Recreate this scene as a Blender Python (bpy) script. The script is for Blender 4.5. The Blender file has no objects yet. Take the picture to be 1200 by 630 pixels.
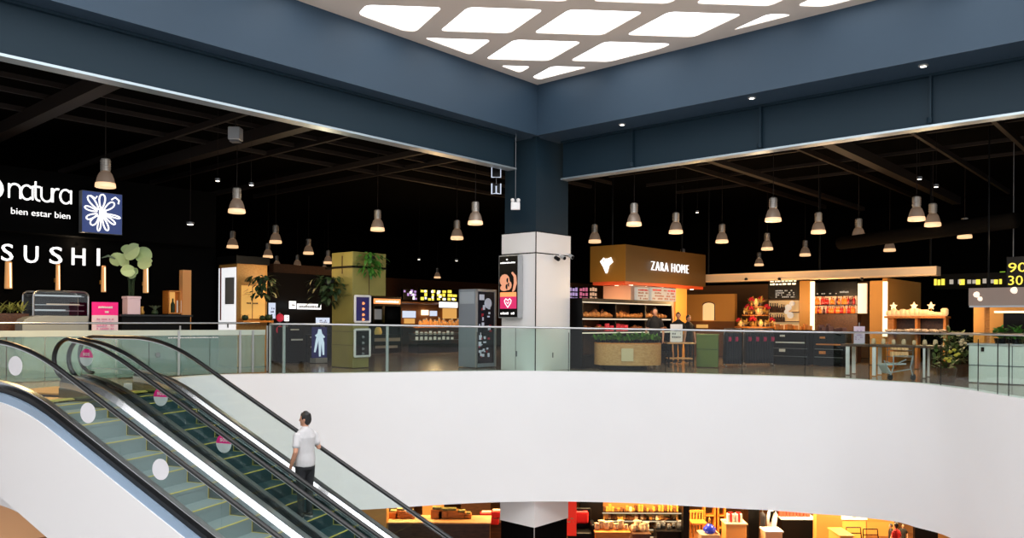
import bpy, bmesh, math, random
from mathutils import Vector, Matrix
random.seed(7)
C = bpy.context.scene.collection
PI = math.pi
# ------------------------------------------------------------------ camera frame
F, ROLL, EYE, HY = 930.0, 0.006, 1.35, 375.0
def ray(x, y):
    yy = y - ROLL*(x-600); xx = x + ROLL*(y-HY)
    return Vector(((xx-600)/F, 1.0, -(yy-HY)/F))
def at(x, y, D):                     # the place seen at (x, y) at distance D into the mall
    return ray(x, y)*D + Vector((0, 0, EYE))
def atz(x, y, Z):
    r = ray(x, y); return r*((Z-EYE)/r.z) + Vector((0, 0, EYE))
def projx(p):
    return 600 + p[0]/p[1]*F + ROLL*(-(p[2]-EYE)/p[1]*F)*-1
def solve(P, d, px):
    t = 0.0
    for _ in range(40):
        a = projx(P+d*t)-px; b = (projx(P+d*(t+1e-4))-px-a)/1e-4
        t -= a/b
    return t
Z3 = Vector((0, 0, 1))
U = Vector((.664, .747, 0)).normalized()       # the mall's two building axes
V = Vector((-.747, .664, 0)).normalized()
CN = Vector((.64, 21.1, 0))                    # the corner of the void
def uv(a, b, z=0): return CN + U*a + V*b + Vector((0, 0, z))

# ------------------------------------------------------------------ materials
def lin(c): return c/12.92 if c <= .04045 else ((c+.055)/1.055)**2.4
def S(r, g, b): return (lin(r/255), lin(g/255), lin(b/255), 1)
_m = {}
def mat(name, col, rough=.5, metal=0, emit=None, es=0, noise=None, spec=.5, coat=0):
    if name in _m: return _m[name]
    m = bpy.data.materials.new(name); m.use_nodes = True
    nt = m.node_tree; b = nt.nodes['Principled BSDF']
    b.inputs['Base Color'].default_value = col
    b.inputs['Roughness'].default_value = rough
    b.inputs['Metallic'].default_value = metal
    b.inputs['Specular IOR Level'].default_value = spec
    b.inputs['Coat Weight'].default_value = coat
    if emit:
        b.inputs['Emission Color'].default_value = emit
        b.inputs['Emission Strength'].default_value = es
    if noise:
        sc, amt, bump = noise
        tc = nt.nodes.new('ShaderNodeTexCoord'); n = nt.nodes.new('ShaderNodeTexNoise')
        n.inputs['Scale'].default_value = sc; n.inputs['Detail'].default_value = 4
        nt.links.new(tc.outputs['Object'], n.inputs['Vector'])
        r = nt.nodes.new('ShaderNodeValToRGB')
        r.color_ramp.elements[0].position = .3; r.color_ramp.elements[1].position = .7
        r.color_ramp.elements[0].color = tuple(c*(1-amt) for c in col[:3])+(1,)
        r.color_ramp.elements[1].color = tuple(min(1, c*(1+amt)) for c in col[:3])+(1,)
        nt.links.new(n.outputs['Fac'], r.inputs['Fac']); nt.links.new(r.outputs['Color'], b.inputs['Base Color'])
        if bump:
            bp = nt.nodes.new('ShaderNodeBump'); bp.inputs['Strength'].default_value = bump
            nt.links.new(n.outputs['Fac'], bp.inputs['Height']); nt.links.new(bp.outputs['Normal'], b.inputs['Normal'])
    _m[name] = m; return m
def wood(name, c1, c2, sc=(2, 14, 14), rough=.45):
    if name in _m: return _m[name]
    m = bpy.data.materials.new(name); m.use_nodes = True; nt = m.node_tree; b = nt.nodes['Principled BSDF']
    b.inputs['Roughness'].default_value = rough
    tc = nt.nodes.new('ShaderNodeTexCoord'); mp = nt.nodes.new('ShaderNodeMapping'); mp.inputs['Scale'].default_value = sc
    n = nt.nodes.new('ShaderNodeTexNoise'); n.inputs['Scale'].default_value = 2.2; n.inputs['Detail'].default_value = 5
    r = nt.nodes.new('ShaderNodeValToRGB'); r.color_ramp.elements[0].color = c1; r.color_ramp.elements[1].color = c2
    r.color_ramp.elements[0].position = .32; r.color_ramp.elements[1].position = .68
    nt.links.new(tc.outputs['Object'], mp.inputs['Vector']); nt.links.new(mp.outputs['Vector'], n.inputs['Vector'])
    nt.links.new(n.outputs['Fac'], r.inputs['Fac']); nt.links.new(r.outputs['Color'], b.inputs['Base Color'])
    _m[name] = m; return m
def glass(name, tint, refl=1.0, rough=.01, painted_reflection=0, gain=1.4):
    if name in _m: return _m[name]
    m = bpy.data.materials.new(name); m.use_nodes = True; nt = m.node_tree; nt.nodes.clear()
    o = nt.nodes.new('ShaderNodeOutputMaterial'); t = nt.nodes.new('ShaderNodeBsdfTransparent'); t.inputs['Color'].default_value = tint
    g = nt.nodes.new('ShaderNodeBsdfGlossy'); g.inputs['Roughness'].default_value = rough; g.inputs['Color'].default_value = (refl, refl, refl, 1)
    f = nt.nodes.new('ShaderNodeFresnel'); f.inputs['IOR'].default_value = 1.45
    mx = nt.nodes.new('ShaderNodeMixShader')
    ge = nt.nodes.new('ShaderNodeNewGeometry'); ma = nt.nodes.new('ShaderNodeMath'); ma.operation = 'SUBTRACT'; ma.inputs[0].default_value = 1
    mu = nt.nodes.new('ShaderNodeMath'); mu.operation = 'MULTIPLY'; mu2 = nt.nodes.new('ShaderNodeMath'); mu2.operation = 'MULTIPLY'; mu2.inputs[1].default_value = gain
    nt.links.new(ge.outputs['Backfacing'], ma.inputs[1]); nt.links.new(f.outputs['Fac'], mu2.inputs[0])
    nt.links.new(mu2.outputs[0], mu.inputs[0]); nt.links.new(ma.outputs[0], mu.inputs[1])
    nt.links.new(mu.outputs[0], mx.inputs['Fac']); nt.links.new(t.outputs[0], mx.inputs[1]); nt.links.new(g.outputs[0], mx.inputs[2])
    last = mx
    if painted_reflection:  # pale diffuse share painted in for the bright skylight reflected by the glass
        df = nt.nodes.new('ShaderNodeBsdfDiffuse'); df.inputs['Color'].default_value = S(190, 222, 214); last = nt.nodes.new('ShaderNodeMixShader'); last.inputs['Fac'].default_value = painted_reflection
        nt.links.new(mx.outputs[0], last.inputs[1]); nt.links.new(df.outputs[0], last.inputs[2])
    nt.links.new(last.outputs[0], o.inputs['Surface']); _m[name] = m; return m
def glow(name, col, s):
    return mat(name, (0.02, .02, .02, 1), .6, 0, col, s)

M = dict(
 plaster=mat('white_plaster', S(238, 238, 240), .75, noise=(.6, .012, 0)),
 clad=mat('white_cladding', S(236, 234, 234), .5),
 bulk=mat('slate_blue_paint', S(52, 70, 87), .5, spec=.25, noise=(.35, .06, 0)),
 beam=mat('slate_blue_steel', S(26, 45, 57), .55, spec=.2),  # darkened past the bulkhead paint; soffit shade is put into the colour
 flange=mat('pale_flange_edge', S(170, 185, 195), .35, .6),
 dark=mat('near_black_paint', S(7, 7, 7), .95, spec=.03),
 black=mat('black_lacquer', S(8, 8, 9), .4, spec=.15),
 soffit=mat('taupe_ceiling_paint', S(226, 214, 203), .8),
 brown=mat('dark_brown_steel', S(34, 27, 23), .6, spec=.3),
 tile=mat('polished_dark_tile', S(150, 132, 114), .16, noise=(1.5, .15, 0)),
 beige=mat('beige_stone', S(224, 221, 222), .3, noise=(2, .06, 0)),
 steel=mat('brushed_steel', S(190, 192, 195), .28, 1),
 bluesteel=mat('blue_tinted_steel', S(158, 180, 204), .3, .35),
 tealsteel=mat('dark_teal_steel', S(40, 62, 70), .22, .7),
 rubber=mat('black_rubber', S(16, 17, 19), .28),
 step=mat('grey_green_step_tread', S(128, 144, 146), .5, .2),
 stepd=mat('teal_black_step_tread', S(30, 62, 70), .45, .3),
 yellow=mat('yellow_edge_paint', S(190, 176, 84), .6),
 brass=mat('warm_brass_plate', S(214, 160, 76), .38, .4),  # warm reflections on the landing plates are put into this diffuse gold
 white=mat('white_panel', S(235, 233, 233), .35),
 grey=mat('mid_grey_metal', S(120, 122, 125), .4, .6),
 lgrey=mat('light_grey_metal', S(176, 178, 180), .4, .4),
 gold=mat('olive_gold_panel', S(150, 104, 26), .5),
 golddk=mat('dark_bronze_panel', S(82, 58, 20), .5),
 orange=mat('orange_red_soffit', S(205, 80, 40), .5),
 amber=mat('amber_wall', S(226, 160, 76), .6),
 olive=mat('olive_panel', S(140, 132, 70), .55, noise=(1.2, .12, 0)),
 olivecounter=mat('olive_green_panel', S(96, 112, 48), .5),
 cream=mat('cream_panel', S(228, 200, 160), .5),
 leaf=mat('green_leaf', S(64, 122, 40), .5, noise=(6, .3, 0)),
 paleleaf=mat('pale_green_leaf', S(196, 220, 160), .5),
 darkleaf=mat('dark_green_leaf', S(24, 52, 20), .6),
 pot=mat('pink_white_ceramic', S(232, 205, 215), .4),
 red=mat('red_fabric', S(205, 20, 26), .7),
 magenta=mat('magenta_print', S(245, 20, 135), .5),
 skin=mat('skin', S(198, 145, 118), .55),
 hair=mat('black_hair', S(22, 20, 21), .5),
 tshirt=mat('pale_grey_cotton', S(196, 194, 196), .85, noise=(9, .05, .25)),
 trousers=mat('charcoal_denim', S(30, 31, 36), .85),
 shoe=mat('dark_shoe', S(36, 30, 30), .5),
 sole=mat('pale_sole', S(190, 180, 175), .6),
 navy=mat('navy_screen', S(24, 28, 60), .2, 0, S(40, 36, 90), .6),
 blue=mat('cobalt_glaze', S(30, 50, 170), .25),
 w1=wood('light_oak', S(222, 170, 112), S(196, 138, 82)),
 w2=wood('dark_walnut', S(92, 58, 34), S(60, 36, 20)),
 w3=wood('honey_wood', S(224, 142, 56), S(200, 116, 40)),
)
G = dict(clear=glass('clear_glass', (.9, .95, .93, 1)), teal=glass('teal_glass', (.74, .86, .82, 1), painted_reflection=.22),
         bal=glass('balustrade_glass', (.86, .93, .9, 1), gain=.8), case=glass('display_glass', (.93, .95, .95, 1)))
L = dict(sky=glow('skylight_glow', (1, 1, 1, 1), 3.6), sign=glow('white_sign_glow', (1, .97, .95, 1), 1.6), bulb=glow('warm_bulb_glow', (1, .66, .36, 1), 12),
         warm=glow('warm_strip_glow', (1, .75, .45, 1), 2.2), amber=glow('amber_lit_panel', (1, .5, .13, 1), .75), yel=glow('yellow_sign_glow', (1, .78, .08, 1), 1.3),
         blue=glow('blue_lightbox_glow', S(48, 66, 120), 1.0), purple=glow('lilac_screen_glow', S(190, 150, 220), .9), orange=glow('orange_sign_glow', (1, .32, .1, 1), 1.4),
         pink=glow('pink_screen_glow', S(235, 30, 110), .9), peach=glow('peach_screen_glow', S(250, 170, 130), .9), cool=glow('cool_white_glow', S(225, 235, 255), .9),
         dot=glow('small_downlight_glow', (1, .9, .75, 1), 6), red=glow('red_lit_goods_glow', S(230, 60, 40), .8), green=glow('green_sign_glow', S(150, 200, 60), .8),
         paper=glow('lit_paper', S(240, 225, 205), .55))

# ------------------------------------------------------------------ objects
ORG = {}
def link(o): C.objects.link(o); return o
def tag(o, label, cat, group=None, kind=None):
    o['label'] = label; o['category'] = cat
    if group: o['group'] = group
    if kind: o['kind'] = kind
    return o
def thing(name, label, cat, loc, group=None, rotz=0):
    o = link(bpy.data.objects.new(name, None)); o.location = loc; o.rotation_euler = (0, 0, rotz)
    o.empty_display_size = .1
    ORG[o.name] = Vector(loc); tag(o, label, cat, group); return o
def obj(name, bm, m, parent=None, smooth=False, label=None, local=False, bevel=0, kind=None):
    me = bpy.data.meshes.new(name)
    o = bpy.data.objects.new(name, me)
    if parent is not None and not local:
        bmesh.ops.translate(bm, verts=bm.verts, vec=-ORG[parent.name])
    bmesh.ops.recalc_face_normals(bm, faces=bm.faces)
    bm.to_mesh(me); bm.free()
    for mm in (m if isinstance(m, (list, tuple)) else [m]): me.materials.append(mm)
    if smooth:
        me.polygons.foreach_set('use_smooth', [True]*len(me.polygons))
    link(o)
    if parent is not None:
        o.parent = parent; ORG[o.name] = ORG[parent.name]
    else: ORG[o.name] = Vector((0, 0, 0))
    if label: o['label'] = label
    if kind: o['kind'] = kind
    if bevel:
        b = o.modifiers.new('b', 'BEVEL'); b.width = bevel; b.segments = 2; b.limit_method = 'ANGLE'
    return o
def solo(name, bm, m, label, cat, group=None, **k):       # a thing that is one mesh, origin at its own middle
    c = Vector((0, 0, 0))
    for v in bm.verts: c += v.co
    c /= max(1, len(bm.verts)); c.z = min(v.co.z for v in bm.verts)
    bmesh.ops.translate(bm, verts=bm.verts, vec=-c)
    o = obj(name, bm, m, **k); o.location = c; ORG[o.name] = c; tag(o, label, cat, group); return o
def struct(name, bm, m, parent=None, **k):
    o = obj(name, bm, m, parent, **k); o['kind'] = 'structure'; return o
def dup(root, loc, label=None, group=None, rotz=None, scale=None):
    r = root.copy(); C.objects.link(r); r.location = loc
    if label: r['label'] = label
    if group: r['group'] = group
    if rotz is not None: r.rotation_euler = (0, 0, rotz)
    if scale: r.scale = scale if isinstance(scale, (tuple, list)) else (scale,)*3
    for ch in list(root.children):
        c = ch.copy(); C.objects.link(c); c.parent = r
        for g in list(ch.children):
            d = g.copy(); C.objects.link(d); d.parent = c
    return r
def B(): return bmesh.new()
def para(bm, P, a, b, c, mi=0):
    v = [bm.verts.new(P+a*i+b*j+c*k) for k in (0, 1) for j in (0, 1) for i in (0, 1)]
    for f in ((0, 2, 3, 1), (4, 5, 7, 6), (0, 1, 5, 4), (1, 3, 7, 5), (3, 2, 6, 7), (2, 0, 4, 6)):
        bm.faces.new([v[i] for i in f]).material_index = mi
    return bm
def box(bm, c, s, mi=0):
    c = Vector(c); s = Vector(s)
    return para(bm, c-s/2, Vector((s.x, 0, 0)), Vector((0, s.y, 0)), Vector((0, 0, s.z)), mi)
def ring(bm, c, x, y, rx, ry, n=12):
    return [bm.verts.new(c + x*(rx*math.cos(2*PI*i/n)) + y*(ry*math.sin(2*PI*i/n))) for i in range(n)]
def bridge(bm, a, b, mi=0):
    n = len(a)
    for i in range(n): bm.faces.new((a[i], a[(i+1) % n], b[(i+1) % n], b[i])).material_index = mi
def cap(bm, r, mi=0): bm.faces.new(r).material_index = mi
def tube(bm, pts, r, n=8, closed=False, mi=0):
    pts = [Vector(p) for p in pts]; N = len(pts)
    rs = r if isinstance(r, (list, tuple)) else [r]*N
    prev = None; up = None
    first = None
    for i, p in enumerate(pts):
        if closed: d = pts[(i+1) % N]-pts[i-1]
        else: d = pts[min(i+1, N-1)]-pts[max(i-1, 0)]
        d.normalize()
        if up is None: up = Vector((0, 0, 1)) if abs(d.z) < .9 else Vector((0, 1, 0))
        x = d.cross(up)
        if x.length < 1e-3: up = Vector((1, 0, 0)); x = d.cross(up)
        x.normalize(); y = x.cross(d).normalized(); up = y
        rg = ring(bm, p, x, y, rs[i], rs[i], n)
        if prev: bridge(bm, prev, rg, mi)
        else: first = rg
        prev = rg
    if closed: bridge(bm, prev, first, mi)
    else: cap(bm, first[::-1], mi); cap(bm, prev, mi)
    return bm
def lathe(bm, c, prof, n=16, mi=0):
    c = Vector(c); prev = None
    for (r, z) in prof:
        rg = ring(bm, c+Vector((0, 0, z)), Vector((1, 0, 0)), Vector((0, 1, 0)), max(r, 1e-4), max(r, 1e-4), n)
        if prev: bridge(bm, prev, rg, mi)
        else: cap(bm, rg[::-1], mi)
        prev = rg
    cap(bm, prev, mi); return bm
def prism(bm, poly, vec, mi=0):
    a = [bm.verts.new(Vector(p)) for p in poly]; b = [bm.verts.new(Vector(p)+vec) for p in poly]
    bm.faces.new(a[::-1]).material_index = mi; bm.faces.new(b).material_index = mi
    bridge(bm, a, b, mi); return bm
def ball(bm, c, r, n=8, sc=(1, 1, 1)):
    g = bmesh.ops.create_icosphere(bm, subdivisions=2, radius=1)
    for v in g['verts']: v.co = Vector(c)+Vector((v.co.x*r*sc[0], v.co.y*r*sc[1], v.co.z*r*sc[2]))
    return bm
_tc = {}
def textbm(s, left, xd, nrm, width=None, height=None, depth=.02, bm=None, thin=0, space=1):
    """lettering whose lower left corner is LEFT, running along XD, facing NRM"""
    cu = bpy.data.curves.new('t', 'FONT'); cu.body = s; cu.size = 1; cu.extrude = .5; cu.resolution_u = 3; cu.offset = thin; cu.space_character = space
    o = bpy.data.objects.new('t', cu); C.objects.link(o)
    dg = bpy.context.evaluated_depsgraph_get(); me = bpy.data.meshes.new_from_object(o.evaluated_get(dg))
    bpy.data.objects.remove(o); bpy.data.curves.remove(cu)
    xs = [v.co.x for v in me.vertices]; ys = [v.co.y for v in me.vertices]
    x0, y0, w, h = min(xs), min(ys), max(xs)-min(xs), max(ys)-min(ys)
    if width is None: width = w*height/h
    if height is None: height = h*width/w
    b2 = bm or B(); n0 = len(b2.verts)
    b2.from_mesh(me); b2.verts.ensure_lookup_table()
    for v in b2.verts[n0:]:
        v.co = left + xd*((v.co.x-x0)*width/w) + Z3*((v.co.y-y0)*height/h) + nrm*((v.co.z+.5)*depth)
    bpy.data.meshes.remove(me); return b2
def scribble(bm, P, xd, nrm, w, h, rows=1, fill=.75, depth=.012, chars=8, rnd=random):
    """rows of small blocks like lettering too small to read"""
    rh = h/rows
    for r in range(rows):
        x = 0
        while x < w*.98:
            cw = w/chars*rnd.uniform(.5, 1.1); cw = min(cw, w-x)
            hh = rh*.62*rnd.uniform(.7, 1)
            if rnd.random() < fill:
                para(bm, P+xd*x+Z3*(h-(r+1)*rh+rh*.15), xd*(cw*.72), nrm*depth, Z3*hh)
            x += cw
    return bm

# ================================================================== camera, world
cam = bpy.data.cameras.new('camera'); co = link(bpy.data.objects.new('camera', cam))
cam.sensor_width = 36; cam.lens = F/1200*36; cam.shift_y = (HY-315)/1200; cam.clip_end = 300
co.matrix_world = Matrix.Translation((0, 0, EYE)) @ Matrix.Rotation(PI/2, 4, 'X') @ Matrix.Rotation(ROLL, 4, 'Z')
sc = bpy.context.scene; sc.camera = co
sc.view_settings.view_transform = 'Standard'; sc.view_settings.look = 'None'; sc.view_settings.gamma = 1
sc.view_settings.use_curve_mapping = False; sc.view_settings.exposure = 0
w = bpy.data.worlds.new('daylight'); sc.world = w; w.use_nodes = True
w.node_tree.nodes['Background'].inputs['Color'].default_value = (.92, .96, 1, 1)
w.node_tree.nodes['Background'].inputs['Strength'].default_value = 1.05
try:
    sc.cycles.use_denoising = True; sc.cycles.max_bounces = 8; sc.cycles.transparent_max_bounces = 16; sc.cycles.sample_clamp_indirect = 4
    sc.cycles.caustics_reflective = False; sc.cycles.caustics_refractive = False
except Exception: pass
def area(name, loc, size, power, col, target, sy=None):
    l = bpy.data.lights.new(name, 'AREA'); l.energy = power; l.color = col; l.size = size
    if sy: l.shape = 'RECTANGLE'; l.size_y = sy
    o = link(bpy.data.objects.new(name, l)); o.location = loc
    o.rotation_euler = (Vector(target)-Vector(loc)).to_track_quat('-Z', 'Y').to_euler(); return o
def point(name, loc, power, col=(1, .62, .3), r=.15):
    l = bpy.data.lights.new(name, 'POINT'); l.energy = power; l.color = col; l.shadow_soft_size = r
    o = link(bpy.data.objects.new(name, l)); o.location = loc; return o

# ================================================================== the setting
TOP = [(206, 443), (240, 440), (280, 438.5), (400, 437), (560, 434.6), (630, 434.5), (740, 436.3), (850, 438.8), (960, 442), (1020, 445.5), (1070, 448.6), (1100, 451.8), (1130, 456), (1150, 459.5), (1175, 463.5), (1200, 468)]
BOT = [(206, 607), (300, 602), (423, 597), (520, 591), (588, 588), (660, 587.3), (747, 589.5), (860, 595.6), (900, 597.5), (955, 601.8), (1000, 605), (1050, 611), (1074, 617.7), (1110, 628)]
ZB = -3.455
def cr(pts, n):                                  # smooth curve through points
    out = []
    P = [2*pts[0]-pts[1]]+pts+[2*pts[-1]-pts[-2]]
    for i in range(1, len(P)-2):
        for k in range(n):
            t = k/n; a, b, c, d = P[i-1:i+3]
            out.append(.5*((2*b)+(c-a)*t+(2*a-5*b+4*c-d)*t*t+(3*b-a-3*c+d)*t**3))
    out.append(pts[-1]); return out
tp = [atz(x, y, 0) for x, y in TOP] + [Vector((8.75, 11.5, 0)), Vector((8.2, 8, 0)), Vector((7.2, 4, 0)), Vector((5, 0, 0))]
bp_ = [atz(x, y, ZB) for x, y in BOT] + [Vector((9.75, 16.2, ZB)), Vector((9.45, 14.2, ZB)), Vector((9.1, 11.5, ZB)), Vector((8.4, 8, ZB)), Vector((7.2, 4, ZB)), Vector((5, 0, ZB))]
tc_ = cr(tp, 8); bc_ = cr(bp_, 8)
def resample(c, n):
    ln = [0]
    for a, b in zip(c, c[1:]): ln.append(ln[-1]+(b-a).length)
    out = []
    for k in range(n+1):
        s = ln[-1]*k/n; i = max(0, min(len(c)-2, next((j for j in range(len(ln)-1) if ln[j+1] >= s-1e-9), len(c)-2)))
        t = (s-ln[i])/max(1e-9, ln[i+1]-ln[i]); out.append(c[i].lerp(c[i+1], t))
    return out
# edges matched by direction from the camera so that the face stays upright
def byx(c, x):
    for a, b in zip(c, c[1:]):
        if (a.x-x*a.y)*(b.x-x*b.y) <= 0 and a.y > 0:
            fa, fb = a.x-x*a.y, b.x-x*b.y
            return a.lerp(b, fa/(fa-fb) if fa != fb else 0)
    return None
front = []
NF = 110
for k in range(NF+1):
    px = 210+(1106-210)*k/NF; x = (px-600)/F
    a, b = byx(tc_, x), byx(bc_, x)
    front.append((a, b))
e0 = front[-1]
i0 = next(i for i, p in enumerate(tc_) if p.y < e0[0].y-.05 and p.x > 8)
j0 = next(i for i, p in enumerate(bc_) if p.y < e0[1].y-.05 and p.x > 8)
ta = resample([e0[0]]+tc_[i0:], 50); ba = resample([e0[1]]+bc_[j0:], 50)
front += list(zip(ta[1:], ba[1:]))
def outward(i):
    a = front[max(0, i-1)][0]; b = front[min(len(front)-1, i+1)][0]
    d = b-a; return Vector((-d.y, d.x, 0)).normalized()
# --- the curved white slab edge
bm = B(); prev = None
for i, (a, b) in enumerate(front):
    o = outward(i)*.3
    q = [bm.verts.new(p) for p in (a, b, b+o, a+o)]
    if prev:
        for k in range(4): bm.faces.new((prev[k], prev[(k+1) % 4], q[(k+1) % 4], q[k]))
    else: bm.faces.new(q)
    prev = q
bm.faces.new(prev[::-1])
wf = struct('wall_fascia', bm, M['plaster'], smooth=True); es_ = wf.modifiers.new('e', 'EDGE_SPLIT'); es_.split_angle = .6; wf['label'] = 'curved white slab edge around the void'
# --- escalator axes (shared with below)
T0 = Vector((-7.223, 11.717, 0)); ED = Vector((-.9369, .3496, 0)); EN = Vector((.3496, .9369, 0)); EM = .534
def esc(s, n, z): return T0 + ED*s + EN*n + Vector((0, 0, z))
# --- upper floor
bm = B()
poly = [p[0]+outward(i)*.29 for i, p in enumerate(front)]
poly = [esc(.5, -.35, 0), esc(.5, 3.1, 0)] + poly
poly += [Vector((30, 0, 0)), Vector((60, 20, 0)), Vector((40, 60, 0)), Vector((-40, 60, 0)), Vector((-45, 10, 0)), Vector((-9, 8, 0))]
for p in poly: p.z = -.02
prism(bm, poly, Vector((0, 0, -.4)))
for f in bm.faces: pass
struct('floor', bm, M['tile'])['label'] = 'polished dark floor of the upper gallery'
# lower level
bm = B(); box(bm, (0, 15, -6.3), (110, 110, .4)); struct('floor_lower', bm, M['beige'])
bm = B()
pl2 = [p[1]+outward(i)*.28 for i, p in enumerate(front)] + [Vector((40, 0, 0)), Vector((60, 60, 0)), Vector((-60, 60, 0)), Vector((-45, 26, 0)), Vector((-11, 23.5, 0))]
for p in pl2: p.z = ZB+.05
prism(bm, pl2, Vector((0, 0, .12))); struct('ceiling_lower', bm, M['dark'])
# --- bulkhead (two sides), its soffit, the beams under it
ZC, ZK = 7.605, 6.264
bm = B(); para(bm, uv(0, 0, ZK), -U*32, V*.3, Z3*(ZC-ZK+.4)); struct('wall_bulkhead_left', bm, M['bulk'])
bm = B(); para(bm, uv(0, 0, ZK), -V*32, U*.3, Z3*(ZC-ZK+.4)); struct('wall_bulkhead_right', bm, M['bulk'])
bm = B()
para(bm, uv(-32, .3, ZK), U*32.3, V*.75, Z3*.1)
para(bm, uv(.3, .3, ZK), -V*32.3, U*.85, Z3*.1)
struct('ceiling_soffit', bm, M['bulk'])
def ibeam(name, P, d, ln, n, z0, z1):
    bm = B()
    para(bm, P+Z3*z0+n*.10, d*ln, n*.05, Z3*(z1-z0))
    para(bm, P+Z3*(z1-.05), d*ln, n*.25, Z3*.05)
    o = struct(name, bm, M['beam'])
    bm = B(); para(bm, P+Z3*(z0-.045), d*ln, n*.3, Z3*.045)
    struct('bottom_flange', bm, M['flange'], o)
    return o
bl = ibeam('beam', uv(-.35, .42), -U, 31.6, V, 5.40, ZK)
br = ibeam('beam', uv(.95, -.05), -V, 31.6, U, 5.25, ZK)
bl['label'] = 'slate blue steel beam over the store row with the flower sign'; br['label'] = 'slate blue steel beam with stiffener plates'
bm = B()
# stiffeners on the right-hand beam
for px in (740, 890, 1089, 1345):
    P = uv(.95, 0, 0); t = solve(P+Z3*5.6, -V, px); Q = P - V*t
    bm2 = B(); para(bm2, Q+Z3*5.28-U*.02, -V*.04, U*.13, Z3*(ZK-5.32)); box(bm2, Q+Z3*5.34, (.07, .07, .1))
    struct('stiffener', bm2, M['beam'], br)
bm.free()
# --- skylight ceiling: taupe plate with rounded diamond openings, a glowing pane over each
def clip(poly, p, n):
    out = []
    for i, a in enumerate(poly):
        b = poly[(i+1) % len(poly)]; da = (a-p).dot(n); db = (b-p).dot(n)
        if da >= 0: out.append(a)
        if da*db < 0: out.append(a.lerp(b, da/(da-db)))
    return out
def rounded(poly, r, seg=5):
    out = []; N = len(poly)
    for i, p in enumerate(poly):
        a = poly[i-1]-p; b = poly[(i+1) % N]-p; la, lb = a.length, b.length; a.normalize(); b.normalize()
        q = min(r, la*.42, lb*.42)
        s, e = p+a*q, p+b*q
        for k in range(seg+1):
            t = k/seg; out.append(s.lerp(p, t).lerp(p.lerp(e, t), t))
    return out
c0 = Vector((-.5, 16.6, 0)); ga = Vector((2.03, .085, 0)); gb = Vector((.93, 1.83, 0)); e1 = Vector((1.52, .11, 0)); e2 = Vector((-.69, 1.33, 0))
holes = []
for j in range(-8, 4):
    for i in range(-9, 12):
        c = c0+ga*i+gb*j
        if c.y < 2.5: continue
        p = [c-e1/2-e2/2, c+e1/2-e2/2, c+e1/2+e2/2, c-e1/2+e2/2]
        p = clip(p, CN+V*-.32, -V)
        if len(p) >= 3: p = clip(p, CN+U*-.32, -U)
        if len(p) < 3: continue
        ar = abs(sum(p[k].x*p[(k+1) % len(p)].y-p[(k+1) % len(p)].x*p[k].y for k in range(len(p))))/2
        if ar < .1: continue
        # drop near-duplicate corners
        q = []
        for v in p:
            if not q or (v-q[-1]).length > .12: q.append(v)
        if (q[0]-q[-1]).length < .12: q.pop()
        if len(q) >= 3: holes.append(rounded(q, .16))
cu = bpy.data.curves.new('ceil', 'CURVE'); cu.dimensions = '2D'; cu.fill_mode = 'BOTH'; cu.extrude = .11
def spl(pts):
    s = cu.splines.new('POLY'); s.points.add(len(pts)-1); s.use_cyclic_u = True
    for k, p in enumerate(pts): s.points[k].co = (p.x, p.y, 0, 1)
spl([uv(0.02, 0.02), uv(-30, .02), uv(-30, -30), uv(.02, -30)])
for h in holes: spl(h)
tmp = link(bpy.data.objects.new('tmp', cu))
me = bpy.data.meshes.new_from_object(tmp.evaluated_get(bpy.context.evaluated_depsgraph_get()))
bpy.data.objects.remove(tmp)
ceil = link(bpy.data.objects.new('ceiling', me)); ceil.location.z = ZC+.11; ceil['kind'] = 'structure'; me.materials.clear(); me.materials.append(M['soffit'])
ceil['label'] = 'taupe ceiling plate pierced by rounded diamond skylights'
for k, h in enumerate(holes):
    c = sum(h, Vector())/len(h)
    bm = B(); prism(bm, [c+(p-c)*.995+Z3*(ZC+.02) for p in h], Z3*.03)
    struct('window_%d' % (k+1), bm, L['sky'])
bm = B(); para(bm, uv(.3, .3, ZC+.35), -U*30, -V*30, Z3*.1); struct('ceiling_roof', bm, M['soffit'])
# --- dark outer ceiling and back walls of the galleries
bm = B(); para(bm, uv(-34, 1.05, ZK+.05), U*70, V*30, Z3*.2); para(bm, uv(1.15, 1.05, ZK+.05), U*34, -V*36, Z3*.2)
struct('ceiling_gallery', bm, M['dark'])
bm = B(); para(bm, uv(-34, 24, -.2), U*70, V*.3, Z3*7); struct('wall_back_left', bm, M['dark'])
bm = B(); para(bm, uv(20, -36, -.2), V*60, U*.3, Z3*7); struct('wall_back_right', bm, M['dark'])
bm = B(); para(bm, uv(-34, 7.6, 3.9), U*23.5, V*.25, Z3*2.4); struct('wall_header_left', bm, M['dark'])
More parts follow.
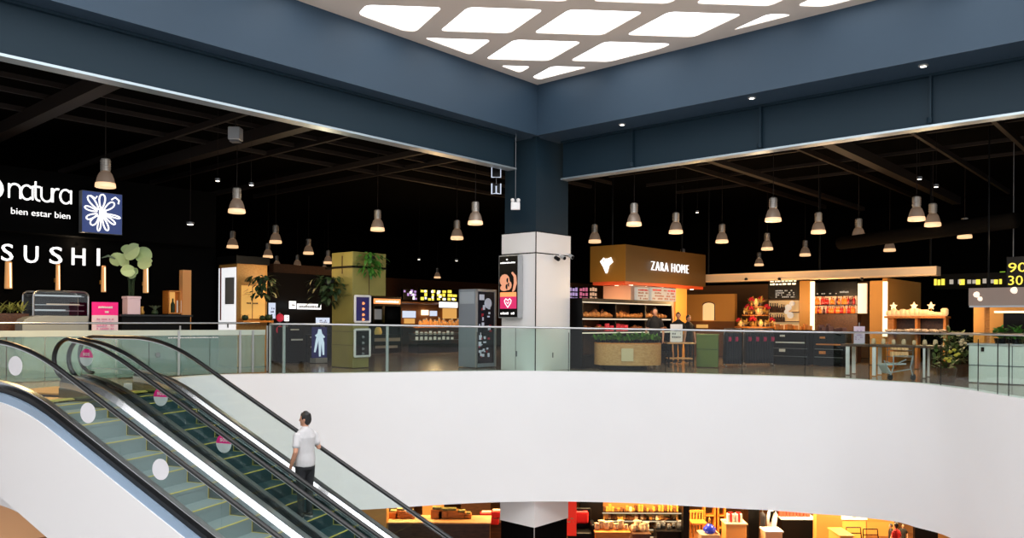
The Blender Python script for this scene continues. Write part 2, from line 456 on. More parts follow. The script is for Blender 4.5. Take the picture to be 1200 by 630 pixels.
# ceiling service grid (brown rails)
def rail(name, P, d, ln, wd, ht, m=None):
    n = d.cross(Z3)
    bm = B(); para(bm, P-n*wd/2, d*ln, n*wd, Z3*ht); return struct(name, bm, m or M['brown'])
k = 0
for b, wd in ((1.7, .06), (2.6, .1), (3.6, .06), (4.6, .06), (6.0, .12)):
    rail('trim_%d' % (k+1), uv(-30, b, 5.92-.02*k), U*1, 36, wd, .1); k += 1
for a, wd, zz in ((-13.2, .08, 5.8), (-10.2, .3, 5.6), (-7.2, .08, 5.75), (-6.0, .3, 5.6), (-4.4, .08, 5.8), (-2.2, .12, 5.7), (-.6, .08, 5.8)):
    rail('trim_%d' % (k+1), uv(a, 1.15, zz), V, 12, wd, .14 if wd < .2 else .28); k += 1
for b, wd, zz in ((-2.0, .08, 5.8), (-3.4, .18, 5.6), (-5.4, .08, 5.8), (-6.6, .26, 5.55), (-8.2, .08, 5.75), (-9.9, .1, 5.7), (-11.4, .32, 5.5), (-13, .1, 5.7)):
    rail('trim_%d' % (k+1), uv(1.3, b, zz), U, 14, wd, .14 if wd < .2 else .26); k += 1
for a, wd in ((2.2, .06), (3.4, .06), (4.8, .1), (7, .06), (9, .06)):
    rail('trim_%d' % (k+1), uv(a, -30, 5.92), V, 31, wd, .09); k += 1
# duct at far right
bm = B(); a = at(985, 285, 25); b = at(1190, 258, 19.5); tube(bm, [a, b], .2, 12); struct('trim_%d' % (k+1), bm, mat('duct_brown', S(16, 14, 12), .95, spec=.02), smooth=True); k += 1
# --- the corner column
Pc = atz(630.5, 433.3, 0); Pc = Vector((Pc.x, Pc.y, 0)); Pc = CN+(U+V)*.12
lv = solve(Pc, V, 587); lu = solve(Pc, U, 668)
bm = B()
para(bm, Pc+(U+V)*.05+Z3*3.7, U*(lu-.12), V*(lv-.12), Z3*2.6)
colm = struct('column', bm, M['beam']); colm['label'] = 'square column clad in white panels below, blue above'
Zt = EYE+104*21.25/F; Zs = EYE+79.5*21.25/F; Z2 = EYE-9*21.25/F
for nm, z0, z1, ins in (('top_cladding', Zs+.015, Zt, 0), ('cladding', Z2+.01, Zs-.015, .015), ('base_cladding', -.02, Z2-.01, .0)):
    bm = B(); para(bm, Pc+(U+V)*ins+Z3*z0, U*(lu-ins), V*(lv-ins), Z3*(z1-z0)); struct(nm, bm, M['white'], colm, bevel=.006)
bm = B(); para(bm, Pc+(U+V)*.03, U*(lu-.06), V*(lv-.06), Z3*3.75)
struct('joint_core', bm, M['black'], colm)
bm = B()
para(bm, Pc-(U+V)*.006, U*.02, V*.02, Z3*Zt)
t = solve(Pc, V, 604.3); para(bm, Pc+V*t-U*.006, V*.012, U*.01, Z3*Z2)
struct('joint_strip', bm, M['black'], colm)
bm = B()
t = solve(Pc, V, 606); para(bm, Pc+V*t-U*.012+Z3*.36, V*.06, U*.01, Z3*.15)
t = solve(Pc, U, 647); para(bm, Pc+U*t-V*.012+Z3*.33, U*.04, V*.01, Z3*.14)
struct('access_lock', bm, M['grey'], colm)
# lower part of the column
bm = B(); para(bm, Pc-(U+V)*.02+Z3*-4.2, U*(lu-.05), V*(lv), Z3*.78); cl = struct('column_lower', bm, M['white'])
bm = B(); para(bm, Pc+(U+V)*.0+Z3*-6.1, U*(lu-.1), V*(lv-.04), Z3*1.9); struct('dark_cladding', bm, M['dark'], cl)
bm = B(); para(bm, Pc-(U+V)*.008+Z3*-6.1, U*.02, V*.02, Z3*1.9); struct('corner_strip', bm, M['lgrey'], cl)

# ================================================================== fixtures on the column and ceiling
tl = solve(Pc, V, 612.5); tr_ = solve(Pc, V, 589.5)
ds = thing('advertising_screen', 'tall backlit advertising screen with pink panel mounted on the white column', 'screen', Pc+V*(tl+tr_)/2-U*.1+Z3*1.37)
z0, z1 = EYE+2.5*21.3/F, EYE+77.5*21.3/F
Q = Pc+V*tl-U*.2; wv = tr_-tl
bm = B(); para(bm, Q+Z3*z0, V*wv, U*.185, Z3*(z1-z0)); obj('housing', bm, M['lgrey'], ds, bevel=.01)
bm = B(); para(bm, Q-U*.012+Z3*(z0+.03)+V*.03, V*(wv-.06), U*.01, Z3*(z1-z0-.06)); obj('display', bm, M['black'], ds)
hh = z1-z0; X = -V; Q2 = Q+V*(wv-.04)-U*.016; ww = wv-.08
bm = B(); para(bm, Q2+X*.03*1+Z3*(z0+hh*.15), X*(ww-.04), U*.004, Z3*hh*.19); p_ = obj('pink_panel', bm, L['pink'], ds)
bm = B()
hp = [(0, -.11), (-.09, .0), (-.1, .05), (-.06, .09), (0, .05), (.06, .09), (.1, .05), (.09, 0)]
cc = Q2+X*ww/2+Z3*(z0+hh*.245)-U*.006
tube(bm, [cc+X*a*1.2+Z3*b*1.2 for a, b in hp], .012, 6, True); tube(bm, [cc+X*(-.05)+Z3*.02, cc+X*.0-Z3*.03, cc+X*.05+Z3*.03], .008, 6)
obj('heart_mark', bm, L['sign'], p_)
bm = B(); para(bm, Q2+X*.03+Z3*(z0+hh*.34), X*(ww-.05), U*.004, Z3*hh*.07); obj('orange_band', bm, L['orange'], ds)
bm = B()
rnd = random.Random(3)
for (cx, cz, rx, rz) in ((.13, .6, .12, .1), (.2, .52, .1, .08), (.12, .48, .1, .05)):
    prism(bm, [Q2+X*(cx*ww/.42+rx*ww/.42*math.cos(t*PI/6))+Z3*(z0+hh*cz+hh*rz*math.sin(t*PI/6)) for t in range(12)], -U*.003)
obj('picture', bm, L['peach'], ds)
bm = B(); pts = [(.75, .72), (.92, .66), (.95, .55), (.86, .45), (.78, .42)]
tube(bm, [Q2+X*a*ww*.98+Z3*(z0+hh*b) for a, b in pts], [.03, .045, .05, .04, .02], 6); obj('picture_stroke', bm, L['peach'], ds)
bm = B()
for cx, cz, s in ((.5, .6, .055), (.46, .5, .06), (.56, .53, .045)): ball(bm, Q2+X*cx*ww+Z3*(z0+hh*cz)-U*.004, s, sc=(.8, .1, 1.3))
obj('dark_figure_print', bm, M['black'], ds)
bm = B(); ball(bm, Q2+X*ww*.45+Z3*(z0+hh*.93)-U*.006, .03, sc=(1, .2, .7)); scribble(bm, Q2+X*.04+Z3*(z0+hh*.86)-U*.008, X, -U, ww-.08, .07, 1, 1, .004, 9, rnd)
scribble(bm, Q2+X*.06+Z3*(z0+hh*.05)-U*.008, X, -U, ww-.12, .1, 1, .95, .004, 7, rnd); obj('lettering', bm, L['sign'], ds)
# cameras on the right face
for px, py, lab in ((648, 304, 'dome-headed security camera nearest the column corner'), (655, 302, 'middle of three small security cameras on the white column'), (664.5, 300, 'security camera at the outer edge of the white column')):
    t = solve(Pc, U, px); P = Pc+U*t-V*.012+Z3*(EYE+(377-py)*21.5/F)
    th = thing('security_camera', lab, 'camera', P, 'security cameras on the column')
    bm = B(); para(bm, P-U*.05+Z3*.06, U*.1, -V*.03, Z3*.05); tube(bm, [P+Z3*.07-V*.02, P-V*.09+Z3*.05], .018); obj('bracket', bm, M['white'], th)
    bm = B(); tube(bm, [P-V*.06+Z3*.04, P-V*.2-U*.05-Z3*.02], .055, 10); h = obj('camera_head', bm, M['lgrey'] if px != 648 else M['black'], th, smooth=False)
    bm = B(); tube(bm, [P-V*.2-U*.05-Z3*.02, P-V*.215-U*.055-Z3*.025], .045, 10); obj('lens', bm, M['black'], h)
# emergency lamp in front of the blue column
P = at(604, 240, 20.9)
th = thing('emergency_light', 'white twin-head emergency light hanging by a wire before the blue column', 'lamp', P)
bm = B(); box(bm, P-Z3*.03, (.24, .09, .2)); obj('battery_box', bm, M['white'], th, bevel=.015)
for s in (-1, 1):
    bm = B(); lathe(bm, P+Vector((s*.075, -.02, .07)), [(.03, 0), (.05, .03), (.05, .08), (.02, .1)], 10); obj('lamp_head', bm, M['white'], th)
bm = B(); tube(bm, [P+Z3*.06, Vector((P.x, P.y, 6.3))], .008, 5); obj('wire', bm, M['grey'], th)
for k, (px, py) in enumerate(((581.5, 201.5), (581.5, 221))):
    P = at(px, py, 21.2); s = .12
    th = thing('hanging_cube_frame', ('upper' if k == 0 else 'lower')+' of two small white-edged square frames hanging by the blue column', 'fitting', P)
    bm = B(); c = [P+Vector((sx*s, 0, sz*s*1.15)) for sx, sz in ((-1, -1), (1, -1), (1, 1), (-1, 1))]
    if k == 0: tube(bm, c, .018, 6, True)
    else: tube(bm, [c[3], c[0], P+Vector((0, 0, -s)), P+Vector((0, 0, s*.6))], .018, 6); tube(bm, [P+Vector((0, 0, -s)), c[1], c[2]], .018, 6)
    obj('edge_frame', bm, L['cool'], th)
    bm = B(); box(bm, P+Vector((0, .06, 0)), (.22, .1, .25)); obj('body', bm, M['black'], th)
    bm = B(); tube(bm, [P+Vector((0, .06, .12)), Vector((P.x, P.y+.06, 5.44 if k else 5.44))], .006, 5); obj('wire', bm, M['grey'], th)
# cable box on the left beams
P = at(276, 157, 17.6)
th = thing('junction_box', 'grey metal junction box under the ceiling rails', 'box', P)
bm = B(); box(bm, P, (.26, .26, .28)); obj('box_body', bm, M['lgrey'], th, bevel=.02)
bm = B(); box(bm, P-Z3*.16, (.2, .2, .05)); obj('box_cover', bm, M['grey'], th)
bm = B(); tube(bm, [P+Z3*.14, Vector((P.x, P.y, 6.3))], .02, 6); obj('hanger_rod', bm, M['brown'], th)

# ---- pendant lamps
PEND = [
 (277.5, 249, 'large bright pendant lamp nearest the flower sign on the store row'),
 (123.5, 219, 'unlit-looking grey pendant lamp right above the flower lightbox'),
 (323, 284.5, 'pale-shaded pendant lamp above the wooden shop corner with hanging plant'),
 (442.5, 270, 'pendant lamp hanging above the olive planter column'),
 (535.5, 280, 'pendant lamp hanging beside and below the grey one near the column'),
 (557, 262.5, 'grey pendant lamp closest to the white column on the store-sign side'),
 (272.5, 290, 'dim pendant lamp over the tall white poster'),
 (361.5, 297.5, 'pendant lamp between the wooden shop corner and the planter column'),
 (314, 301.5, 'small pendant lamp just over the wooden shop corner'),
 (324.5, 313.5, 'small pendant lamp touching the top of the wooden shop corner'),
 (348.5, 312.5, 'small pendant lamp in the far cluster, over the black phone shop'),
 (343.5, 319.5, 'small pendant lamp in the middle of the far cluster'),
 (353.5, 329, 'lowest small pendant lamp of the far cluster'),
 (380, 318.5, 'small pendant lamp beside the planter column, lower of two'),
 (384.5, 308.5, 'small pendant lamp beside the planter column, upper of two'),
 (473.7, 325.5, 'tiny far pendant lamp above the white menu screen'),
 (512.5, 325.5, 'tiny far pendant lamp above the yellow menu screen'),
 (697, 284, 'pendant lamp hanging before the golden sign block edge'),
 (743, 264, 'pendant lamp above the near corner of the golden sign block'),
 (792, 273, 'pendant lamp above the ZARA HOME letters'),
 (846, 284, 'pendant lamp just past the end of the golden sign block'),
 (800, 307.5, 'small far pendant lamp overlapping the ZARA HOME letters'),
 (906, 259, 'pendant lamp high above the black menu board of the home store'),
 (959, 273, 'pendant lamp over the pale canopy beside the post'),
 (1006, 279, 'pendant lamp over the red bottle shelves'),
 (1042.5, 294, 'pendant lamp over the end of the pale canopy'),
 (1074, 258, 'larger pendant lamp, higher of the close pair'),
 (1093, 264.5, 'larger pendant lamp, lower of the close pair'),
 (1130.5, 278.5, 'pendant lamp above the yellow neon lettering'),
 (899, 292.5, 'small pendant lamp above the pale canopy, middle of three small ones'),
 (943.5, 299.5, 'small pendant lamp above the pale canopy near its post'),
 (889.5, 311, 'smallest pendant lamp touching the pale canopy'),
]
def pendant(loc, label):
    th = thing('pendant_lamp', label, 'lamp', loc, 'bell pendant lamps')
    o = Vector(loc); th.scale = (1, 1, 1.27)
    bm = B(); prof = [(.2, 0), (.19, .06), (.17, .14), (.135, .215), (.095, .26)]
    prev = None
    for r, z in prof+[(.085, .255), (.125, .21), (.16, .135), (.18, .06), (.19, .002)]:
        rg = ring(bm, o+Z3*z, Vector((1, 0, 0)), Vector((0, 1, 0)), r, r, 20)
        if prev: bridge(bm, prev, rg)
        else: first = rg
        prev = rg
    bridge(bm, prev, first); obj('shade', bm, M['shade'], th, smooth=True)
    bm = B(); lathe(bm, o, [(.19, -.012), (.206, -.005), (.203, .03), (.196, .065), (.17, .066)], 20); obj('glowing_rim', bm, M['rim'], th, smooth=True)
    bm = B(); lathe(bm, o, [(.09, .262), (.1, .275), (.1, .46), (.085, .475), (.03, .49)], 16)
    for z in (.3, .34, .38, .42): lathe(bm, o, [(.104, z), (.108, z+.01), (.104, z+.02)], 16)
    obj('housing', bm, M['lamp_alu'], th)
    bm = B(); lathe(bm, o, [(.02, .02), (.12, .025), (.165, .05), (.14, .12), (.05, .17)], 16); obj('bulb', bm, L['bulb'], th, smooth=True)
    bm = B(); tube(bm, [o+Z3*.48, o+Z3*1.85], .008, 5); obj('cord', bm, M['brown'], th)
    return th
M['shade'] = mat('translucent_shade', S(150, 138, 128), .4, .4, (1, .6, .36, 1), .08)
M['rim'] = mat('glowing_shade_rim', S(230, 210, 190), .4, 0, (1, .6, .3, 1), 1.0)
M['lamp_alu'] = mat('lamp_aluminium', S(178, 172, 165), .35, .7)
pl0 = None
for px, py, lab in PEND:
    D = F*(3.95-EYE)/(HY+ROLL*(px-600)-py)
    loc = at(px, py, D)
    if px == 123.5: loc = at(px, py, 17)
    if pl0 is None: pl0 = pendant(loc, lab)
    else: dup(pl0, loc, lab)
# ---- small downlights
dn0 = None
for px, py, D, lab in ((223, 263, 21, 'small round downlight over the black store row'), (817, 249, 26, 'small round downlight above the golden sign block'), (1077.5, 210, 19, 'small round downlight above the close pair of pendants'),
                       (491, 304, 30, 'small round downlight over the far menu screens'), (535, 305.5, 30, 'small dim downlight over the glass vending kiosk'), (1097, 219, 19.5, 'tiny spot lamp beside the close pair of pendants'),
                       (255, 212, 19, 'tiny pale ceiling sensor above the row of pendants'), (294.5, 217, 19, 'small pale spot lamp hanging by the large pendant')):
    P = at(px, py, D)
    if dn0 is None:
        th = dn0 = thing('ceiling_downlight', lab, 'lamp', P, 'small downlights')
        bm = B(); lathe(bm, P, [(.08, 0), (.1, .01), (.1, .06), (.08, .07)], 14); obj('can', bm, M['grey'], th)
        bm = B(); lathe(bm, P-Z3*.006, [(.07, 0), (.08, .004)], 14); obj('lens', bm, L['dot'], th)
        bm = B(); tube(bm, [P+Z3*.1, P+Z3*2.3], .006, 5); obj('rod', bm, M['brown'], th)
    else: dup(dn0, P, lab, scale=(.6, .6, 1))
for px, py in ((729, 146.5), (881, 115.5), (1082, 78)):
    P = atz(px, py, ZK-.03)
    bm = B(); lathe(bm, P, [(.07, 0), (.09, .005), (.09, .028)], 14); lathe(bm, P-Z3*.004, [(.04, 0), (.055, .003)], 12, 1)
    solo('ceiling_spot', bm, [M['lgrey'], L['dot']], {729: 'recessed soffit spot closest to the column', 881: 'recessed soffit spot midway along the blue soffit', 1082: 'recessed soffit spot farthest from the column'}[px], 'lamp', 'soffit spots')

# ================================================================== balustrade on the curved edge
RAILY = [(296, 379.2), (320, 379.3), (380, 379.8), (460, 381), (560, 382.6), (630, 383.6), (700, 384.8), (780, 386), (850, 387.2), (920, 388.4), (1020, 389.6), (1105, 390.4), (1150, 391), (1200, 392)]
def interp(T, x):
    if x <= T[0][0]: return T[0][1]
    for (a, b), (c, d) in zip(T, T[1:]):
        if x <= c: return b+(d-b)*(x-a)/(c-a)
    return T[-1][1]
bal = thing('glass_balustrade', 'long glass balustrade with slim steel handrail along the curved white edge', 'railing', (0.5, 21.2, 0))
rp = []; 
for i, (a, b) in enumerate(front):
    q = a+outward(i)*.1
    px = projx(Vector((q.x, q.y, 1.1))) if q.y > 3 else 1300
    if px < 312: continue
    z = EYE-(interp(RAILY, px)-HY-ROLL*(px-600))*q.y/F if px <= 1200 else 1.14
    rp.append(Vector((q.x, q.y, z)))
bm = B(); tube(bm, rp, .028, 10); obj('handrail', bm, M['steel'], bal, smooth=True)
# glass panels between joints
joints = [312, 335, 453, 556, 665, 777, 872, 945, 1022, 1105, 1148, 1166, 1185, 1203, 1240, 1300]
def near(px):
    return min(range(len(rp)), key=lambda i: abs((projx(rp[i]) if rp[i].y > 3 else 1300+i*5)-px))
cut = sorted(set([near(j) for j in joints] + list(range(near(1300), len(rp), 5)) + [len(rp)-1]))
for a, b in zip(cut, cut[1:]):
    seg = rp[a:b+1]; bm = B(); prev = None
    n = len(seg)
    d0 = (seg[-1]-seg[0]).normalized()*.006
    seg = [seg[0]+d0]+seg[1:-1]+[seg[-1]-d0]
    for i, p in enumerate(seg):
        d = seg[min(i+1, n-1)]-seg[max(i-1, 0)]; o = Vector((-d.y, d.x, 0)).normalized()*.006
        q = [bm.verts.new(v) for v in (p-o-Z3*.03, p+o-Z3*.03, Vector((p.x, p.y, -.05))+o, Vector((p.x, p.y, -.05))-o)]
        if prev:
            for k in range(4): bm.faces.new((prev[k], prev[(k+1) % 4], q[(k+1) % 4], q[k]))
        else: bm.faces.new(q)
        prev = q
    bm.faces.new(prev[::-1]); obj('glass_panel', bm, G['bal'], bal)
for a in cut[3:]:
    p = rp[a]; bm = B(); box(bm, (p.x, p.y, .5), (.014, .014, 1.06)); obj('joint_seal', bm, M['black'], bal)
for px in (318.5, 335, 453.5):
    p = rp[near(px)]; bm = B(); tube(bm, [Vector((p.x, p.y+.05, -.02)), Vector((p.x, p.y+.05, p.z-.02))], .04 if px != 318.5 else .03, 10); obj('post', bm, M['lgrey'], bal)
# landing screen behind the escalators
sb = thing('glass_screen', 'teal glass screen with pale top band behind the escalator landing', 'screen', (-7.6, 18.2, 0))
A_ = at(-40, 378.5, 16.0); B_ = at(311, 387, 20.2)
A2 = Vector((A_.x, A_.y, 0)); B2 = Vector((B_.x, B_.y, 0)); dd = B2-A2; ln = dd.length; dn = dd.normalized(); nn = Vector((-dn.y, dn.x, 0))
def zat(x, y):
    t = solve(A2+Z3*1.1, dn, x); p = A2+dn*t; return EYE-(y-HY-ROLL*(x-600))*p.y/F
zt0, zt1 = zat(20, 386.5), zat(300, 386.2); zb0 = zat(300, 393)
bm = B(); para(bm, A2+Z3*(zt1-.13), dn*ln, nn*.03, Z3*.13); obj('top_band', bm, mat('pale_green_glass_edge', S(196, 206, 192), .25, 0), sb)
N = 9
for i in range(N):
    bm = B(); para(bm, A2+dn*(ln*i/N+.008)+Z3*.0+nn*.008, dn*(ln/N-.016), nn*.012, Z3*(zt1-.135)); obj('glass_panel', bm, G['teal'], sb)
for px in (208, 280, 295):
    t = solve(A2+Z3*.6, dn, px); bm = B(); para(bm, A2+dn*t-nn*.02, dn*.05, nn*.02, Z3*(zt1-.02)); obj('post', bm, M['lgrey'], sb)
bm = B()
t = solve(A2+Z3*1.1, dn, 197); tt = solve(A2+Z3*1.1, dn, 256)
scribble(bm, A2+dn*t-nn*.012+Z3*(zat(197, 396.5)), dn, -nn, tt-t, .04, 1, .95, .004, 22, random.Random(5)); obj('lettering', bm, M['white'], sb)
t = solve(A2+Z3*.8, dn, 182.5)
bm = B(); para(bm, A2+dn*t-nn*.03+Z3*(zat(182, 418)), dn*.09, nn*.03, Z3*.1); obj('glass_lock', bm, M['grey'], sb)
# rail over the screen
lr = thing('landing_handrail', 'bright steel handrail running level behind the escalator newels', 'railing', (-8, 18.6, 0))
pts = [A2+nn*.35+dn*(ln*i/14) for i in range(15)]
zr = [EYE-((378.4)-HY-ROLL*(projx(Vector((p.x, p.y, 1.2)))-600))*p.y/F for p in pts]
bm = B(); tube(bm, [Vector((p.x, p.y, z)) for p, z in zip(pts, zr)], .026, 10); obj('handrail', bm, M['steel'], lr, smooth=True)
for px in (211, 313):
    t = solve(A2+nn*.35+Z3*.6, dn, px); q = A2+nn*.35+dn*t; bm = B(); tube(bm, [q, q+Z3*1.17], .022, 8); obj('post', bm, M['lgrey'], lr)

# ================================================================== escalators
BL = .75
def zh(s):
    if s >= BL*.4: pass
    if s > BL: return 1.0
    if s < -BL: return 1.0+EM*s
    return 1.0-EM*(s-BL)**2/(4*BL)
S_LO = -11.2
def srange(a, b, st=.12):
    n = max(2, int(abs(b-a)/st)); return [a+(b-a)*i/n for i in range(n+1)]
def zl(s):                                        # same with the lower landing
    lo = 1.0+EM*S_LO
    return max(zh(s), lo) if s < S_LO+.0 else zh(s)
def sweep(bm, n0, n1, d0, d1, a, b, mi=0):        # a bar following the handrail's slope: from n0..n1 across, d0..d1 below the handrail
    prev = None
    for s in srange(a, b):
        z = zl(s); q = [bm.verts.new(esc(s, n, z-d)) for n, d in ((n0, d0), (n1, d0), (n1, d1), (n0, d1))]
        if prev:
            for k in range(4): bm.faces.new((prev[k], prev[(k+1) % 4], q[(k+1) % 4], q[k])).material_index = mi
        else: bm.faces.new(q).material_index = mi
        prev = q
    bm.faces.new(prev[::-1]).material_index = mi; return bm
SE0 = .52; NR = .34
def balustrade(th, n0, inner, name, SE=.52):
    """INNER: +1 when the steps lie at larger n"""
    root = obj('balustrade', sweep(B(), n0-.05, n0+.05, .585, .60, S_LO-1.2, SE), M['steel'], th)
    # handrail with its newel turn
    bm = B(); path = [(s, zl(s)) for s in srange(S_LO-1.2, SE-.05)]
    path += [(SE+NR*math.sin(a), 1-NR+NR*math.cos(a)) for a in [PI*k/14 for k in range(0, 15)]]
    prev = None
    for i, (s, z) in enumerate(path):
        a = path[max(0, i-1)]; b = path[min(len(path)-1, i+1)]; t = Vector((b[0]-a[0], b[1]-a[1])).normalized()
        nx, nz = -t.y, t.x
        prof = []
        for k in range(10):
            an = 2*PI*k/10; c, d = math.cos(an), math.sin(an)
            w_ = .042*(1 if abs(c) < .9 else 1); h_ = .03*d
            prof.append((w_*c, h_))
        q = [bm.verts.new(esc(s+nx*h, n0+w_, z+nz*h)) for w_, h in prof]
        if prev: bridge(bm, prev, q)
        else: cap(bm, q[::-1])
        prev = q
    cap(bm, prev); hr = obj('handrail', bm, M['rubber'], root, smooth=True)
    bm = B(); sweep(bm, n0-.012, n0+.012, .03, .045, S_LO-1.2, SE); obj('handrail_guide', bm, M['steel'], root)
    # glass
    ss = [S_LO-1.2+1.75*k for k in range(8)]; ss = [s for s in ss if s < -.3]+[SE-.05]
    for a, b in zip(ss, ss[1:]):
        bm = B(); sweep(bm, n0-.006, n0+.006, .04, .59, a+.004, b-.004); obj('glass_panel', bm, G['clear'], root)
    bm = B(); prism(bm, [esc(SE-.05, n0-.006, 1-.04), esc(SE-.05, n0-.006, .41)]+[esc(SE+(NR-.05)*math.sin(a), n0-.006, 1-NR+(NR-.05)*math.cos(a)) for a in [PI*(12-k)/12 for k in range(0, 12)]], EN*.012)
    obj('glass_newel', bm, G['clear'], root)
    # base channel: black plinth then steel strip on the outside, sloped deck and skirt on the inside
    o = -inner
    bm = B(); sweep(bm, n0+o*.08, n0+inner*.02, .66, .735, S_LO-1.2, SE0+.1); obj('plinth', bm, M['rubber'], root)
    bm = B(); sweep(bm, n0+o*.13, n0+inner*.02, .735, .86, S_LO-1.2, SE0+.1); obj('outer_trim', bm, M['bluesteel'], root)
    bm = B(); prev = None
    for s in srange(S_LO-1.2, SE0+.1):
        z = zl(s); q = [bm.verts.new(esc(s, n0+inner*n, z-d)) for n, d in ((.02, .60), (.1, .70), (.1, .8), (.02, .8))]
        if prev:
            for k in range(4): bm.faces.new((prev[k], prev[(k+1) % 4], q[(k+1) % 4], q[k]))
        else: bm.faces.new(q)
        prev = q
    bm.faces.new(prev[::-1]); obj('inner_deck', bm, M['deck'], root)
    bm = B(); sweep(bm, n0+inner*.1, n0+inner*.115, .8, 1.25, S_LO-1.2, SE0+.1); obj('skirt', bm, M['skirt'], root)
    return root
M['deck'] = mat('polished_deck_steel', S(225, 228, 232), .2, .9)
M['skirt'] = mat('mirror_skirt_steel', S(120, 135, 135), .12, .95)
def steps(th, n0, n1, m):
    run = .40; st = run*EM
    k = 0; s = .35
    while s > S_LO-.6:
        z = min(0.0, zl(s-run*.5)-.93)
        if s > -BL-.1: z = min(0.03, zl(s)-1.0+.02)
        znext = min(0.03, zl(s-run)-1.0+.02) if s-run > -BL-.1 else min(0, zl(s-run*1.5)-.93)
        P = esc(s-run, n0, z); wd = n1-n0
        bm = B(); para(bm, P-Z3*.06, ED*run, EN*wd, Z3*.06)
        # curved riser below the nose
        if z-znext > .02: para(bm, P-Z3*(z-znext+.05), ED*.03, EN*wd, Z3*(z-znext+.0))
        # cleats
        stp = obj('step', bm, m, th)
        bm = B()
        para(bm, P-ED*.003+Z3*.001-Z3*.008, ED*.026, EN*wd, Z3*.011)
        para(bm, P+Z3*-.01, ED*run, EN*.016, Z3*.014); para(bm, P+EN*(wd-.016)+Z3*-.01, ED*run, EN*.016, Z3*.014)
        if z-znext > .02: para(bm, P+EN*(wd-.014)-ED*.004-Z3*(z-znext), ED*.02, EN*.012, Z3*(z-znext))  # upright yellow strip drawn in for the nose line's reflection in the skirt
        obj('edge_line', bm, M['yellow'], stp)
        s -= run; k += 1
        if k > 28: break
def sticker(par, s, n, lab, pink):
    z = zl(s)-.3; r = .145
    c = esc(s, n-.012, z); X = -ED
    sl = Vector((0, 0, 1))
    def disc(bm, a0, a1, rr, off, mi=0):
        k = 20; prism(bm, [c-EN*off+X*rr*math.cos(a0+(a1-a0)*i/k)+Z3*rr*math.sin(a0+(a1-a0)*i/k) for i in range(k+1 if a1-a0 < 6 else k)], -EN*.003, mi)
    if pink:
        bm = B(); disc(bm, 0, PI, r, 0); st = obj('round_sticker', bm, M['magenta'], par, label=lab)
        bm = B(); disc(bm, PI, 2*PI, r, 0); obj('white_half', bm, M['stickerw'], st)
        bm = B(); textbm('sos', c+X*-.07+Z3*.03-EN*.004, X, -EN, .14, .05, .003, bm)
        obj('lettering', bm, M['white'], st)
    else:
        bm = B(); disc(bm, 0, 2*PI, r, 0); obj('round_sticker', bm, M['stickerw'], par, label=lab)
M['stickerw'] = mat('white_sticker_film', S(226, 224, 228), .6)
WD = 1.237; N3 = 1.513; N4 = 2.75
near_e = thing('escalator', 'near escalator with pale grey-green steps and plain white dot stickers', 'escalator', esc(-3, .6, -6.1))
b1 = balustrade(near_e, 0, 1, 'near', 1.2); b2 = balustrade(near_e, WD, -1, 'far')
steps(near_e, .12, WD-.12, M['step'])
far_e = thing('escalator', 'far escalator with dark teal steps carrying the man, pink dot stickers on its glass', 'escalator', esc(-3, 2.1, -6.1))
b3 = balustrade(far_e, N3, 1, 'near'); b4 = balustrade(far_e, N4, -1, 'far', 1.7)
steps(far_e, N3+.12, N4-.12, M['stepd'])
def s_at(n, px, dz=.3):
    lo = 0.5
    s = 0.0
    for _ in range(50):
        a = projx(esc(s, n, zl(s)-dz))-px; b = (projx(esc(s+1e-3, n, zl(s+1e-3)-dz))-px-a)/1e-3
        s -= a/b
    return s
for px, nm in ((19, 'upper'), (104, 'middle'), (189, 'lower')): sticker(b1, s_at(0, px), 0, 'plain white round sticker, '+nm, False)
for px, nm in ((102, 'upper'), (189, 'middle'), (263, 'lower')): sticker(b3, s_at(N3, px), N3, 'pink and white round sticker, '+nm, True)
# white truss cladding (near side), between, far side, comb plates
def clad(th, n0, n1, d0, d1, a, b, nm='cladding', m=None): obj(nm, sweep(B(), n0, n1, d0, d1, a, b), m or M['clad'], th)
bm = B(); prev = None
for s in srange(S_LO-1.2, 4.6):
    z = zl(s); zb = min(1.0+EM*s-2.42, 1.0+EM*5.0-2.42)
    q = [bm.verts.new(esc(s, n, zz)) for n, zz in ((-.15, z-.86), (-.05, z-.86), (-.05, zb), (-.15, zb))]
    if prev:
        for k in range(4): bm.faces.new((prev[k], prev[(k+1) % 4], q[(k+1) % 4], q[k]))
    else: bm.faces.new(q)
    prev = q
bm.faces.new(prev[::-1]); obj('cladding', bm, M['clad'], near_e)
clad(near_e, -.05, WD+.1, 2.3, 2.42, S_LO-1.2, 3.2, 'underside')
clad(far_e, N4+.05, N4+.14, .86, 2.42, S_LO-1.2, 1.0)
clad(far_e, N3-.05, N4+.05, 2.3, 2.42, S_LO-1.2, 1.2, 'underside')
bm = B(); sweep(bm, -.13, -.05, .735, .86, SE0, 4.4); sweep(bm, -.08, .05, .66, .735, SE0, 4.4); obj('landing_trim', bm, M['rubber'], near_e)
for th, n0, n1 in ((near_e, .1, WD-.1), (far_e, N3+.1, N4-.1)):
    bm = B(); para(bm, esc(.34, n0, .012), ED*2.2, EN*(n1-n0), Z3*.03); obj('landing_plate', bm, M['brass'], th)
    bm = B(); para(bm, esc(.30, n0, .015), ED*.06, EN*(n1-n0), Z3*.035)
    for q in range(24): para(bm, esc(.24, n0+.01+q*(n1-n0-.02)/24, .02), ED*.08, EN*.015, Z3*.02)
    obj('comb', bm, M['yellow'], th)
# posts that stand at the landing, dark jamb
P = esc(1.0, N3-.14, 0)

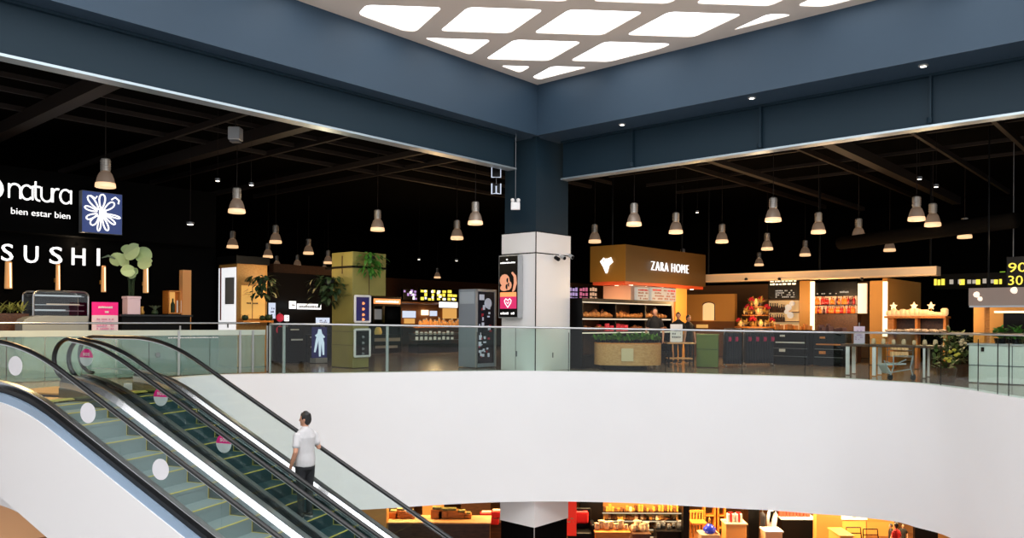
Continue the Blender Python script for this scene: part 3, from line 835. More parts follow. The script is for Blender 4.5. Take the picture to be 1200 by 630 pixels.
# ================================================================== people
def limb(bm, pts, rs, n=10):
    """tapering limb with rounded ends; rs: radius or (rx, ry)"""
    pts = [Vector(p) for p in pts]; prev = None; N = len(pts); up = None
    rr = [(r, r) if not isinstance(r, tuple) else r for r in rs]
    d0 = (pts[0]-pts[1]).normalized(); d1 = (pts[-1]-pts[-2]).normalized()
    pts = [pts[0]+d0*min(rr[0])*.7]+pts+[pts[-1]+d1*min(rr[-1])*.7]
    rr = [(rr[0][0]*.45, rr[0][1]*.45)]+rr+[(rr[-1][0]*.45, rr[-1][1]*.45)]
    for i, p in enumerate(pts):
        d = (pts[min(i+1, N+1)]-pts[max(i-1, 0)]).normalized()
        x = Vector((1, 0, 0)); x = (x-d*x.dot(d))
        if x.length < .2: x = Vector((0, 1, 0)); x = x-d*x.dot(d)
        x.normalize(); y = d.cross(x).normalized()
        q = ring(bm, p, x, y, rr[i][0], rr[i][1], n)
        if prev: bridge(bm, prev, q)
        else: cap(bm, q[::-1])
        prev = q
    cap(bm, prev); return bm
def remesh(o, v, sm=3):
    m = o.modifiers.new('r', 'REMESH'); m.mode = 'VOXEL'; m.voxel_size = v; m.use_smooth_shade = True
    if sm: s = o.modifiers.new('s', 'SMOOTH'); s.factor = .5; s.iterations = sm
def hand(bm, wrist, fwd, side, curl=.5, sgn=1, scale=1.0):
    """palm and five unequal, bent fingers. FWD: along the hand; SIDE: towards the thumb; the palm faces FWD x SIDE * sgn"""
    w_ = Vector(wrist); f = Vector(fwd).normalized(); s = Vector(side); s = (s-f*s.dot(f)).normalized(); pn = f.cross(s)*sgn
    k = scale
    limb(bm, [w_, w_+f*.035*k, w_+f*.08*k], [.024*k, (.03*k, .03*k), .034*k])
    for i, (off, ln) in enumerate(((.03, .068), (.01, .077), (-.01, .07), (-.028, .055))):
        b = w_+f*.085*k+s*off*k; a1 = curl*.5; a2 = curl*1.2; a3 = curl*1.8
        p1 = b+(f*math.cos(a1)+pn*math.sin(a1))*ln*.45*k; p2 = p1+(f*math.cos(a2)+pn*math.sin(a2))*ln*.32*k; p3 = p2+(f*math.cos(a3)+pn*math.sin(a3))*ln*.25*k
        limb(bm, [b-f*.02*k, p1, p2, p3], [.0095*k, .009*k, .0085*k, .007*k], 7)
    b = w_+f*.03*k+s*.028*k; p1 = b+(f*.7+s*.7)*.035*k; p2 = p1+(f*.9+s*.25+pn*.4)*.03*k
    limb(bm, [b-s*.012*k, p1, p2], [.013*k, .0105*k, .008*k], 7)
def person(label, loc, rot, hgt, cols, lh=None, rh=None, head_turn=0, group=None, le=None, re_=None, fine=.0065, lfwd=None, rfwd=None):
    """local axes: x to the person's right, y forward, z up; built for 1.72 m"""
    th = thing('person', label, 'person', loc, group)
    th.rotation_euler = (0, 0, rot); k = hgt/1.72; th.scale = (k, k, k)
    lh = Vector(lh or (-.25, .06, .80)); rh = Vector(rh or (.25, .06, .80))
    ls, rs = Vector((-.16, 0, 1.365)), Vector((.16, 0, 1.365))
    le = Vector(le or (-.25, -.03, 1.10)); re_ = Vector(re_ or (.25, -.03, 1.10))
    H = Matrix.Translation((0, .0, 1.5)) @ Matrix.Rotation(head_turn, 4, 'Z')
    hp = lambda x, y, z: (H @ Vector((x, y, z)))
    bm = B()
    # torso and pelvis
    limb(bm, [(0, 0, .84), (0, 0, .95), (0, .005, 1.06), (0, .01, 1.2), (0, 0, 1.33), (0, -.005, 1.42), (0, 0, 1.47)], [(.15, .1), (.165, .115), (.14, .1), (.155, .11), (.17, .11), (.13, .085), (.07, .065)], 16)
    limb(bm, [(0, -.005, 1.43), hp(0, .0, -.005), hp(0, .01, .05)], [.062, .053, .05], 12)
    # head
    limb(bm, [hp(0, .015, .03), hp(0, .02, .07), hp(0, .012, .12), hp(0, .005, .17), hp(0, .0, .205)], [(.045, .06), (.062, .078), (.072, .09), (.07, .088), (.04, .055)], 16)
    limb(bm, [hp(0, .085, .125), hp(0, .105, .09)], [.008, .014], 8)            # nose
    limb(bm, [hp(-.02, .083, .055), hp(.02, .083, .055)], [.009, .009], 8)      # lips
    limb(bm, [hp(0, .07, .02), hp(0, .075, .025)], [.022, .02], 8)              # chin
    for s in (-1, 1):
        limb(bm, [hp(s*.073, -.01, .085), hp(s*.079, -.018, .12)], [(.008, .016), (.009, .02)], 8)   # ears
        limb(bm, [hp(s*.012, .083, .128), hp(s*.045, .075, .13)], [.008, .008], 8)                  # brow
    # arms
    for sh, el, ha, s, fw in ((ls, le, lh, -1, lfwd), (rs, re_, rh, 1, rfwd)):
        limb(bm, [sh, sh.lerp(el, .5), el, el.lerp(ha, .4), ha], [.05, .046, .038, .037, .025], 12)
        fwd = Vector(fw) if fw else (ha-el)
        hand(bm, ha, fwd, Vector((-s*.25, 1, .1)) if abs(fwd.normalized().y) < .8 else Vector((-s, 0, .2)), .55 if not fw else .9, -s if abs(fwd.normalized().y) < .8 else -s)
    # legs and feet
    for s, yk in ((-1, .0), (1, .0)):
        x = s*.085
        limb(bm, [(x, 0, .88), (x, .005, .7), (x*.98, .01, .48), (x*.97, -.01, .32), (x*.95, -.01, .09)], [(.08, .085), .068, .046, .044, .03], 12)
        limb(bm, [(x*.95, -.03, .05), (x, .06, .035), (x*1.05, .14, .025)], [(.035, .04), (.042, .03), (.04, .02)], 10)
    body = obj('body', bm, M['skin'], th, local=True); remesh(body, fine, 3)
    # eyes
    for s in (-1, 1):
        bm = B(); ball(bm, hp(s*.03, .078, .115), .011); ball(bm, hp(s*.031, .0865, .115), .0055); obj('eye', bm, M['eye'], body, local=True)
    # hair
    bm = B()
    limb(bm, [hp(0, -.035, .055), hp(0, -.03, .1), hp(0, -.018, .15), hp(0, -.005, .19), hp(0, .0, .22)], [(.06, .05), (.077, .068), (.081, .082), (.078, .092), (.05, .065)], 16)
    limb(bm, [hp(-.045, .045, .192), hp(0, .056, .205), hp(.045, .045, .192)], [.02, .024, .02], 10)
    for s in (-1, 1): limb(bm, [hp(s*.074, .02, .17), hp(s*.077, .022, .115)], [.014, .007], 8)
    h = obj('hair', bm, M['hair'], body, local=True); remesh(h, .009, 2)
    # shirt
    bm = B()
    limb(bm, [(0, 0, .855), (0, 0, .95), (0, .005, 1.06), (0, .01, 1.2), (0, 0, 1.33), (0, -.005, 1.43), (0, -.003, 1.462)], [(.172, .132), (.178, .132), (.166, .122), (.17, .125), (.178, .122), (.14, .095), (.085, .08)], 18)
    for sh, el in ((ls, le), (rs, re_)):
        limb(bm, [sh+Vector((0, 0, .0)), sh.lerp(el, .35), sh.lerp(el, .68)], [.064, .062, .062], 12)
    s_ = obj('t_shirt', bm, cols[0], th, local=True); remesh(s_, .010, 2)
    # trousers
    bm = B()
    limb(bm, [(0, 0, .80), (0, 0, .9), (0, 0, .98)], [(.165, .12), (.172, .125), (.165, .12)], 16)
    for s in (-1, 1):
        x = s*.085
        limb(bm, [(x, 0, .86), (x, .005, .7), (x*.98, .01, .48), (x*.97, -.005, .3), (x*.95, -.005, .085)], [(.088, .1), .085, .066, .06, .052], 12)
    t_ = obj('trousers', bm, cols[1], th, local=True); remesh(t_, .010, 2)
    for s in (-1, 1):
        x = s*.083
        bm = B(); limb(bm, [(x, -.05, .05), (x, .03, .05), (x*1.05, .12, .035), (x*1.08, .17, .03)], [(.042, .045), (.046, .045), (.047, .033), (.035, .025)], 12)
        sh = obj('shoe', bm, cols[2], th, local=True, smooth=True)
        bm = B(); prism(bm, [Vector((x+.048*math.cos(a)*1.0, .055+.135*math.sin(a), .0)) for a in [2*PI*i/16 for i in range(16)]], Z3*.022); obj('sole', bm, M['sole'], sh, local=True)
    return th
M['eye'] = mat('dark_eye', S(30, 24, 22), .2)
# the man on the escalator: centre of the far escalator's tread at x = 348
nm = (N3+N4)/2; sm = s_at(nm, 345.5, .93)
# stand him on a real tread
run = .40; kk = math.floor((.35-sm)/run); s0 = .35-kk*run
ztread = zl(s0-run*.5)-.93
ppos = esc(s0-run*.5, nm, ztread+.003)
rot = math.radians(48)          # faces away from the viewer and up the escalator
k = 1.64/1.72
def tolocal(p):
    q = Matrix.Rotation(-rot, 3, 'Z') @ (Vector(p)-ppos); return q/k
sH = s_at(N4, 371, 0); hp4 = esc(sH, N4-.01, zl(sH)+.035)
rh = tolocal(hp4)
rw = rh+Vector((-.02, -.07, .03))
el = Vector((.235, -.06, 1.13)).lerp(rw, .0)
person('man in pale grey t-shirt and dark trousers riding the escalator, hand on its rail', ppos, rot, 1.64, (M['tshirt'], M['trousers'], M['shoe']),
       lh=(-.235, .07, .83), le=(-.225, -.06, 1.10), rh=tuple(rw), re_=(.235, -.04, 1.13), head_turn=math.radians(30), rfwd=(rh-rw))
PERSON = person

# ================================================================== store row behind the escalators
PL = Vector((-11.03, 19, 0))                         # the store fronts run along U from here
def onrow(px, off=0):                                # a point of that front line seen at px
    P = PL+V*off; return P+U*solve(P, U, px)
def zrow(P, y, px): return EYE-(y-HY-ROLL*(px-600))*P.y/F
def rowpanel(bm, x0, x1, y0, y1, off, dep, mi=0):    # upright slab on the row between px x0..x1, y0..y1 (at x0), going DEP back
    P = onrow(x0, off); ln = (onrow(x1, off)-P).length
    za, zb = zrow(P, y0, x0), zrow(P, y1, x0)
    para(bm, P+Z3*zb, U*ln, V*dep, Z3*(za-zb), mi); return P, ln, zb, za
# dark store front wall
bm = B(); P = onrow(-80, .6); para(bm, P, U*((onrow(252, .6)-P).length), V*.2, Z3*3.95); struct('wall_storefront', bm, M['dark'])
bm = B(); P = onrow(-80, .05); para(bm, P+Z3*3.35, U*((onrow(252, .05)-P).length), V*.5, Z3*1.5); struct('wall_sign_band', bm, M['dark'])
# natura lettering (strokes)
sg = thing('store_sign', 'white lit sign reading natura bien estar bien', 'sign', onrow(40)+Z3*3.9)
P0 = onrow(6.5); lw = (onrow(80)-P0).length
base = zrow(P0, 231.5, 6.5); xh = .33
r_ = .024
def stroke(bm, pts, ox): tube(bm, [P0+U*(ox+x*.30)+Z3*(base+z*xh) - V*.06 for x, z in pts], r_, 6)
arc = lambda cx, cz, rx, rz, a0, a1, n=12: [(cx+rx*math.cos(math.radians(a0+(a1-a0)*i/n)), cz+rz*math.sin(math.radians(a0+(a1-a0)*i/n))) for i in range(n+1)]
pit = lw/5.25
def glyph(ch, ox):
    bm = B()
    if ch == 'n': stroke(bm, [(0, 0), (0, 1)], ox); stroke(bm, [(0, .6)]+arc(.4, .62, .38, .38, 160, 0)+[(.78, 0)], ox)
    if ch == 'a': stroke(bm, arc(.4, .5, .4, .5, 40, 320, 16), ox); stroke(bm, [(.8, 1), (.8, 0)], ox)
    if ch == 't': stroke(bm, [(.15, 1.35), (.15, .3)]+arc(.42, .28, .27, .28, 180, 280, 8), ox); stroke(bm, [(.0, .98), (.48, .98)], ox)
    if ch == 'u': stroke(bm, [(0, 1), (0, .4)]+arc(.38, .4, .38, .4, 180, 360)+[(.76, 1)], ox); stroke(bm, [(.76, .4), (.76, 0)], ox)
    if ch == 'r': stroke(bm, [(0, 0), (0, 1)], ox); stroke(bm, [(0, .6)]+arc(.34, .62, .32, .36, 160, 70, 8), ox)
    obj('letter', bm, L['sign'], sg)
ox = 0.03
for ch, wd in (('n', 1.0), ('a', 1.04), ('t', .68), ('u', 1.0), ('r', .66), ('a', 1.0)):
    glyph(ch, ox); ox += wd*.30*lw/1.62
bm = B(); tube(bm, [P0-V*.06-U*(.20)+U*x*.3+Z3*(base+z*xh) for x, z in arc(-.2, .55, .5, .62, 0, 360, 20)], .035, 6); obj('ring_mark', bm, L['sign'], sg)
P1 = onrow(11); bm = textbm('bien estar bien', P1-V*.04+Z3*(zrow(P1, 250.5, 11)), U, -V, (onrow(80)-P1).length, None, .03, thin=-.012); obj('tagline', bm, L['sign'], sg)
# flower lightbox
fb = thing('lightbox', 'square navy lightbox with a white line-drawn flower', 'sign', onrow(118, -.3)+Z3*3.2)
bm = B(); P, ln, zb, za = rowpanel(bm, 95, 142, 222.5, 271.5, -.3, .2); obj('box_frame', bm, M['grey'], fb)
bm = B(); P, ln, zb, za = rowpanel(bm, 95.3, 141.7, 223, 271, -.31, .008); face = obj('navy_face', bm, L['blue'], fb)
def fl(pts, r=.022):
    tube(bmf, [P+U*(ln*x)+Z3*(zb+(za-zb)*y)-V*.012 for x, y in pts], r, 6)
bmf = B()
def petal(cx, cy, ang, l, wd):
    a = math.radians(ang); c, s = math.cos(a), math.sin(a); pts = []
    for i in range(15):
        t = i/14*2*PI; u_ = (1-math.cos(t))/2*l; v_ = math.sin(t)*wd*(.4+.6*(u_/l))
        pts.append((cx+c*(.1+u_)-s*v_, cy+s*(.1+u_)+c*v_))
    fl(pts, .018)
for ang, l, wd in ((85, .36, .1), (130, .4, .09), (165, .32, .06), (205, .3, .07), (232, .3, .09), (262, .36, .05), (292, .36, .07), (325, .34, .06), (350, .4, .04), (40, .33, .09)): petal(.46, .5, ang, l, wd)
fl([(.72, .85), (.82, .92), (.92, .85), (.9, .76)], .018)
fl([(.2, .9), (.32, .84), (.36, .9)], .016)
obj('flower_drawing', bmf, L['sign'], face)
bm = B(); ball(bm, P+U*ln*.46+Z3*(zb+(za-zb)*.49)-V*.02, .14, sc=(1, .15, .85)); obj('flower_heart', bm, L['sign'], face)
# SUSHI
ss_ = thing('store_sign', 'white lit block letters spelling SUSHI', 'sign', onrow(58, -.2)+Z3*2.9)
for ch, x0, x1, yb in (('S', 0.5, 14, 305.2), ('U', 27, 43.5, 307.5), ('S', 57, 71.5, 308.7), ('H', 83, 98.5, 310.2), ('I', 112.6, 115.5, 311)):
    A = onrow(x0, -.2); z = zrow(A, yb, x0); hgt = zrow(A, yb-20, x0)-z
    bm = textbm(ch, A+Z3*z, U, -V, (onrow(x1, -.2)-A).length, hgt, .05)
    obj('letter', bm, L['sign'], ss_)
# amber wall lights under the sign
for x0, x1, y0, y1, lab in ((63.5, 71, 310, 340, 'copper tube wall light under the U and S'), (117, 124.5, 312, 342, 'copper tube wall light under the last sign letter'), (166, 174.5, 313, 343, 'copper tube wall light behind the big pale plant'), (3, 15.5, 307, 338, 'copper tube wall light under the first sign letter')):
    A = onrow((x0+x1)/2, .45); za, zb = zrow(A, y0, x0), zrow(A, y1, x0); r = (onrow(x1, .45)-onrow(x0, .45)).length/2*.72
    th = thing('wall_light', lab, 'lamp', A+Z3*zb, 'copper tube wall lights')
    bm = B(); lathe(bm, A+Z3*zb, [(r, 0), (r*1.05, .03), (r*.9, (za-zb)), (r*.7, za-zb+.02)], 14); obj('copper_tube', bm, mat('lit_copper', S(190, 120, 60), .35, .6, (1, .55, .22, 1), .35), th, smooth=False)
    bm = B(); tube(bm, [A-V*r*.9+Z3*(zb+.02)+U*r*.3, A-V*r*.85+Z3*(za-.02)+U*r*.2], r*.28, 6); obj('light_slit', bm, L['warm'], th)
    bm = B(); para(bm, A+V*.02-U*.04+Z3*(zb+.2), U*.08, V*.14, Z3*.1); obj('bracket', bm, M['brass'], th)
# tall copper column + niche
for x0, x1, y0, y1, off, lab in ((213.5, 223.5, 316, 386, .3, 'tall lit wooden pilaster beside the bottle niche'),):
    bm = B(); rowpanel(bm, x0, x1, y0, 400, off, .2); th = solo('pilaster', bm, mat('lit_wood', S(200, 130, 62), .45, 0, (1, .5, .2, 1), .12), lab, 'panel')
th = thing('display_niche', 'open wooden niche holding a dark bottle and white card', 'shelf', onrow(204, .2)+Z3*.0)
bm = B()
P, ln, zb, za = rowpanel(bm, 197, 211.5, 340, 341.5, .15, .35); rowpanel(bm, 197, 211.5, 366, 367.5, .15, .35); rowpanel(bm, 197, 198.3, 340, 367, .15, .35); rowpanel(bm, 210, 211.5, 340, 367, .15, .35)
obj('niche_frame', bm, M['w3'], th)
bm = B(); rowpanel(bm, 198, 210.5, 341, 367, .42, .05); obj('niche_back', bm, L['amber'], th)
bm = B(); rowpanel(bm, 196.5, 212, 367.4, 402, .12, .4); obj('cupboard_base', bm, M['black'], th)
A = onrow(202, .25); zz = zrow(A, 366, 202)
bm = B(); lathe(bm, A+Z3*zz, [(.05, 0), (.055, .02), (.055, .22), (.02, .3), (.02, .38)], 12); solo('bottle', bm, M['darkleaf'], 'dark bottle standing in the wooden niche', 'bottle', smooth=True)
A = onrow(207, .25); bm = B(); para(bm, A+Z3*zz, U*.12, V*.02, Z3*.33); solo('price_card', bm, L['paper'], 'white card standing beside the bottle in the niche', 'card')
# black counter with plant pot
ct = thing('store_counter', 'black counter below the big pale plant', 'counter', onrow(180, -1.2))
P = onrow(141, -1.3); ln = (onrow(226, -1.3)-P).length; zc = zrow(P, 368, 141)
bm = B(); para(bm, P+Z3*(zc-.05), U*ln, V*.7, Z3*.05); obj('worktop', bm, M['rubber'], ct, bevel=.008)
bm = B(); para(bm, P+U*.05+V*.05, U*(ln-.1), V*.6, Z3*(zc-.05)); obj('front_panel', bm, M['black'], ct)
A = onrow(153.5, -.95); zp = zc
pt = thing('potted_plant', 'big pale green leafy plant in a pinkish square pot on the black counter', 'plant', A+Z3*zp)
hp_ = zrow(A, 347, 153)-zp; rw_ = .155
bm = B(); para(bm, A+Z3*zp-U*rw_-V*rw_, U*2*rw_, V*2*rw_, Z3*(hp_*.86)); para(bm, A+Z3*(zp+hp_*.86)-(U+V)*(rw_+.015), U*(2*rw_+.03), V*(2*rw_+.03), Z3*hp_*.14); obj('pot', bm, M['pot'], pt, bevel=.012)
top = A+Z3*(zp+hp_)
bm = B()
for q in range(7):
    a = q*.9; tube(bm, [top+Vector((.05*math.cos(a), .05*math.sin(a), -.02)), top+Vector((.06*math.cos(a), .05*math.sin(a), .35)), top+Vector((.12*math.cos(a), .1*math.sin(a), .6))], .014, 6)
obj('stem', bm, M['darkleaf'], pt)
def leafm(bm, base, d, ln, wd, droop=.3, lobes=0, th_=.006):
    d = d.normalized(); side = d.cross(Z3)
    if side.length < .1: side = Vector((1, 0, 0))
    side.normalize(); upv = side.cross(d).normalized()
    n = 9; rows = []
    for i in range(n+1):
        t = i/n; c = base+d*ln*t+upv*(-droop*ln*t*t); w_ = wd*math.sin(PI*min(1, t*.93+.05))**.7
        if lobes and i % 2: w_ *= .72
        rows.append((bm.verts.new(c-side*w_+upv*.1*w_), bm.verts.new(c), bm.verts.new(c+side*w_+upv*.1*w_)))
    for a, b in zip(rows, rows[1:]):
        bm.faces.new((a[0], a[1], b[1], b[0])); bm.faces.new((a[1], a[2], b[2], b[1]))
    return bm
def solidify(o, t=.008):
    m = o.modifiers.new('sol', 'SOLIDIFY'); m.thickness = t
def pxp(px, py, D): return at(px, py, D)
Dp = A.y
for (x0, y0, x1, y1, wd, dz) in ((146, 300, 163, 289, .2, -.1), (160, 293, 176, 304, .2, 0), (142, 310, 134, 297, .19, .1), (152, 306, 138, 303, .17, .2), (158, 316, 142, 318, .16, -.1), (152, 318, 160, 322, .15, .15), (162, 308, 178, 308, .16, -.15), (153, 298, 150, 287, .2, .2), (166, 306, 172, 312, .13, .1)):
    p0, p1 = at(x0, y0, Dp-.15+dz), at(x1, y1, Dp-.3+dz)
    bm = B(); d = p1-p0; ln = d.length; n_ = Vector((0, -1, .25)).normalized(); side = d.cross(n_).normalized()
    pts = []
    for i in range(9):
        t = i/8; pts.append((p0+d*t, wd*math.sin(PI*(.08+.86*t))**.6))
    rows = [(bm.verts.new(c-side*w_), bm.verts.new(c+n_*.04), bm.verts.new(c+side*w_)) for c, w_ in pts]
    for a, b in zip(rows, rows[1:]): bm.faces.new((a[0], a[1], b[1], b[0])); bm.faces.new((a[1], a[2], b[2], b[1]))
    o = obj('leaf', bm, M['paleleaf'], pt, smooth=False); solidify(o, .012)
bm = B(); p0 = at(135, 303, Dp-.2); tube(bm, [p0, at(127, 299.5, Dp-.3), at(119, 302, Dp-.35)], [.02, .03, .008], 6); obj('leaf', bm, mat('grey_green_leaf', S(110, 130, 112), .5), pt)
bm = B(); tube(bm, [top+Z3*.1, at(154, 335, Dp), at(158, 322, Dp-.1)], .02, 6); obj('main_stem', bm, M['darkleaf'], pt)
A2_ = onrow(181, -.95); 
th = thing('wire_ornament', 'little leafy ornament on the black counter', 'ornament', A2_+Z3*zc)
bm = B(); lathe(bm, A2_+Z3*zc, [(.06, 0), (.08, .03), (.07, .1), (.05, .12)], 12); obj('cup', bm, M['darkleaf'], th)
bm = B()
for q in range(12): leafm(bm, A2_+Z3*(zc+.1), Vector((math.cos(q*2.4), math.sin(q*2.4), 1.4)), .2, .03)
obj('sprigs', bm, mat('grey_leaf', S(120, 130, 100), .6), th)
A3_ = onrow(166, -.9); bm = B(); lathe(bm, A3_+Z3*zc, [(.04, 0), (.06, .05), (.03, .14), (.045, .2)], 12); solo('vase', bm, M['brass'], 'small brass vase between pot and ornament', 'vase', smooth=True)
# golden bowls on lower shelf of counter
A4_ = at(152, 384, onrow(152, -1.4).y-.4)
# standee banner
bs = thing('standing_banner', 'white standing banner with a pink headed top by the escalators', 'banner', onrow(122, -1.2))
P = onrow(107.5, -1.2); P.z = 0; ln = (onrow(138, -1.2)-P).length; zt = zrow(P, 353.5, 107); zm = zrow(P, 369, 107)
bm = B(); para(bm, P+Z3*.05, U*ln, V*.03, Z3*(zm-.05)); obj('white_panel', bm, mat('pale_pink_print', S(238, 214, 226), .5), bs)
bm = B(); para(bm, P+Z3*zm-V*.001, U*ln, V*.032, Z3*(zt-zm)); obj('pink_header', bm, mat('magenta_banner', S(225, 22, 125), .5, 0, S(225, 22, 125), .25), bs)
bm = B(); scribble(bm, P+U*.13+Z3*(zm+.15)-V*.012, U, -V, ln-.26, .09, 1, 1, .008, 11); scribble(bm, P+U*.28+Z3*(zm+.04)-V*.012, U, -V, ln-.5, .09, 1, 1, .008, 5); obj('header_lettering', bm, M['white'], bs)
bm = B(); scribble(bm, P+U*.1+Z3*(zm-.35)-V*.012, U, -V, ln-.2, .3, 4, .8, .006, 10); obj('body_lettering', bm, mat('pink_type', S(226, 150, 190), .5), bs)
bm = B(); para(bm, P+U*.06-V*.15, U*(ln-.12), V*.33, Z3*.05); obj('foot', bm, M['lgrey'], bs)
# refrigerated display case
dc = thing('display_case', 'rounded silver-framed chilled display case under the SUSHI letters', 'display case', onrow(70, -.5))
P = onrow(38.5, -.5); ln = (onrow(103, -.5)-P).length; za, zb = zrow(P, 340.5, 38), 0
r = .12; pts = []
for (cx, cz, a0) in ((ln-r, za-r, 0), (r, za-r, 90)):
    pts += [(cx+r*math.cos(math.radians(a0+90*i/6)), cz+r*math.sin(math.radians(a0+90*i/6))) for i in range(7)]
pts = [(ln, .5)]+pts+[(0, .5)]
bm = B(); tube(bm, [P+U*x+Z3*z for x, z in pts], .025, 8); tube(bm, [P+V*.7+U*x+Z3*z for x, z in pts], .025, 8); obj('frame', bm, M['steel'], dc)
bm = B(); prism(bm, [P+U*x+Z3*z+V*.01 for x, z in pts], V*.01); obj('front_glass', bm, G['case'], dc)
bm = B(); para(bm, P, U*ln, V*.72, Z3*.5); obj('plinth', bm, M['black'], dc)
bm = B(); para(bm, P+V*.66+Z3*.5, U*ln, V*.03, Z3*(za-.55)); obj('back_panel', bm, M['rubber'], dc)
for y, x0, x1, m in ((345, 42, 97, 'cool'), (355.5, 56, 95, 'warm'), (362.5, 42, 78, 'cool')):
    a = (x0-38.5)/64.5*ln; b = (x1-38.5)/64.5*ln; z = zrow(P, y, 38); bm = B(); para(bm, P+U*.04+V*.15+Z3*(z-.03), U*(ln-.08), V*.45, Z3*.02); sh = obj('shelf', bm, M['steel'], dc)
    bm = B(); para(bm, P+U*a+V*.13+Z3*(z-.02), U*(b-a), V*.02, Z3*.03); obj('shelf_light', bm, mat('dim_tube_'+m, (0, 0, 0, 1), .5, 0, (1, .8, .6, 1) if m == 'warm' else (.9, .97, 1, 1), .55), sh)
# curved pale counter hood in front
th = thing('counter_hood', 'pale rounded grey counter hood before the display case', 'counter', onrow(55, -1.1))
P = onrow(26, -1.1); ln = (onrow(103, -1.1)-P).length; z = zrow(P, 378, 26); zt = zrow(P, 369.5, 40)
bm = B(); prism(bm, [P+U*x+Z3*zz for x, zz in ((0, 0), (ln, 0), (ln, zt), (.35, zt), (.15, zt-.03), (.04, zt-.09), (0, z-.05))], V*.5); obj('hood', bm, mat('grey_lacquer', S(150, 156, 154), .3), th)
bm = B(); para(bm, P+U*.02-V*.02+Z3*.1, U*(ln-.04), V*.02, Z3*(z-.4)); obj('kick_panel', bm, M['lgrey'], th)
# green sparkling plant at far left
A = onrow(16, -.1); zz = zrow(A, 366, 16)
th = thing('potted_shrub', 'small lit spiky shrub in a planter under the first sign letter', 'plant', A)
bm = B(); para(bm, A-U*.5-V*.2, U*.75, V*.4, Z3*(zz-.02)); obj('planter', bm, M['w2'], th)
bm = B(); rnd = random.Random(11)
for q in range(60): leafm(bm, A+U*rnd.uniform(-.45, .2)+Z3*(zz-.02+rnd.uniform(0, .1)), Vector((rnd.uniform(-1, 1), rnd.uniform(-1, 1), rnd.uniform(.3, 1.3))), rnd.uniform(.18, .34), .022)
o = obj('foliage', bm, mat('yellow_green_leaf', S(170, 176, 96), .5), th)

# ---- white poster wall and wooden shop corner
cs = thing('shop_corner', 'wooden shop corner, its end wall a tall white lit poster', 'shop front', Vector((-7.6, 22.2, 0)))
Pk = at(277, 431, 22.0); Pk.z = 0; lu2 = solve(Pk, U, 312.5); lv2 = solve(Pk, V, 256)
zt = EYE+(373-308.5)*22/F
bm = B(); para(bm, Pk, U*lu2, V*lv2, Z3*zt); obj('wall_block', bm, wood('golden_plywood', S(176, 132, 66), S(158, 112, 50)), cs)
bm = B(); para(bm, Pk-U*.02+V*.03+Z3*.9, V*(lv2-.05), U*.015, Z3*(zt-1.0)); pw = obj('white_poster', bm, mat('lit_white_poster', S(235, 235, 240), .5, 0, (.95, .97, 1, 1), .75), cs)
bm = B(); para(bm, Pk-U*.03+V*.1+Z3*1.75, V*(lv2*.5), U*.01, Z3*.75); obj('poster_picture', bm, mat('grey_print', S(120, 122, 122), .5), pw)
bm = B(); para(bm, Pk-U*.03+V*(lv2*.82)+Z3*1.3, V*.07, U*.01, Z3*1.5); obj('red_edge_print', bm, mat('brick_print', S(150, 90, 80), .5), pw)
bm = B(); ball(bm, Pk-U*.03+V*lv2*.42+Z3*1.15, .05, sc=(.6, .6, 1.4)); obj('drop_mark', bm, mat('grey_print', S(120, 122, 122), .5), pw)
bm = B(); para(bm, Pk-U*.05-V*.05+Z3*zt, U*(lu2+.1), V*(lv2+.1), Z3*.0+Z3*.22); obj('dark_lintel', bm, M['black'], cs)
bm = B(); para(bm, Pk-V*.03+U*.12+Z3*1.35, U*(lu2-.2), V*.01, Z3*(zt-1.95)); obj('amber_back', bm, mat('amber_lit_back', S(230, 165, 70), .5, 0, (1, .6, .18, 1), .42), cs)
bm = B(); para(bm, Pk-V*.035+U*(lu2*.48)+Z3*1.35, U*.02, V*.01, Z3*(zt-1.95)); scribble(bm, Pk-V*.045+U*.2+Z3*1.75, U, -V, lu2-.5, .08, 1, .7, .005, 9); obj('dark_print', bm, M['w2'], cs)
def hangplant(label, P, n, ln, seed, group=None, spread=.35, m='darkleaf', wd=.05):
    th = thing('hanging_plant', label, 'plant', P, group); rnd = random.Random(seed)
    bm = B(); lathe(bm, P+Z3*-.02, [(.08, 0), (.13, .05), (.14, .14), (.12, .14)], 12); obj('pot', bm, M['rubber'], th)
    bm = B()
    for q in range(n):
        a = rnd.uniform(0, 2*PI); rr = rnd.uniform(.05, spread); b = P+Vector((rr*math.cos(a), rr*.7*math.sin(a), rnd.uniform(-ln, .22)))
        leafm(bm, b, Vector((math.cos(a), math.sin(a), rnd.uniform(-1, .6))), rnd.uniform(.12, .26), wd, .4)
    obj('foliage', bm, M[m], th); return th
q = Pk+U*lu2*.5-V*.5
hangplant('dark trailing plant hanging on the lit wooden shop corner', q+Z3*(EYE+(373-331)*21.6/F), 90, .35, 21, spread=.42)
for i, (fx, y, s, lab) in enumerate(((.15, 376, .1, 'dark little pot at the poster end of the wooden ledge'), (.72, 377, .09, 'dark little pot midway on the wooden ledge'), (.93, 374, .12, 'dark little pot at the outer end of the wooden ledge'))):
    c = Pk+U*lu2*fx-V*.2+Z3*1.3
    bm = B(); lathe(bm, c, [(s*.6, 0), (s, s*.7), (s*.8, s*1.3)], 10)
    for k2 in range(8): leafm(bm, c+Z3*s, Vector((math.cos(k2), math.sin(k2), .8)), .14, .03)
    solo('small_pot', bm, M['darkleaf'], lab, 'pot', 'little dark pots')
bm = B(); para(bm, Pk-V*.35+Z3*1.25, U*lu2, V*.35, Z3*.05); obj('ledge', bm, M['w3'], cs)

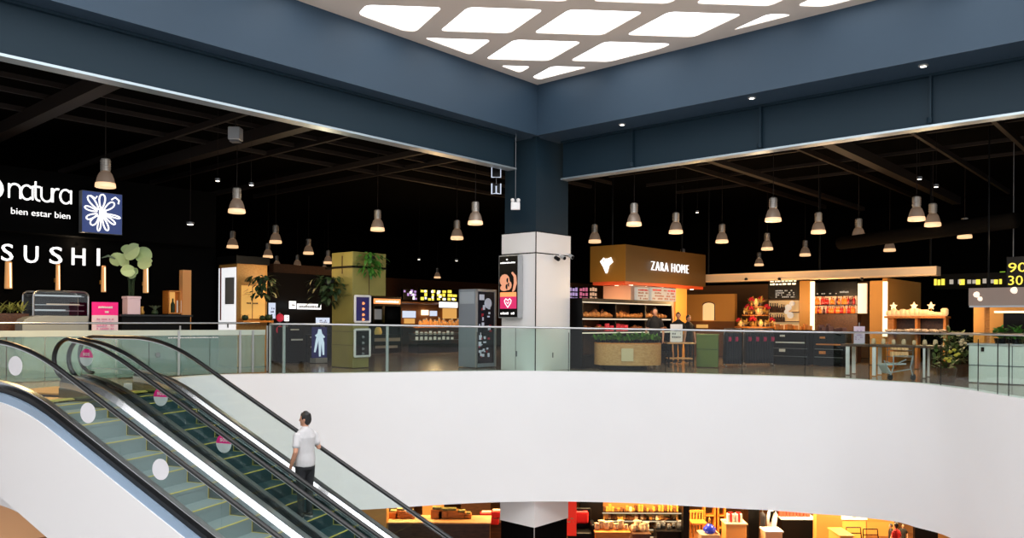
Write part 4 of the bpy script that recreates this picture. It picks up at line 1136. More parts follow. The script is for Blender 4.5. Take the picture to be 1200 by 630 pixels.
# ---- dark phone shop with white sign
PS = at(318, 426, 26.0); PS.z = 0
def sp(px, off=0): P = PS+V*off; return P+U*solve(P, U, px)
def zs(P, y, px): return EYE-(y-HY-ROLL*(px-600))*P.y/F
bm = B(); a = sp(312, .4); para(bm, a, U*((sp(400, .4)-a).length), V*.2, Z3*2.9); struct('wall_phone_shop', bm, M['black'])
a = sp(320, 3); bm = B(); para(bm, a+Z3*2.9, U*(sp(440, 3)-a).length, V*.3, Z3*.5); struct('wall_far_lintel', bm, M['w2'])
th = thing('shop_sign', 'white lit sign with square emblem on the black phone shop', 'sign', sp(358)+Z3*1.7)
P = sp(339.5); z0, z1 = zs(P, 361.5, 339), zs(P, 352.5, 339)
bm = B(); para(bm, P+Z3*z0, U*(sp(346.5)-P).length, V*.06, Z3*(z1-z0)); e_ = obj('emblem', bm, L['sign'], th)
bm = B(); scribble(bm, P+U*.07+Z3*(z0+.08)-V*.012, U, -V, .12, .1, 1, 1, .008, 3); obj('emblem_lettering', bm, M['grey'], e_)
P = sp(348.5); z0, z1 = zs(P, 362, 348), zs(P, 355.5, 348); wln = (sp(376)-P).length
bm = B(); para(bm, P+Z3*z0, U*wln, V*.05, Z3*(z1-z0)); pl_ = obj('name_plate', bm, L['sign'], th)
bm = B(); scribble(bm, P+U*.04+Z3*(z0+.03)-V*.012, U, -V, wln-.08, (z1-z0)-.06, 1, .9, .008, 12); obj('name_lettering', bm, M['grey'], pl_)
for x0, x1, y0, y1, off, lab, cat, m in ((315.5, 322.5, 354.5, 373, -.6, 'narrow white lit poster stand at the phone shop entrance', 'poster', 'cool'), (371, 386, 372, 381, -.7, 'white lit screen low at the phone shop counter', 'screen', 'cool'), (334, 338.5, 369, 376, -1.2, 'small white lit square by the red discs', 'screen', 'sign')):
    th = thing('lit_display', lab, cat, sp((x0+x1)/2, off))
    P = sp(x0, off); z0, z1 = zs(P, y1, x0), zs(P, y0, x0); ww = (sp(x1, off)-P).length
    bm = B(); para(bm, P+Z3*z0, U*ww, V*.06, Z3*(z1-z0)); obj('panel', bm, L[m], th)
    bm = B(); scribble(bm, P+U*ww*.2+Z3*(z0+(z1-z0)*.15)-V*.01, U, -V, ww*.6, (z1-z0)*.6, 3, .8, .006, 3); obj('print', bm, M['navy'], th)
    bm = B(); para(bm, P+U*ww*.35, U*ww*.3, V*.05, Z3*z0); obj('stand', bm, M['grey'], th)
for y, lab in ((372, 'upper red disc sign at the phone shop'), (386.5, 'lower red disc sign at the phone shop')):
    P = sp(327.5, -1); P = P+Z3*zs(P, y, 327)
    bm = B(); tube(bm, [P, P-V*.03], .13, 16); th = solo('disc_sign', bm, mat('red_disc', S(190, 20, 50), .5, 0, S(200, 20, 50), .4), lab, 'sign')
bm = B(); P = sp(327.5, -.95); tube(bm, [P, P+Z3*(zs(P, 366, 327))], .03, 8); solo('sign_post', bm, M['grey'], 'slim grey post carrying the two red discs', 'post')
# phone shop counters
for x0, x1, y0, lab in ((337, 358, 383, 'black display counter with white price strips at the phone shop'), (360, 387, 392, 'black display counter beside the planter column')):
    th = thing('display_counter', lab, 'counter', sp((x0+x1)/2, -1.6)); P = sp(x0, -1.6); ww = (sp(x1, -1.6)-P).length; z = zs(P, y0, x0)
    bm = B(); para(bm, P, U*ww, V*.6, Z3*z); obj('cabinet', bm, M['black'], th, bevel=.01)
    bm = B(); para(bm, P+U*.1-V*.01+Z3*(z-.1), U*.3, V*.01, Z3*.04); para(bm, P+U*.12-V*.01+Z3*(z-.42), U*.42, V*.01, Z3*.05); obj('price_strip', bm, M['white'], th)
# white-blue mannequin-like poster stand
th = thing('poster_stand', 'standing poster with a pale blue and white figure print', 'poster', sp(374, -2.4))
P = sp(366, -2.4); ww = (sp(383, -2.4)-P).length; z1 = zs(P, 383, 366)
bm = B(); para(bm, P+Z3*.15, U*ww, V*.05, Z3*(z1-.15)); obj('panel', bm, M['navy'], th)
bm = B()
for pts in (((.15, .2), (.3, .6), (.45, .98)), ((.5, .05), (.5, .5), (.48, .98)), ((.75, .1), (.7, .5), (.52, .98)), ((.2, .75), (.5, .85), (.8, .7))):
    tube(bm, [P+U*ww*a-V*.005+Z3*(.15+(z1-.2)*b) for a, b in pts], [.03, .05, .03], 6)
obj('figure_print', bm, L['cool'], th)
bm = B(); para(bm, P+U*.05-V*.1, U*(ww-.1), V*.3, Z3*.15); obj('foot', bm, M['lgrey'], th)
# orange lit panel seen beyond
P = at(369, 347, 30); bm = B(); para(bm, P, U*.6, V*.1, Z3*.62); solo('wall_lightbox', bm, mat('orange_lit', (0, 0, 0, 1), .5, 0, (1, .3, .03, 1), .8), 'orange lit wall panel beside the planter column', 'panel')

# ---- olive planter column
gc = thing('planter_column', 'olive clad kiosk column with overhanging upper box and hanging greenery', 'kiosk', at(413, 432, 22)-Z3*at(413, 432, 22).z)
Pg = at(413, 432, 22.0); Pg.z = 0; lv3 = solve(Pg, V, 388.5); lu3 = solve(Pg, U, 432); lu4 = solve(Pg, U, 452)
zy = lambda y, D=22.0: EYE+(HY-1.1-y)*D/F
bm = B(); para(bm, Pg, U*lu3, V*lv3, Z3*zy(345)); obj('lower_body', bm, M['olive'], gc, bevel=.01)
bm = B(); para(bm, Pg-U*.03-V*.02+Z3*zy(345.5), U*lu4, V*lv3, Z3*(zy(294.5)-zy(345.5))); obj('upper_box', bm, M['olive'], gc, bevel=.01)
bm = B(); para(bm, Pg-U*.05-V*.04+Z3*zy(313.5), U*(lu4+.06), V*(lv3+.3), Z3*.06); obj('black_band', bm, M['black'], gc)
t = solve(Pg, U, 431); bm = B(); para(bm, Pg+U*t-V*.03+Z3*zy(345), U*.015, V*.01, Z3*1.1); para(bm, Pg+V*lv3*.45-U*.04+Z3*zy(320), V*.03, U*.02, Z3*.5); obj('panel_seam', bm, M['w2'], gc)
bm = B(); para(bm, Pg+Z3*.62-U*.012, U*.05, V*lv3, Z3*.015); para(bm, Pg+Z3*1.0-U*.012, U*.05, V*lv3, Z3*.015); obj('panel_groove', bm, mat('olive_groove', S(96, 90, 40), .6), gc)
hangplant('dark bushy plant hanging on the shaded side of the planter column', Pg+V*lv3*.75-U*.25+Z3*zy(332), 170, .55, 31, spread=.55, wd=.05)
hangplant('light green plant spilling over the top of the planter column', Pg+U*.45-V*.16+Z3*zy(304), 110, .35, 33, spread=.38, m='leaf', wd=.045)
for y0, y1, m, lab in ((346.5, 377, 'navy', 'framed navy menu poster on the planter column'), (386, 417.5, 'black', 'white framed dark board low on the planter column')):
    P = Pg-V*.06+U*.03; t = solve(Pg, U, 430.5); z0, z1 = zy(y1), zy(y0)
    th = thing('framed_poster', lab, 'poster', P+Z3*z0)
    bm = B(); c = [P+Z3*z0, P+U*t+Z3*z0, P+U*t+Z3*z1, P+Z3*z1]
    for a, b in zip(c, c[1:]+c[:1]): tube(bm, [a, b], .035, 6)
    obj('frame', bm, M['white'], th)
    bm = B(); para(bm, P+Z3*z0-V*.01, U*t, V*.02, Z3*(z1-z0)); obj('sheet', bm, M[m], th)
    bm = B()
    for k2, (b, mm) in enumerate(((.72, 0), (.5, 1), (.28, 0), (.1, 0))): ball(bm, P+U*t*.5-V*.015+Z3*(z0+(z1-z0)*b), .05, sc=(1.2, .2, .8))
    obj('picture', bm, L['orange'] if m == 'navy' else M['grey'], th)

# ---- far food kiosks with menu screens
PKK = at(430, 413, 33.0); PKK.z = 0
def kp(px, off=0): P = PKK+V*off; return P+U*solve(P, U, px)
def kpanel(bm, x0, x1, y0, y1, off, dep, mi=0):
    P = kp(x0, off); ww = (kp(x1, off)-P).length; z1, z0 = zs(P, y0, x0), zs(P, y1, x0)
    para(bm, P+Z3*z0, U*ww, V*dep, Z3*(z1-z0), mi); return P, ww, z0, z1
bm = B(); a = kp(425, 2.6); para(bm, a, U*(kp(600, 2.6)-a).length, V*.2, Z3*3.3); struct('wall_food_court', bm, M['w2'])
fk = thing('food_stall', 'food stall with white and yellow lit menu boards over a warm counter', 'stall', kp(505))
bm = B(); kpanel(bm, 470, 560, 353, 355, -.5, 2.6); obj('canopy', bm, M['w2'], fk)
for x0, x1, y0, y1, m in ((472, 489, 338, 351, 'purple'), (492, 510, 337.5, 352, 'yel'), (511, 536.5, 338, 352, 'yel')):
    bm = B(); P, ww, z0, z1 = kpanel(bm, x0, x1, y0, y1, -.5, .12); mb = obj('menu_board', bm, M['black'], fk)
    rnd = random.Random(int(x0)); bm = B()
    for r in range(3):
        for c in range(4):
            if rnd.random() < .85: para(bm, P-V*.012+U*(ww*(.03+.24*c))+Z3*(z0+(z1-z0)*(.04+.32*r)), U*ww*.2*rnd.uniform(.6, 1.1), V*.01, Z3*(z1-z0)*.27*rnd.uniform(.6, 1))
    obj('menu_pictures', bm, L[m], mb)
    bm = B()
    for q in range(5): para(bm, P-V*.02+U*ww*rnd.uniform(0, .8)+Z3*(z0+(z1-z0)*rnd.uniform(0, .7)), U*ww*.12, V*.006, Z3*(z1-z0)*.18)
    obj('menu_type', bm, L['sign'], mb)
bm = B(); kpanel(bm, 516, 536, 353.5, 360, -.7, .1); obj('white_sign', bm, L['sign'], fk)
bm = B(); kpanel(bm, 486, 556, 384, 424, -.9, .8); obj('counter', bm, M['w2'], fk)
bm = B(); kpanel(bm, 484, 558, 381.5, 384, -1.0, 1.0); obj('worktop', bm, M['w3'], fk)
bm = B(); kpanel(bm, 470, 560, 356, 381, .9, .1); obj('back_wall', bm, mat('brown_lit_wall', S(130, 80, 36), .6), fk)
for x0, x1, y0, y1, m in ((473, 487, 364, 372, 'cool'), (475, 486, 373, 379, 'amber'), (520, 535, 361, 373, 'yel'), (495, 502, 363, 369, 'warm'), (505, 512, 364, 370, 'cool')):
    bm = B(); kpanel(bm, x0, x1, y0, y1, .75, .1); obj('lit_picture', bm, L[m] if m != 'yel' else L['amber'], fk)
# pendants / goods glowing on counter: jars
jar = None
rnd = random.Random(9)
for i in range(26):
    px = 492+i*2.5; P = kp(px, -.6+rnd.uniform(-.15, .3)); z = zs(P, 381.5, px)
    P = Vector((P.x, P.y, zs(kp(484, -1.0), 381.5, 484)+.0))
    if jar is None:
        jar = thing('jar', 'small glass jar of food among many on the food stall counter', 'jar', P, 'jars on the food stall counter')
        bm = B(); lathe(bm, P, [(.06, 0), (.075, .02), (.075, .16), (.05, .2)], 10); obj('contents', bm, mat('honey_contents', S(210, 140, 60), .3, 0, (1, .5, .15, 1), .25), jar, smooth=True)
        bm = B(); lathe(bm, P+Z3*.2, [(.055, 0), (.055, .04)], 10); obj('lid', bm, M['lgrey'], jar)
    else: dup(jar, P, scale=(rnd.uniform(.8, 1.2), rnd.uniform(.8, 1.2), rnd.uniform(.7, 1.7)))
# reflections-like lit display shelves below the counter: glass case with lit goods
th = thing('glass_counter', 'glass fronted lit counter of the food stall with white goods', 'counter', kp(510, -2.2))
bm = B(); P, ww, z0, z1 = kpanel(bm, 490, 540, 392, 414, -2.3, .6); bm.free(); za = zs(P, 391, 490)
bm = B(); para(bm, P, U*ww, V*.6, Z3*.35); obj('plinth', bm, M['black'], th)
bm = B(); para(bm, P+Z3*.35, U*ww, V*.02, Z3*(za-.35)); obj('front_glass', bm, G['case'], th)
bm = B(); para(bm, P+Z3*za, U*ww, V*.6, Z3*.03); obj('top_glass', bm, M['steel'], th)
bm = B(); para(bm, P+V*.55+Z3*.35, U*ww, V*.03, Z3*(za-.35)); obj('back_panel', bm, M['w2'], th)
for q, z in enumerate((.5, .72)):
    bm = B(); para(bm, P+V*.1+U*.05+Z3*z, U*(ww-.1), V*.4, Z3*.02); obj('shelf', bm, M['lgrey'], th)
bx = None
for q, z in enumerate((.52, .74)):
    for i in range(9):
        c = P+V*.25+U*(.15+i*(ww-.3)/8.5)+Z3*z
        if bx is None:
            bm = B(); box(bm, c+Z3*.07, (.11, .11, .13)); bx = solo('food_box', bm, L['paper'], 'white food box in the lit glass counter', 'box', 'food boxes in the glass counter', bevel=.01)
        else: dup(bx, c, scale=(1, 1, rnd.uniform(.6, 1.2)))
# orange sign kiosk next to the planter column
th = thing('kiosk', 'small black kiosk with an orange lit name strip', 'kiosk', kp(452, -1.5))
bm = B(); P, ww, z0, z1 = kpanel(bm, 437, 470, 347, 358, -1.5, .3); obj('header', bm, M['black'], th)
bm = B(); kpanel(bm, 438, 469, 349.5, 355.5, -1.53, .03); ns = obj('name_strip', bm, L['orange'], th)
bm = B(); A = kp(440, -1.55); scribble(bm, A+Z3*zs(A, 354.5, 440), U, -V, (kp(467, -1.55)-A).length, .13, 1, 1, .01, 14); obj('name_lettering', bm, L['sign'], ns)
bm = B(); kpanel(bm, 437, 470, 392, 414, -1.5, .8); obj('counter', bm, M['black'], th)
bm = B(); kpanel(bm, 439, 469, 396, 400, -1.53, .03); kpanel(bm, 440, 466, 405, 408, -1.53, .03); obj('counter_strip', bm, M['lgrey'], th)
bm = B(); kpanel(bm, 437, 470, 358, 392, -.4, .1); kpanel(bm, 437, 438.5, 350, 400, -1.5, 1.0); kpanel(bm, 469, 470, 350, 400, -1.5, 1.0); obj('side_panel', bm, M['black'], th)
bm = B(); kpanel(bm, 438, 447, 362, 374, -.5, .1); obj('poster', bm, mat('grey_print2', S(130, 130, 126), .5, 0, (.8, .8, .8, 1), .15), th)
bm = B(); A = kp(453, -.55); scribble(bm, A+Z3*zs(A, 377, 453), U, -V, .5, .4, 3, .6, .02, 6); obj('price_type', bm, L['yel'], th)
A = kp(443, -1.3); A.z = zs(kp(437, -1.5), 392, 437)
bm = B(); lathe(bm, A, [(.14, 0), (.16, .1), (.12, .25), (.06, .3)], 14); solo('dispenser', bm, mat('yellow_plastic', S(220, 170, 60), .4, 0, (1, .7, .2, 1), .2), 'yellow round dispenser on the black kiosk', 'dispenser', smooth=True)

# ---- glass vending kiosk
vk = thing('vending_kiosk', 'tall silver vending kiosk with a dark glass picture front beside the white column', 'kiosk', at(557, 432, 22.6)-Z3*at(557, 432, 22.6).z)
Pv = at(557, 431, 22.5); Pv.z = 0; lv4 = solve(Pv, V, 537); lu5 = solve(Pv, U, 580.5); zt = EYE+(374.5-338)*22.5/F
bm = B(); para(bm, Pv, U*lu5, V*lv4, Z3*zt); obj('cabinet', bm, mat('silver_blue_panel', S(150, 160, 172), .35, .2), vk, bevel=.015)
bm = B(); para(bm, Pv-V*.015+U*.09+Z3*.12, U*(lu5-.18), V*.012, Z3*(zt-.2)); fr = obj('picture_front', bm, mat('dark_navy_print', S(26, 30, 44), .2), vk)
bm = B()
for x in (.03, lu5-.03): para(bm, Pv+U*(x-.03)-V*.03, U*.06, V*.05, Z3*zt)
para(bm, Pv-V*.03+Z3*(zt-.06), U*lu5, V*.05, Z3*.06); obj('frame', bm, M['lgrey'], vk)
bm = B(); rnd = random.Random(4)
c = Pv-V*.02+U*lu5*.58+Z3*(zt*.82); tube(bm, [c, c-V*.008], .15, 18); para(bm, Pv-V*.02+U*lu5*.16+Z3*zt*.86, U*.2, V*.005, Z3*.16)
for q in range(26): para(bm, Pv-V*.02+U*rnd.uniform(.1, lu5-.3)+Z3*rnd.uniform(.15, zt-.5), U*rnd.uniform(.03, .12), V*.006, Z3*rnd.uniform(.02, .16))
obj('pale_print', bm, mat('pale_print', S(170, 176, 190), .4, 0, (.8, .85, 1, 1), .2), fr)
bm = B()
for q in range(10): para(bm, Pv-V*.022+U*rnd.uniform(.1, lu5-.25)+Z3*rnd.uniform(.2, zt-.6), U*rnd.uniform(.04, .1), V*.006, Z3*rnd.uniform(.03, .1))
obj('red_print', bm, mat('red_print', S(170, 40, 60), .4), fr)
bm = B(); para(bm, Pv-U*.012+V*.06+Z3*(zt-.42), V*(lv4-.12), U*.01, Z3*.34); obj('side_panel', bm, mat('pale_blue_panel', S(176, 186, 196), .3), vk)

# ================================================================== golden sign block and bakery kiosk
Pz = at(733, 329, 25.0); zb_ = Pz.z; zt_ = at(733, 286, 25).z; Pz.z = 0
lvz = solve(Pz+Z3*zt_, V, 692); luz = solve(Pz+Z3*zt_, U, 827)
zk = thing('sign_block', 'golden hanging sign block with white ZARA HOME letters and a white leaf emblem', 'sign', Pz+U*1.5+V*.5+Z3*zb_)
bm = B(); para(bm, Pz+Z3*zb_, U*luz, V*lvz, Z3*(zt_-zb_)); obj('block', bm, [M['golddk'], M['gold']], zk)
bm = B(); para(bm, Pz-U*.012+Z3*zb_, U*.01, V*lvz, Z3*(zt_-zb_)); obj('gold_side', bm, M['gold'], zk)
A = Pz+U*solve(Pz, U, 760.5); b_ = Pz+U*solve(Pz, U, 804)
zz = EYE+(376-316.3)*A.y/F
bm = textbm('ZARA HOME', A-V*.05+Z3*zz, U, -V, (b_-A).length, .29, .04, thin=-.022, space=1.22); obj('lettering', bm, L['sign'], zk)
bm = B(); c = Pz+V*solve(Pz, V, 711)+Z3*(EYE+(375.6-309)*25/F)-U*.04
for pts in (((0, -.26), (-.08, -.05), (-.2, .12), (-.12, .2), (0, .1)), ((0, -.26), (.06, 0), (.2, .1), (.16, .2), (0, .16)), ((0, -.2), (0, .05), (.02, .2)), ((-.1, .1), (0, .02), (.12, .12))):
    tube(bm, [c-V*a+Z3*b for a, b in pts], [.03, .05, .05, .04, .03][:len(pts)], 6)
obj('leaf_emblem', bm, L['sign'], zk)
bm = B(); para(bm, Pz+Z3*(zb_-.1)+(U+V)*.06, U*(luz-.12), V*(lvz-.12), Z3*.1); obj('orange_soffit', bm, M['orange'], zk)
for i, (a, b) in enumerate(((.12, .15), (.12, .55), (.3, .2), (.5, .2), (.7, .2), (.35, .65), (.9, .2), (.6, .65))):
    p = Pz+U*luz*a+V*lvz*b+Z3*(zb_-.115); bm = B(); lathe(bm, p, [(.06, 0), (.07, .012)], 10); obj('soffit_lamp', bm, L['dot'], zk)
bm = B(); 
for a in (.05, .9): tube(bm, [Pz+U*luz*a+V*lvz*.5+Z3*zt_, Pz+U*luz*a+V*lvz*.5+Z3*6.3], .03, 6)
obj('hanger_rod', bm, M['black'], zk)
# core wall of the kiosk with menu lightboxes, and amber pillar
core = thing('bakery_kiosk', 'bakery kiosk core under the golden sign block with two lit menu boxes', 'kiosk', Pz+U*2.2+V*.3)
Pq = Pz+U*.45+V*.1
ua = solve(Pq+Z3*2, U, 741); ub = solve(Pq+Z3*2, U, 803)
bm = B(); para(bm, Pq, U*(ub), V*(lvz-.3), Z3*(zb_-.115)); obj('core_wall', bm, mat('dim_rose_panel', S(170, 140, 125), .5), core)
for x0, x1 in ((743.5, 757), (760.5, 789)):
    a = Pq+U*solve(Pq+Z3*2.2, U, x0)-V*.1; ln = (Pq+U*solve(Pq+Z3*2.2, U, x1)-V*.1-a).length; z1, z0 = EYE+(376-336.5)*a.y/F, EYE+(376-352)*a.y/F
    bm = B(); para(bm, a+Z3*z0, U*ln, V*.1, Z3*(z1-z0)); mb = obj('menu_box', bm, L['paper'], core)
    bm = B(); rnd = random.Random(int(x0)); scribble(bm, a+U*.05-V*.01+Z3*(z0+.03), U, -V, ln-.1, (z1-z0)-.06, 4, .75, .008, 5 if x1 < 758 else 10, rnd); obj('menu_type', bm, mat('brown_type', S(150, 90, 60), .6), mb)
    bm = B(); scribble(bm, a+U*.05-V*.012+Z3*(z1-.12), U, -V, ln-.1, .09, 1, .9, .008, 4, rnd); obj('menu_heading', bm, M['red'], mb)
a = Pq+U*solve(Pq+Z3*2, U, 790)-V*.06; bm = B(); para(bm, a, U*(ub-solve(Pq+Z3*2, U, 790)), V*.3, Z3*(zb_-.115)); obj('amber_pillar', bm, M['amber'], core)
# far lilac screens left of it
PSc = at(667, 352, 27)
th = thing('menu_screen', 'lilac and rose lit menu screens between the white column and the bakery', 'screen', PSc)
for i, (x0, x1, m) in enumerate(((667, 678, 'purple'), (679, 690, 'pink'), (691, 700, 'peach'))):
    a = at(x0, 352.5, 27); ln = solve(a, U, x1); h_ = 17*27/F
    bm = B(); para(bm, a, U*ln*.95, V*.08, Z3*h_); s_ = obj('screen', bm, M['black'], th)
    bm = B(); rnd = random.Random(i)
    for r in range(3):
        for c in range(3): para(bm, a-V*.01+U*ln*(.02+.31*c)+Z3*h_*(.05+.32*r), U*ln*.27*rnd.uniform(.7, 1), V*.01, Z3*h_*.26*rnd.uniform(.7, 1))
    obj('pictures', bm, mat('soft_'+m, (0, 0, 0, 1), .5, 0, {'purple': S(200, 170, 225), 'pink': S(225, 120, 150), 'peach': S(245, 190, 150)}[m], .75), s_)
bm = B(); a = at(662, 354, 27); para(bm, a-Z3*.05+V*.3, U*solve(a, U, 745), V*.2, Z3*.75); obj('screen_wall', bm, M['w2'], th)
# shelving unit with breads: runs along -V in front of the core (seen from the void)
SH = at(672, 430, 23.4); SH.z = 0
def shx(px, off=0): P = SH+V*off; return P+U*solve(P, U, px)
def zsh(P, y): return EYE+(375.4-y)*P.y/F
shelf = thing('bread_shelf', 'long dark bakery shelving unit with lit bread trays', 'shelf', shx(715))
P = shx(682, -.8); ln = (shx(788, -.8)-P).length
ylev = [354.5, 374.5, 391]
for y, h_ in zip(ylev, (.14, .07, .06)):
    bm = B(); para(bm, P+Z3*zsh(P, y), U*ln, V*.6, Z3*h_); sf = obj('shelf_board', bm, M['black'], shelf)
    bm = B(); para(bm, P-V*.012+Z3*(zsh(P, y)+.01), U*ln*.97, V*.01, Z3*(.03 if y != 354.5 else .025)); obj('light_strip', bm, mat('strip_soft', (0, 0, 0, 1), .5, 0, (1, .85, .65, 1), 1.0), sf)
for f in (0, .33, .66, .985):
    bm = B(); para(bm, P+U*ln*f, U*.05, V*.58, Z3*(zsh(P, 354.5))); obj('upright', bm, M['black'], shelf)
bm = B(); para(bm, P+V*.58, U*ln, V*.04, Z3*zsh(P, 354.5)); obj('back_panel', bm, M['w2'], shelf)
bm = B(); para(bm, P, U*ln, V*.55, Z3*.35); obj('base_cabinet', bm, M['black'], shelf)
loaf = None; rnd = random.Random(12)
cols_ = {'loaf': (M['w3'], 'golden bread loaf on the bakery shelf', 'bread'), }
def row_things(name, label, cat, group, make, pts):
    first = None
    for p, s in pts:
        if first is None: first = make(p)
        else: dup(first, p, scale=s)
def mk_loaf(c, m='w3', nm='bread_loaf', lab='golden brown bread loaf on the bakery shelf', grp='breads on the bakery shelf'):
    bm = B(); limb(bm, [c+U*-.1+Z3*.06, c+Z3*.075, c+U*.1+Z3*.06], [.055, .07, .055], 10)
    return solo(nm, bm, m if not isinstance(m, str) else M[m], lab, 'bread', grp, smooth=True)
brd = mat('baked_crust', S(206, 130, 62), .5, noise=(9, .25, .2)); brd2 = mat('dark_crust', S(150, 84, 40), .5, noise=(9, .3, .2))
for r, (y, mm, lab, grp) in enumerate(((374.5, brd, 'golden brown bread loaf on the middle bakery shelf', 'golden breads'), (374.5, brd2, 'darker bread roll at the back of the middle bakery shelf', 'dark breads'), (391, brd2, 'dark loaf on the lower bakery shelf', 'lower shelf loaves'))):
    f = None
    for i in range(24):
        if r == 2 and 5 < i < 13: continue
        c = P+U*(ln*(.03+.04*i))+V*(.15 if r != 1 else .4)+Z3*(zsh(P, y)+.075)
        if f is None: f = mk_loaf(c, mm, 'bread_loaf', lab, grp)
        else: dup(f, c, scale=(rnd.uniform(.7, 1.1), rnd.uniform(.8, 1.2), rnd.uniform(.8, 2.0 if r == 1 else 1.4)))
f = None
for i in range(11):                                   # red punnets
    c = P+U*(ln*(.26+.025*i))+V*(.14 if i % 2 else .35)+Z3*(zsh(P, 391)+.062)
    if f is None:
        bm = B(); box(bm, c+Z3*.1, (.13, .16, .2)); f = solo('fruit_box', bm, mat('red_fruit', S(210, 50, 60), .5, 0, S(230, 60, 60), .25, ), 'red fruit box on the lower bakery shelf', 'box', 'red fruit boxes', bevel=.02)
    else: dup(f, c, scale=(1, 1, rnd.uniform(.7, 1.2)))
# curved oak counter with greenery
cc = atz(736, 431, 0); cc = Vector((cc.x, cc.y+.9, 0)); zc_ = EYE+(375.8-403)*21.9/F
oc = thing('oak_counter', 'rounded pale oak counter topped with green plants before the bakery', 'counter', cc)
xl_, xr_ = at(697, 400, 22.4), at(775, 400, 22.4)
hw = (xr_.x-xl_.x)/2; cx = (xl_.x+xr_.x)/2; cy = 22.55
poly = [Vector((cx+hw*math.cos(t)*(1 if abs(math.cos(t)) < .99 else 1), cy-.75*abs(math.sin(t))**.7, .12)) for t in [PI+PI*i/24 for i in range(25)]]
bm = B(); prism(bm, poly, Z3*(zc_-.12)); obj('curved_front', bm, M['w1'], oc)
bm = B(); prism(bm, [Vector((cx+(p.x-cx)*.72-.1, p.y+.12, -.0)) for p in poly], Z3*.12); obj('plinth', bm, M['black'], oc)
a = at(728, 408, 21.8); b = at(742, 423, 21.8); bm = B(); para(bm, Vector((a.x, 21.79, b.z)), Vector((b.x-a.x, 0, 0)), Vector((0, -.03, 0)), Z3*(a.z-b.z)); obj('pale_plaque', bm, M['cream'], oc)
bm = B(); prism(bm, [Vector((cx+(p.x-cx)*1.0, p.y+.02, zc_-.02)) for p in poly], Z3*.05); obj('top_trim', bm, M['w3'], oc)
gp = None; rnd = random.Random(8)
for i in range(14):
    c = Vector((cx-hw*.9+hw*1.75*i/13, cy-.2-.3*math.sin(PI*i/13)+rnd.uniform(-.04, .04), zc_+.03))
    if gp is None:
        gp = thing('leafy_herb', 'small green herb plant in the row on the rounded oak counter', 'plant', c, 'herbs on the oak counter')
        bm = B(); lathe(bm, c, [(.06, 0), (.08, .08), (.07, .08)], 10); obj('pot', bm, M['black'], gp)
        bm = B()
        for q in range(38): leafm(bm, c+Vector((rnd.uniform(-.1, .1), rnd.uniform(-.08, .08), .06+rnd.uniform(0, .1))), Vector((rnd.uniform(-1, 1), rnd.uniform(-1, 1), rnd.uniform(.2, 1.4))), rnd.uniform(.1, .2), .03)
        obj('foliage', bm, mat('bright_green_leaf', S(96, 150, 44), .5, noise=(8, .35, 0)), gp)
    else: dup(gp, c, rotz=i*1.3, scale=(1, 1, rnd.uniform(.6, 1.25)))
# side stand between column and counter (silver rack)
A = atz(680, 431, 0); A.y += 1.6; A.x = (680-600)/F*A.y
th = thing('merchandise_rack', 'slim pale wire rack standing behind the glass next to the white column', 'rack', A)
for dx in (-.18, .18):
    for dy in (0, .3): bm = B(); tube(bm, [A+Vector((dx, dy, 0)), A+Vector((dx, dy, 1.15))], .018, 6); obj('post', bm, M['lgrey'], th)
for z in (.2, .5, .8, 1.1): bm = B(); box(bm, A+Vector((0, .15, z)), (.4, .34, .02)); obj('shelf', bm, M['lgrey'], th)
f = None
for z in (.21, .51, .81):
    for i in range(4):
        c = A+Vector((-.13+.09*i, .12, z))
        if f is None: bm = B(); box(bm, c+Z3*.09, (.07, .1, .18)); f = solo('snack_pack', bm, mat('yellow_green_pack', S(150, 140, 60), .5), 'small snack pack on the slim wire rack', 'pack', 'snack packs on the wire rack', bevel=.008)
        else: dup(f, c)

# ---- people in the shop, card table
for px, yh, D, lab, rr, c1 in ((794.5, 366.5, 25.6, 'dark haired person in black standing behind the white notice by the bakery', 2.6, 'black_top'), (806.5, 369.5, 26.2, 'person in black standing beside the olive counter', 3.4, 'black_top'), (767, 361.5, 24.1, 'person in dark clothes behind the bread shelves', 2.9, 'black_top')):
    P = at(px, 430, D); P.z = 0; h_ = EYE+(376.2-yh)*D/F
    person(lab, P, rr, h_, (mat('black_top', S(22, 22, 24), .8), M['trousers'], M['shoe']), fine=.012, head_turn=.3)
A = at(796, 428, 23.6); A.z = 0
th = thing('high_table', 'small high table with metal legs and a wooden top by the olive counter', 'table', A); zt = EYE+(376.2-401)*23.6/F
bm = B(); box(bm, A+Z3*(zt-.02), (.82, .6, .04)); obj('tabletop', bm, M['w1'], th, bevel=.008)
for dx in (-.36, .36):
    for dy in (-.25, .25): bm = B(); tube(bm, [A+Vector((dx, dy, 0)), A+Vector((dx, dy, zt-.04))], .022, 8); obj('leg', bm, M['black'], th)
bm = B(); box(bm, A+Z3*.25, (.74, .52, .03)); obj('lower_shelf', bm, M['w1'], th)
th = thing('notice_stand', 'white printed notice standing on the small high table', 'sign', A+Vector((-.08, -.05, zt)))
P = A+Vector((-.28, -.05, zt))
bm = B(); para(bm, P+Z3*.02, Vector((.36, 0, 0)), Vector((0, .02, .0)), Z3*.52); obj('sheet', bm, M['white'], th)
bm = B(); scribble(bm, P+Vector((.05, -.01, .12)), Vector((1, 0, 0)), Vector((0, -1, 0)), .26, .3, 3, .8, .005, 4); obj('print', bm, M['grey'], th)
bm = B(); box(bm, P+Vector((.18, .05, .01)), (.3, .14, .02)); obj('base', bm, M['lgrey'], th)

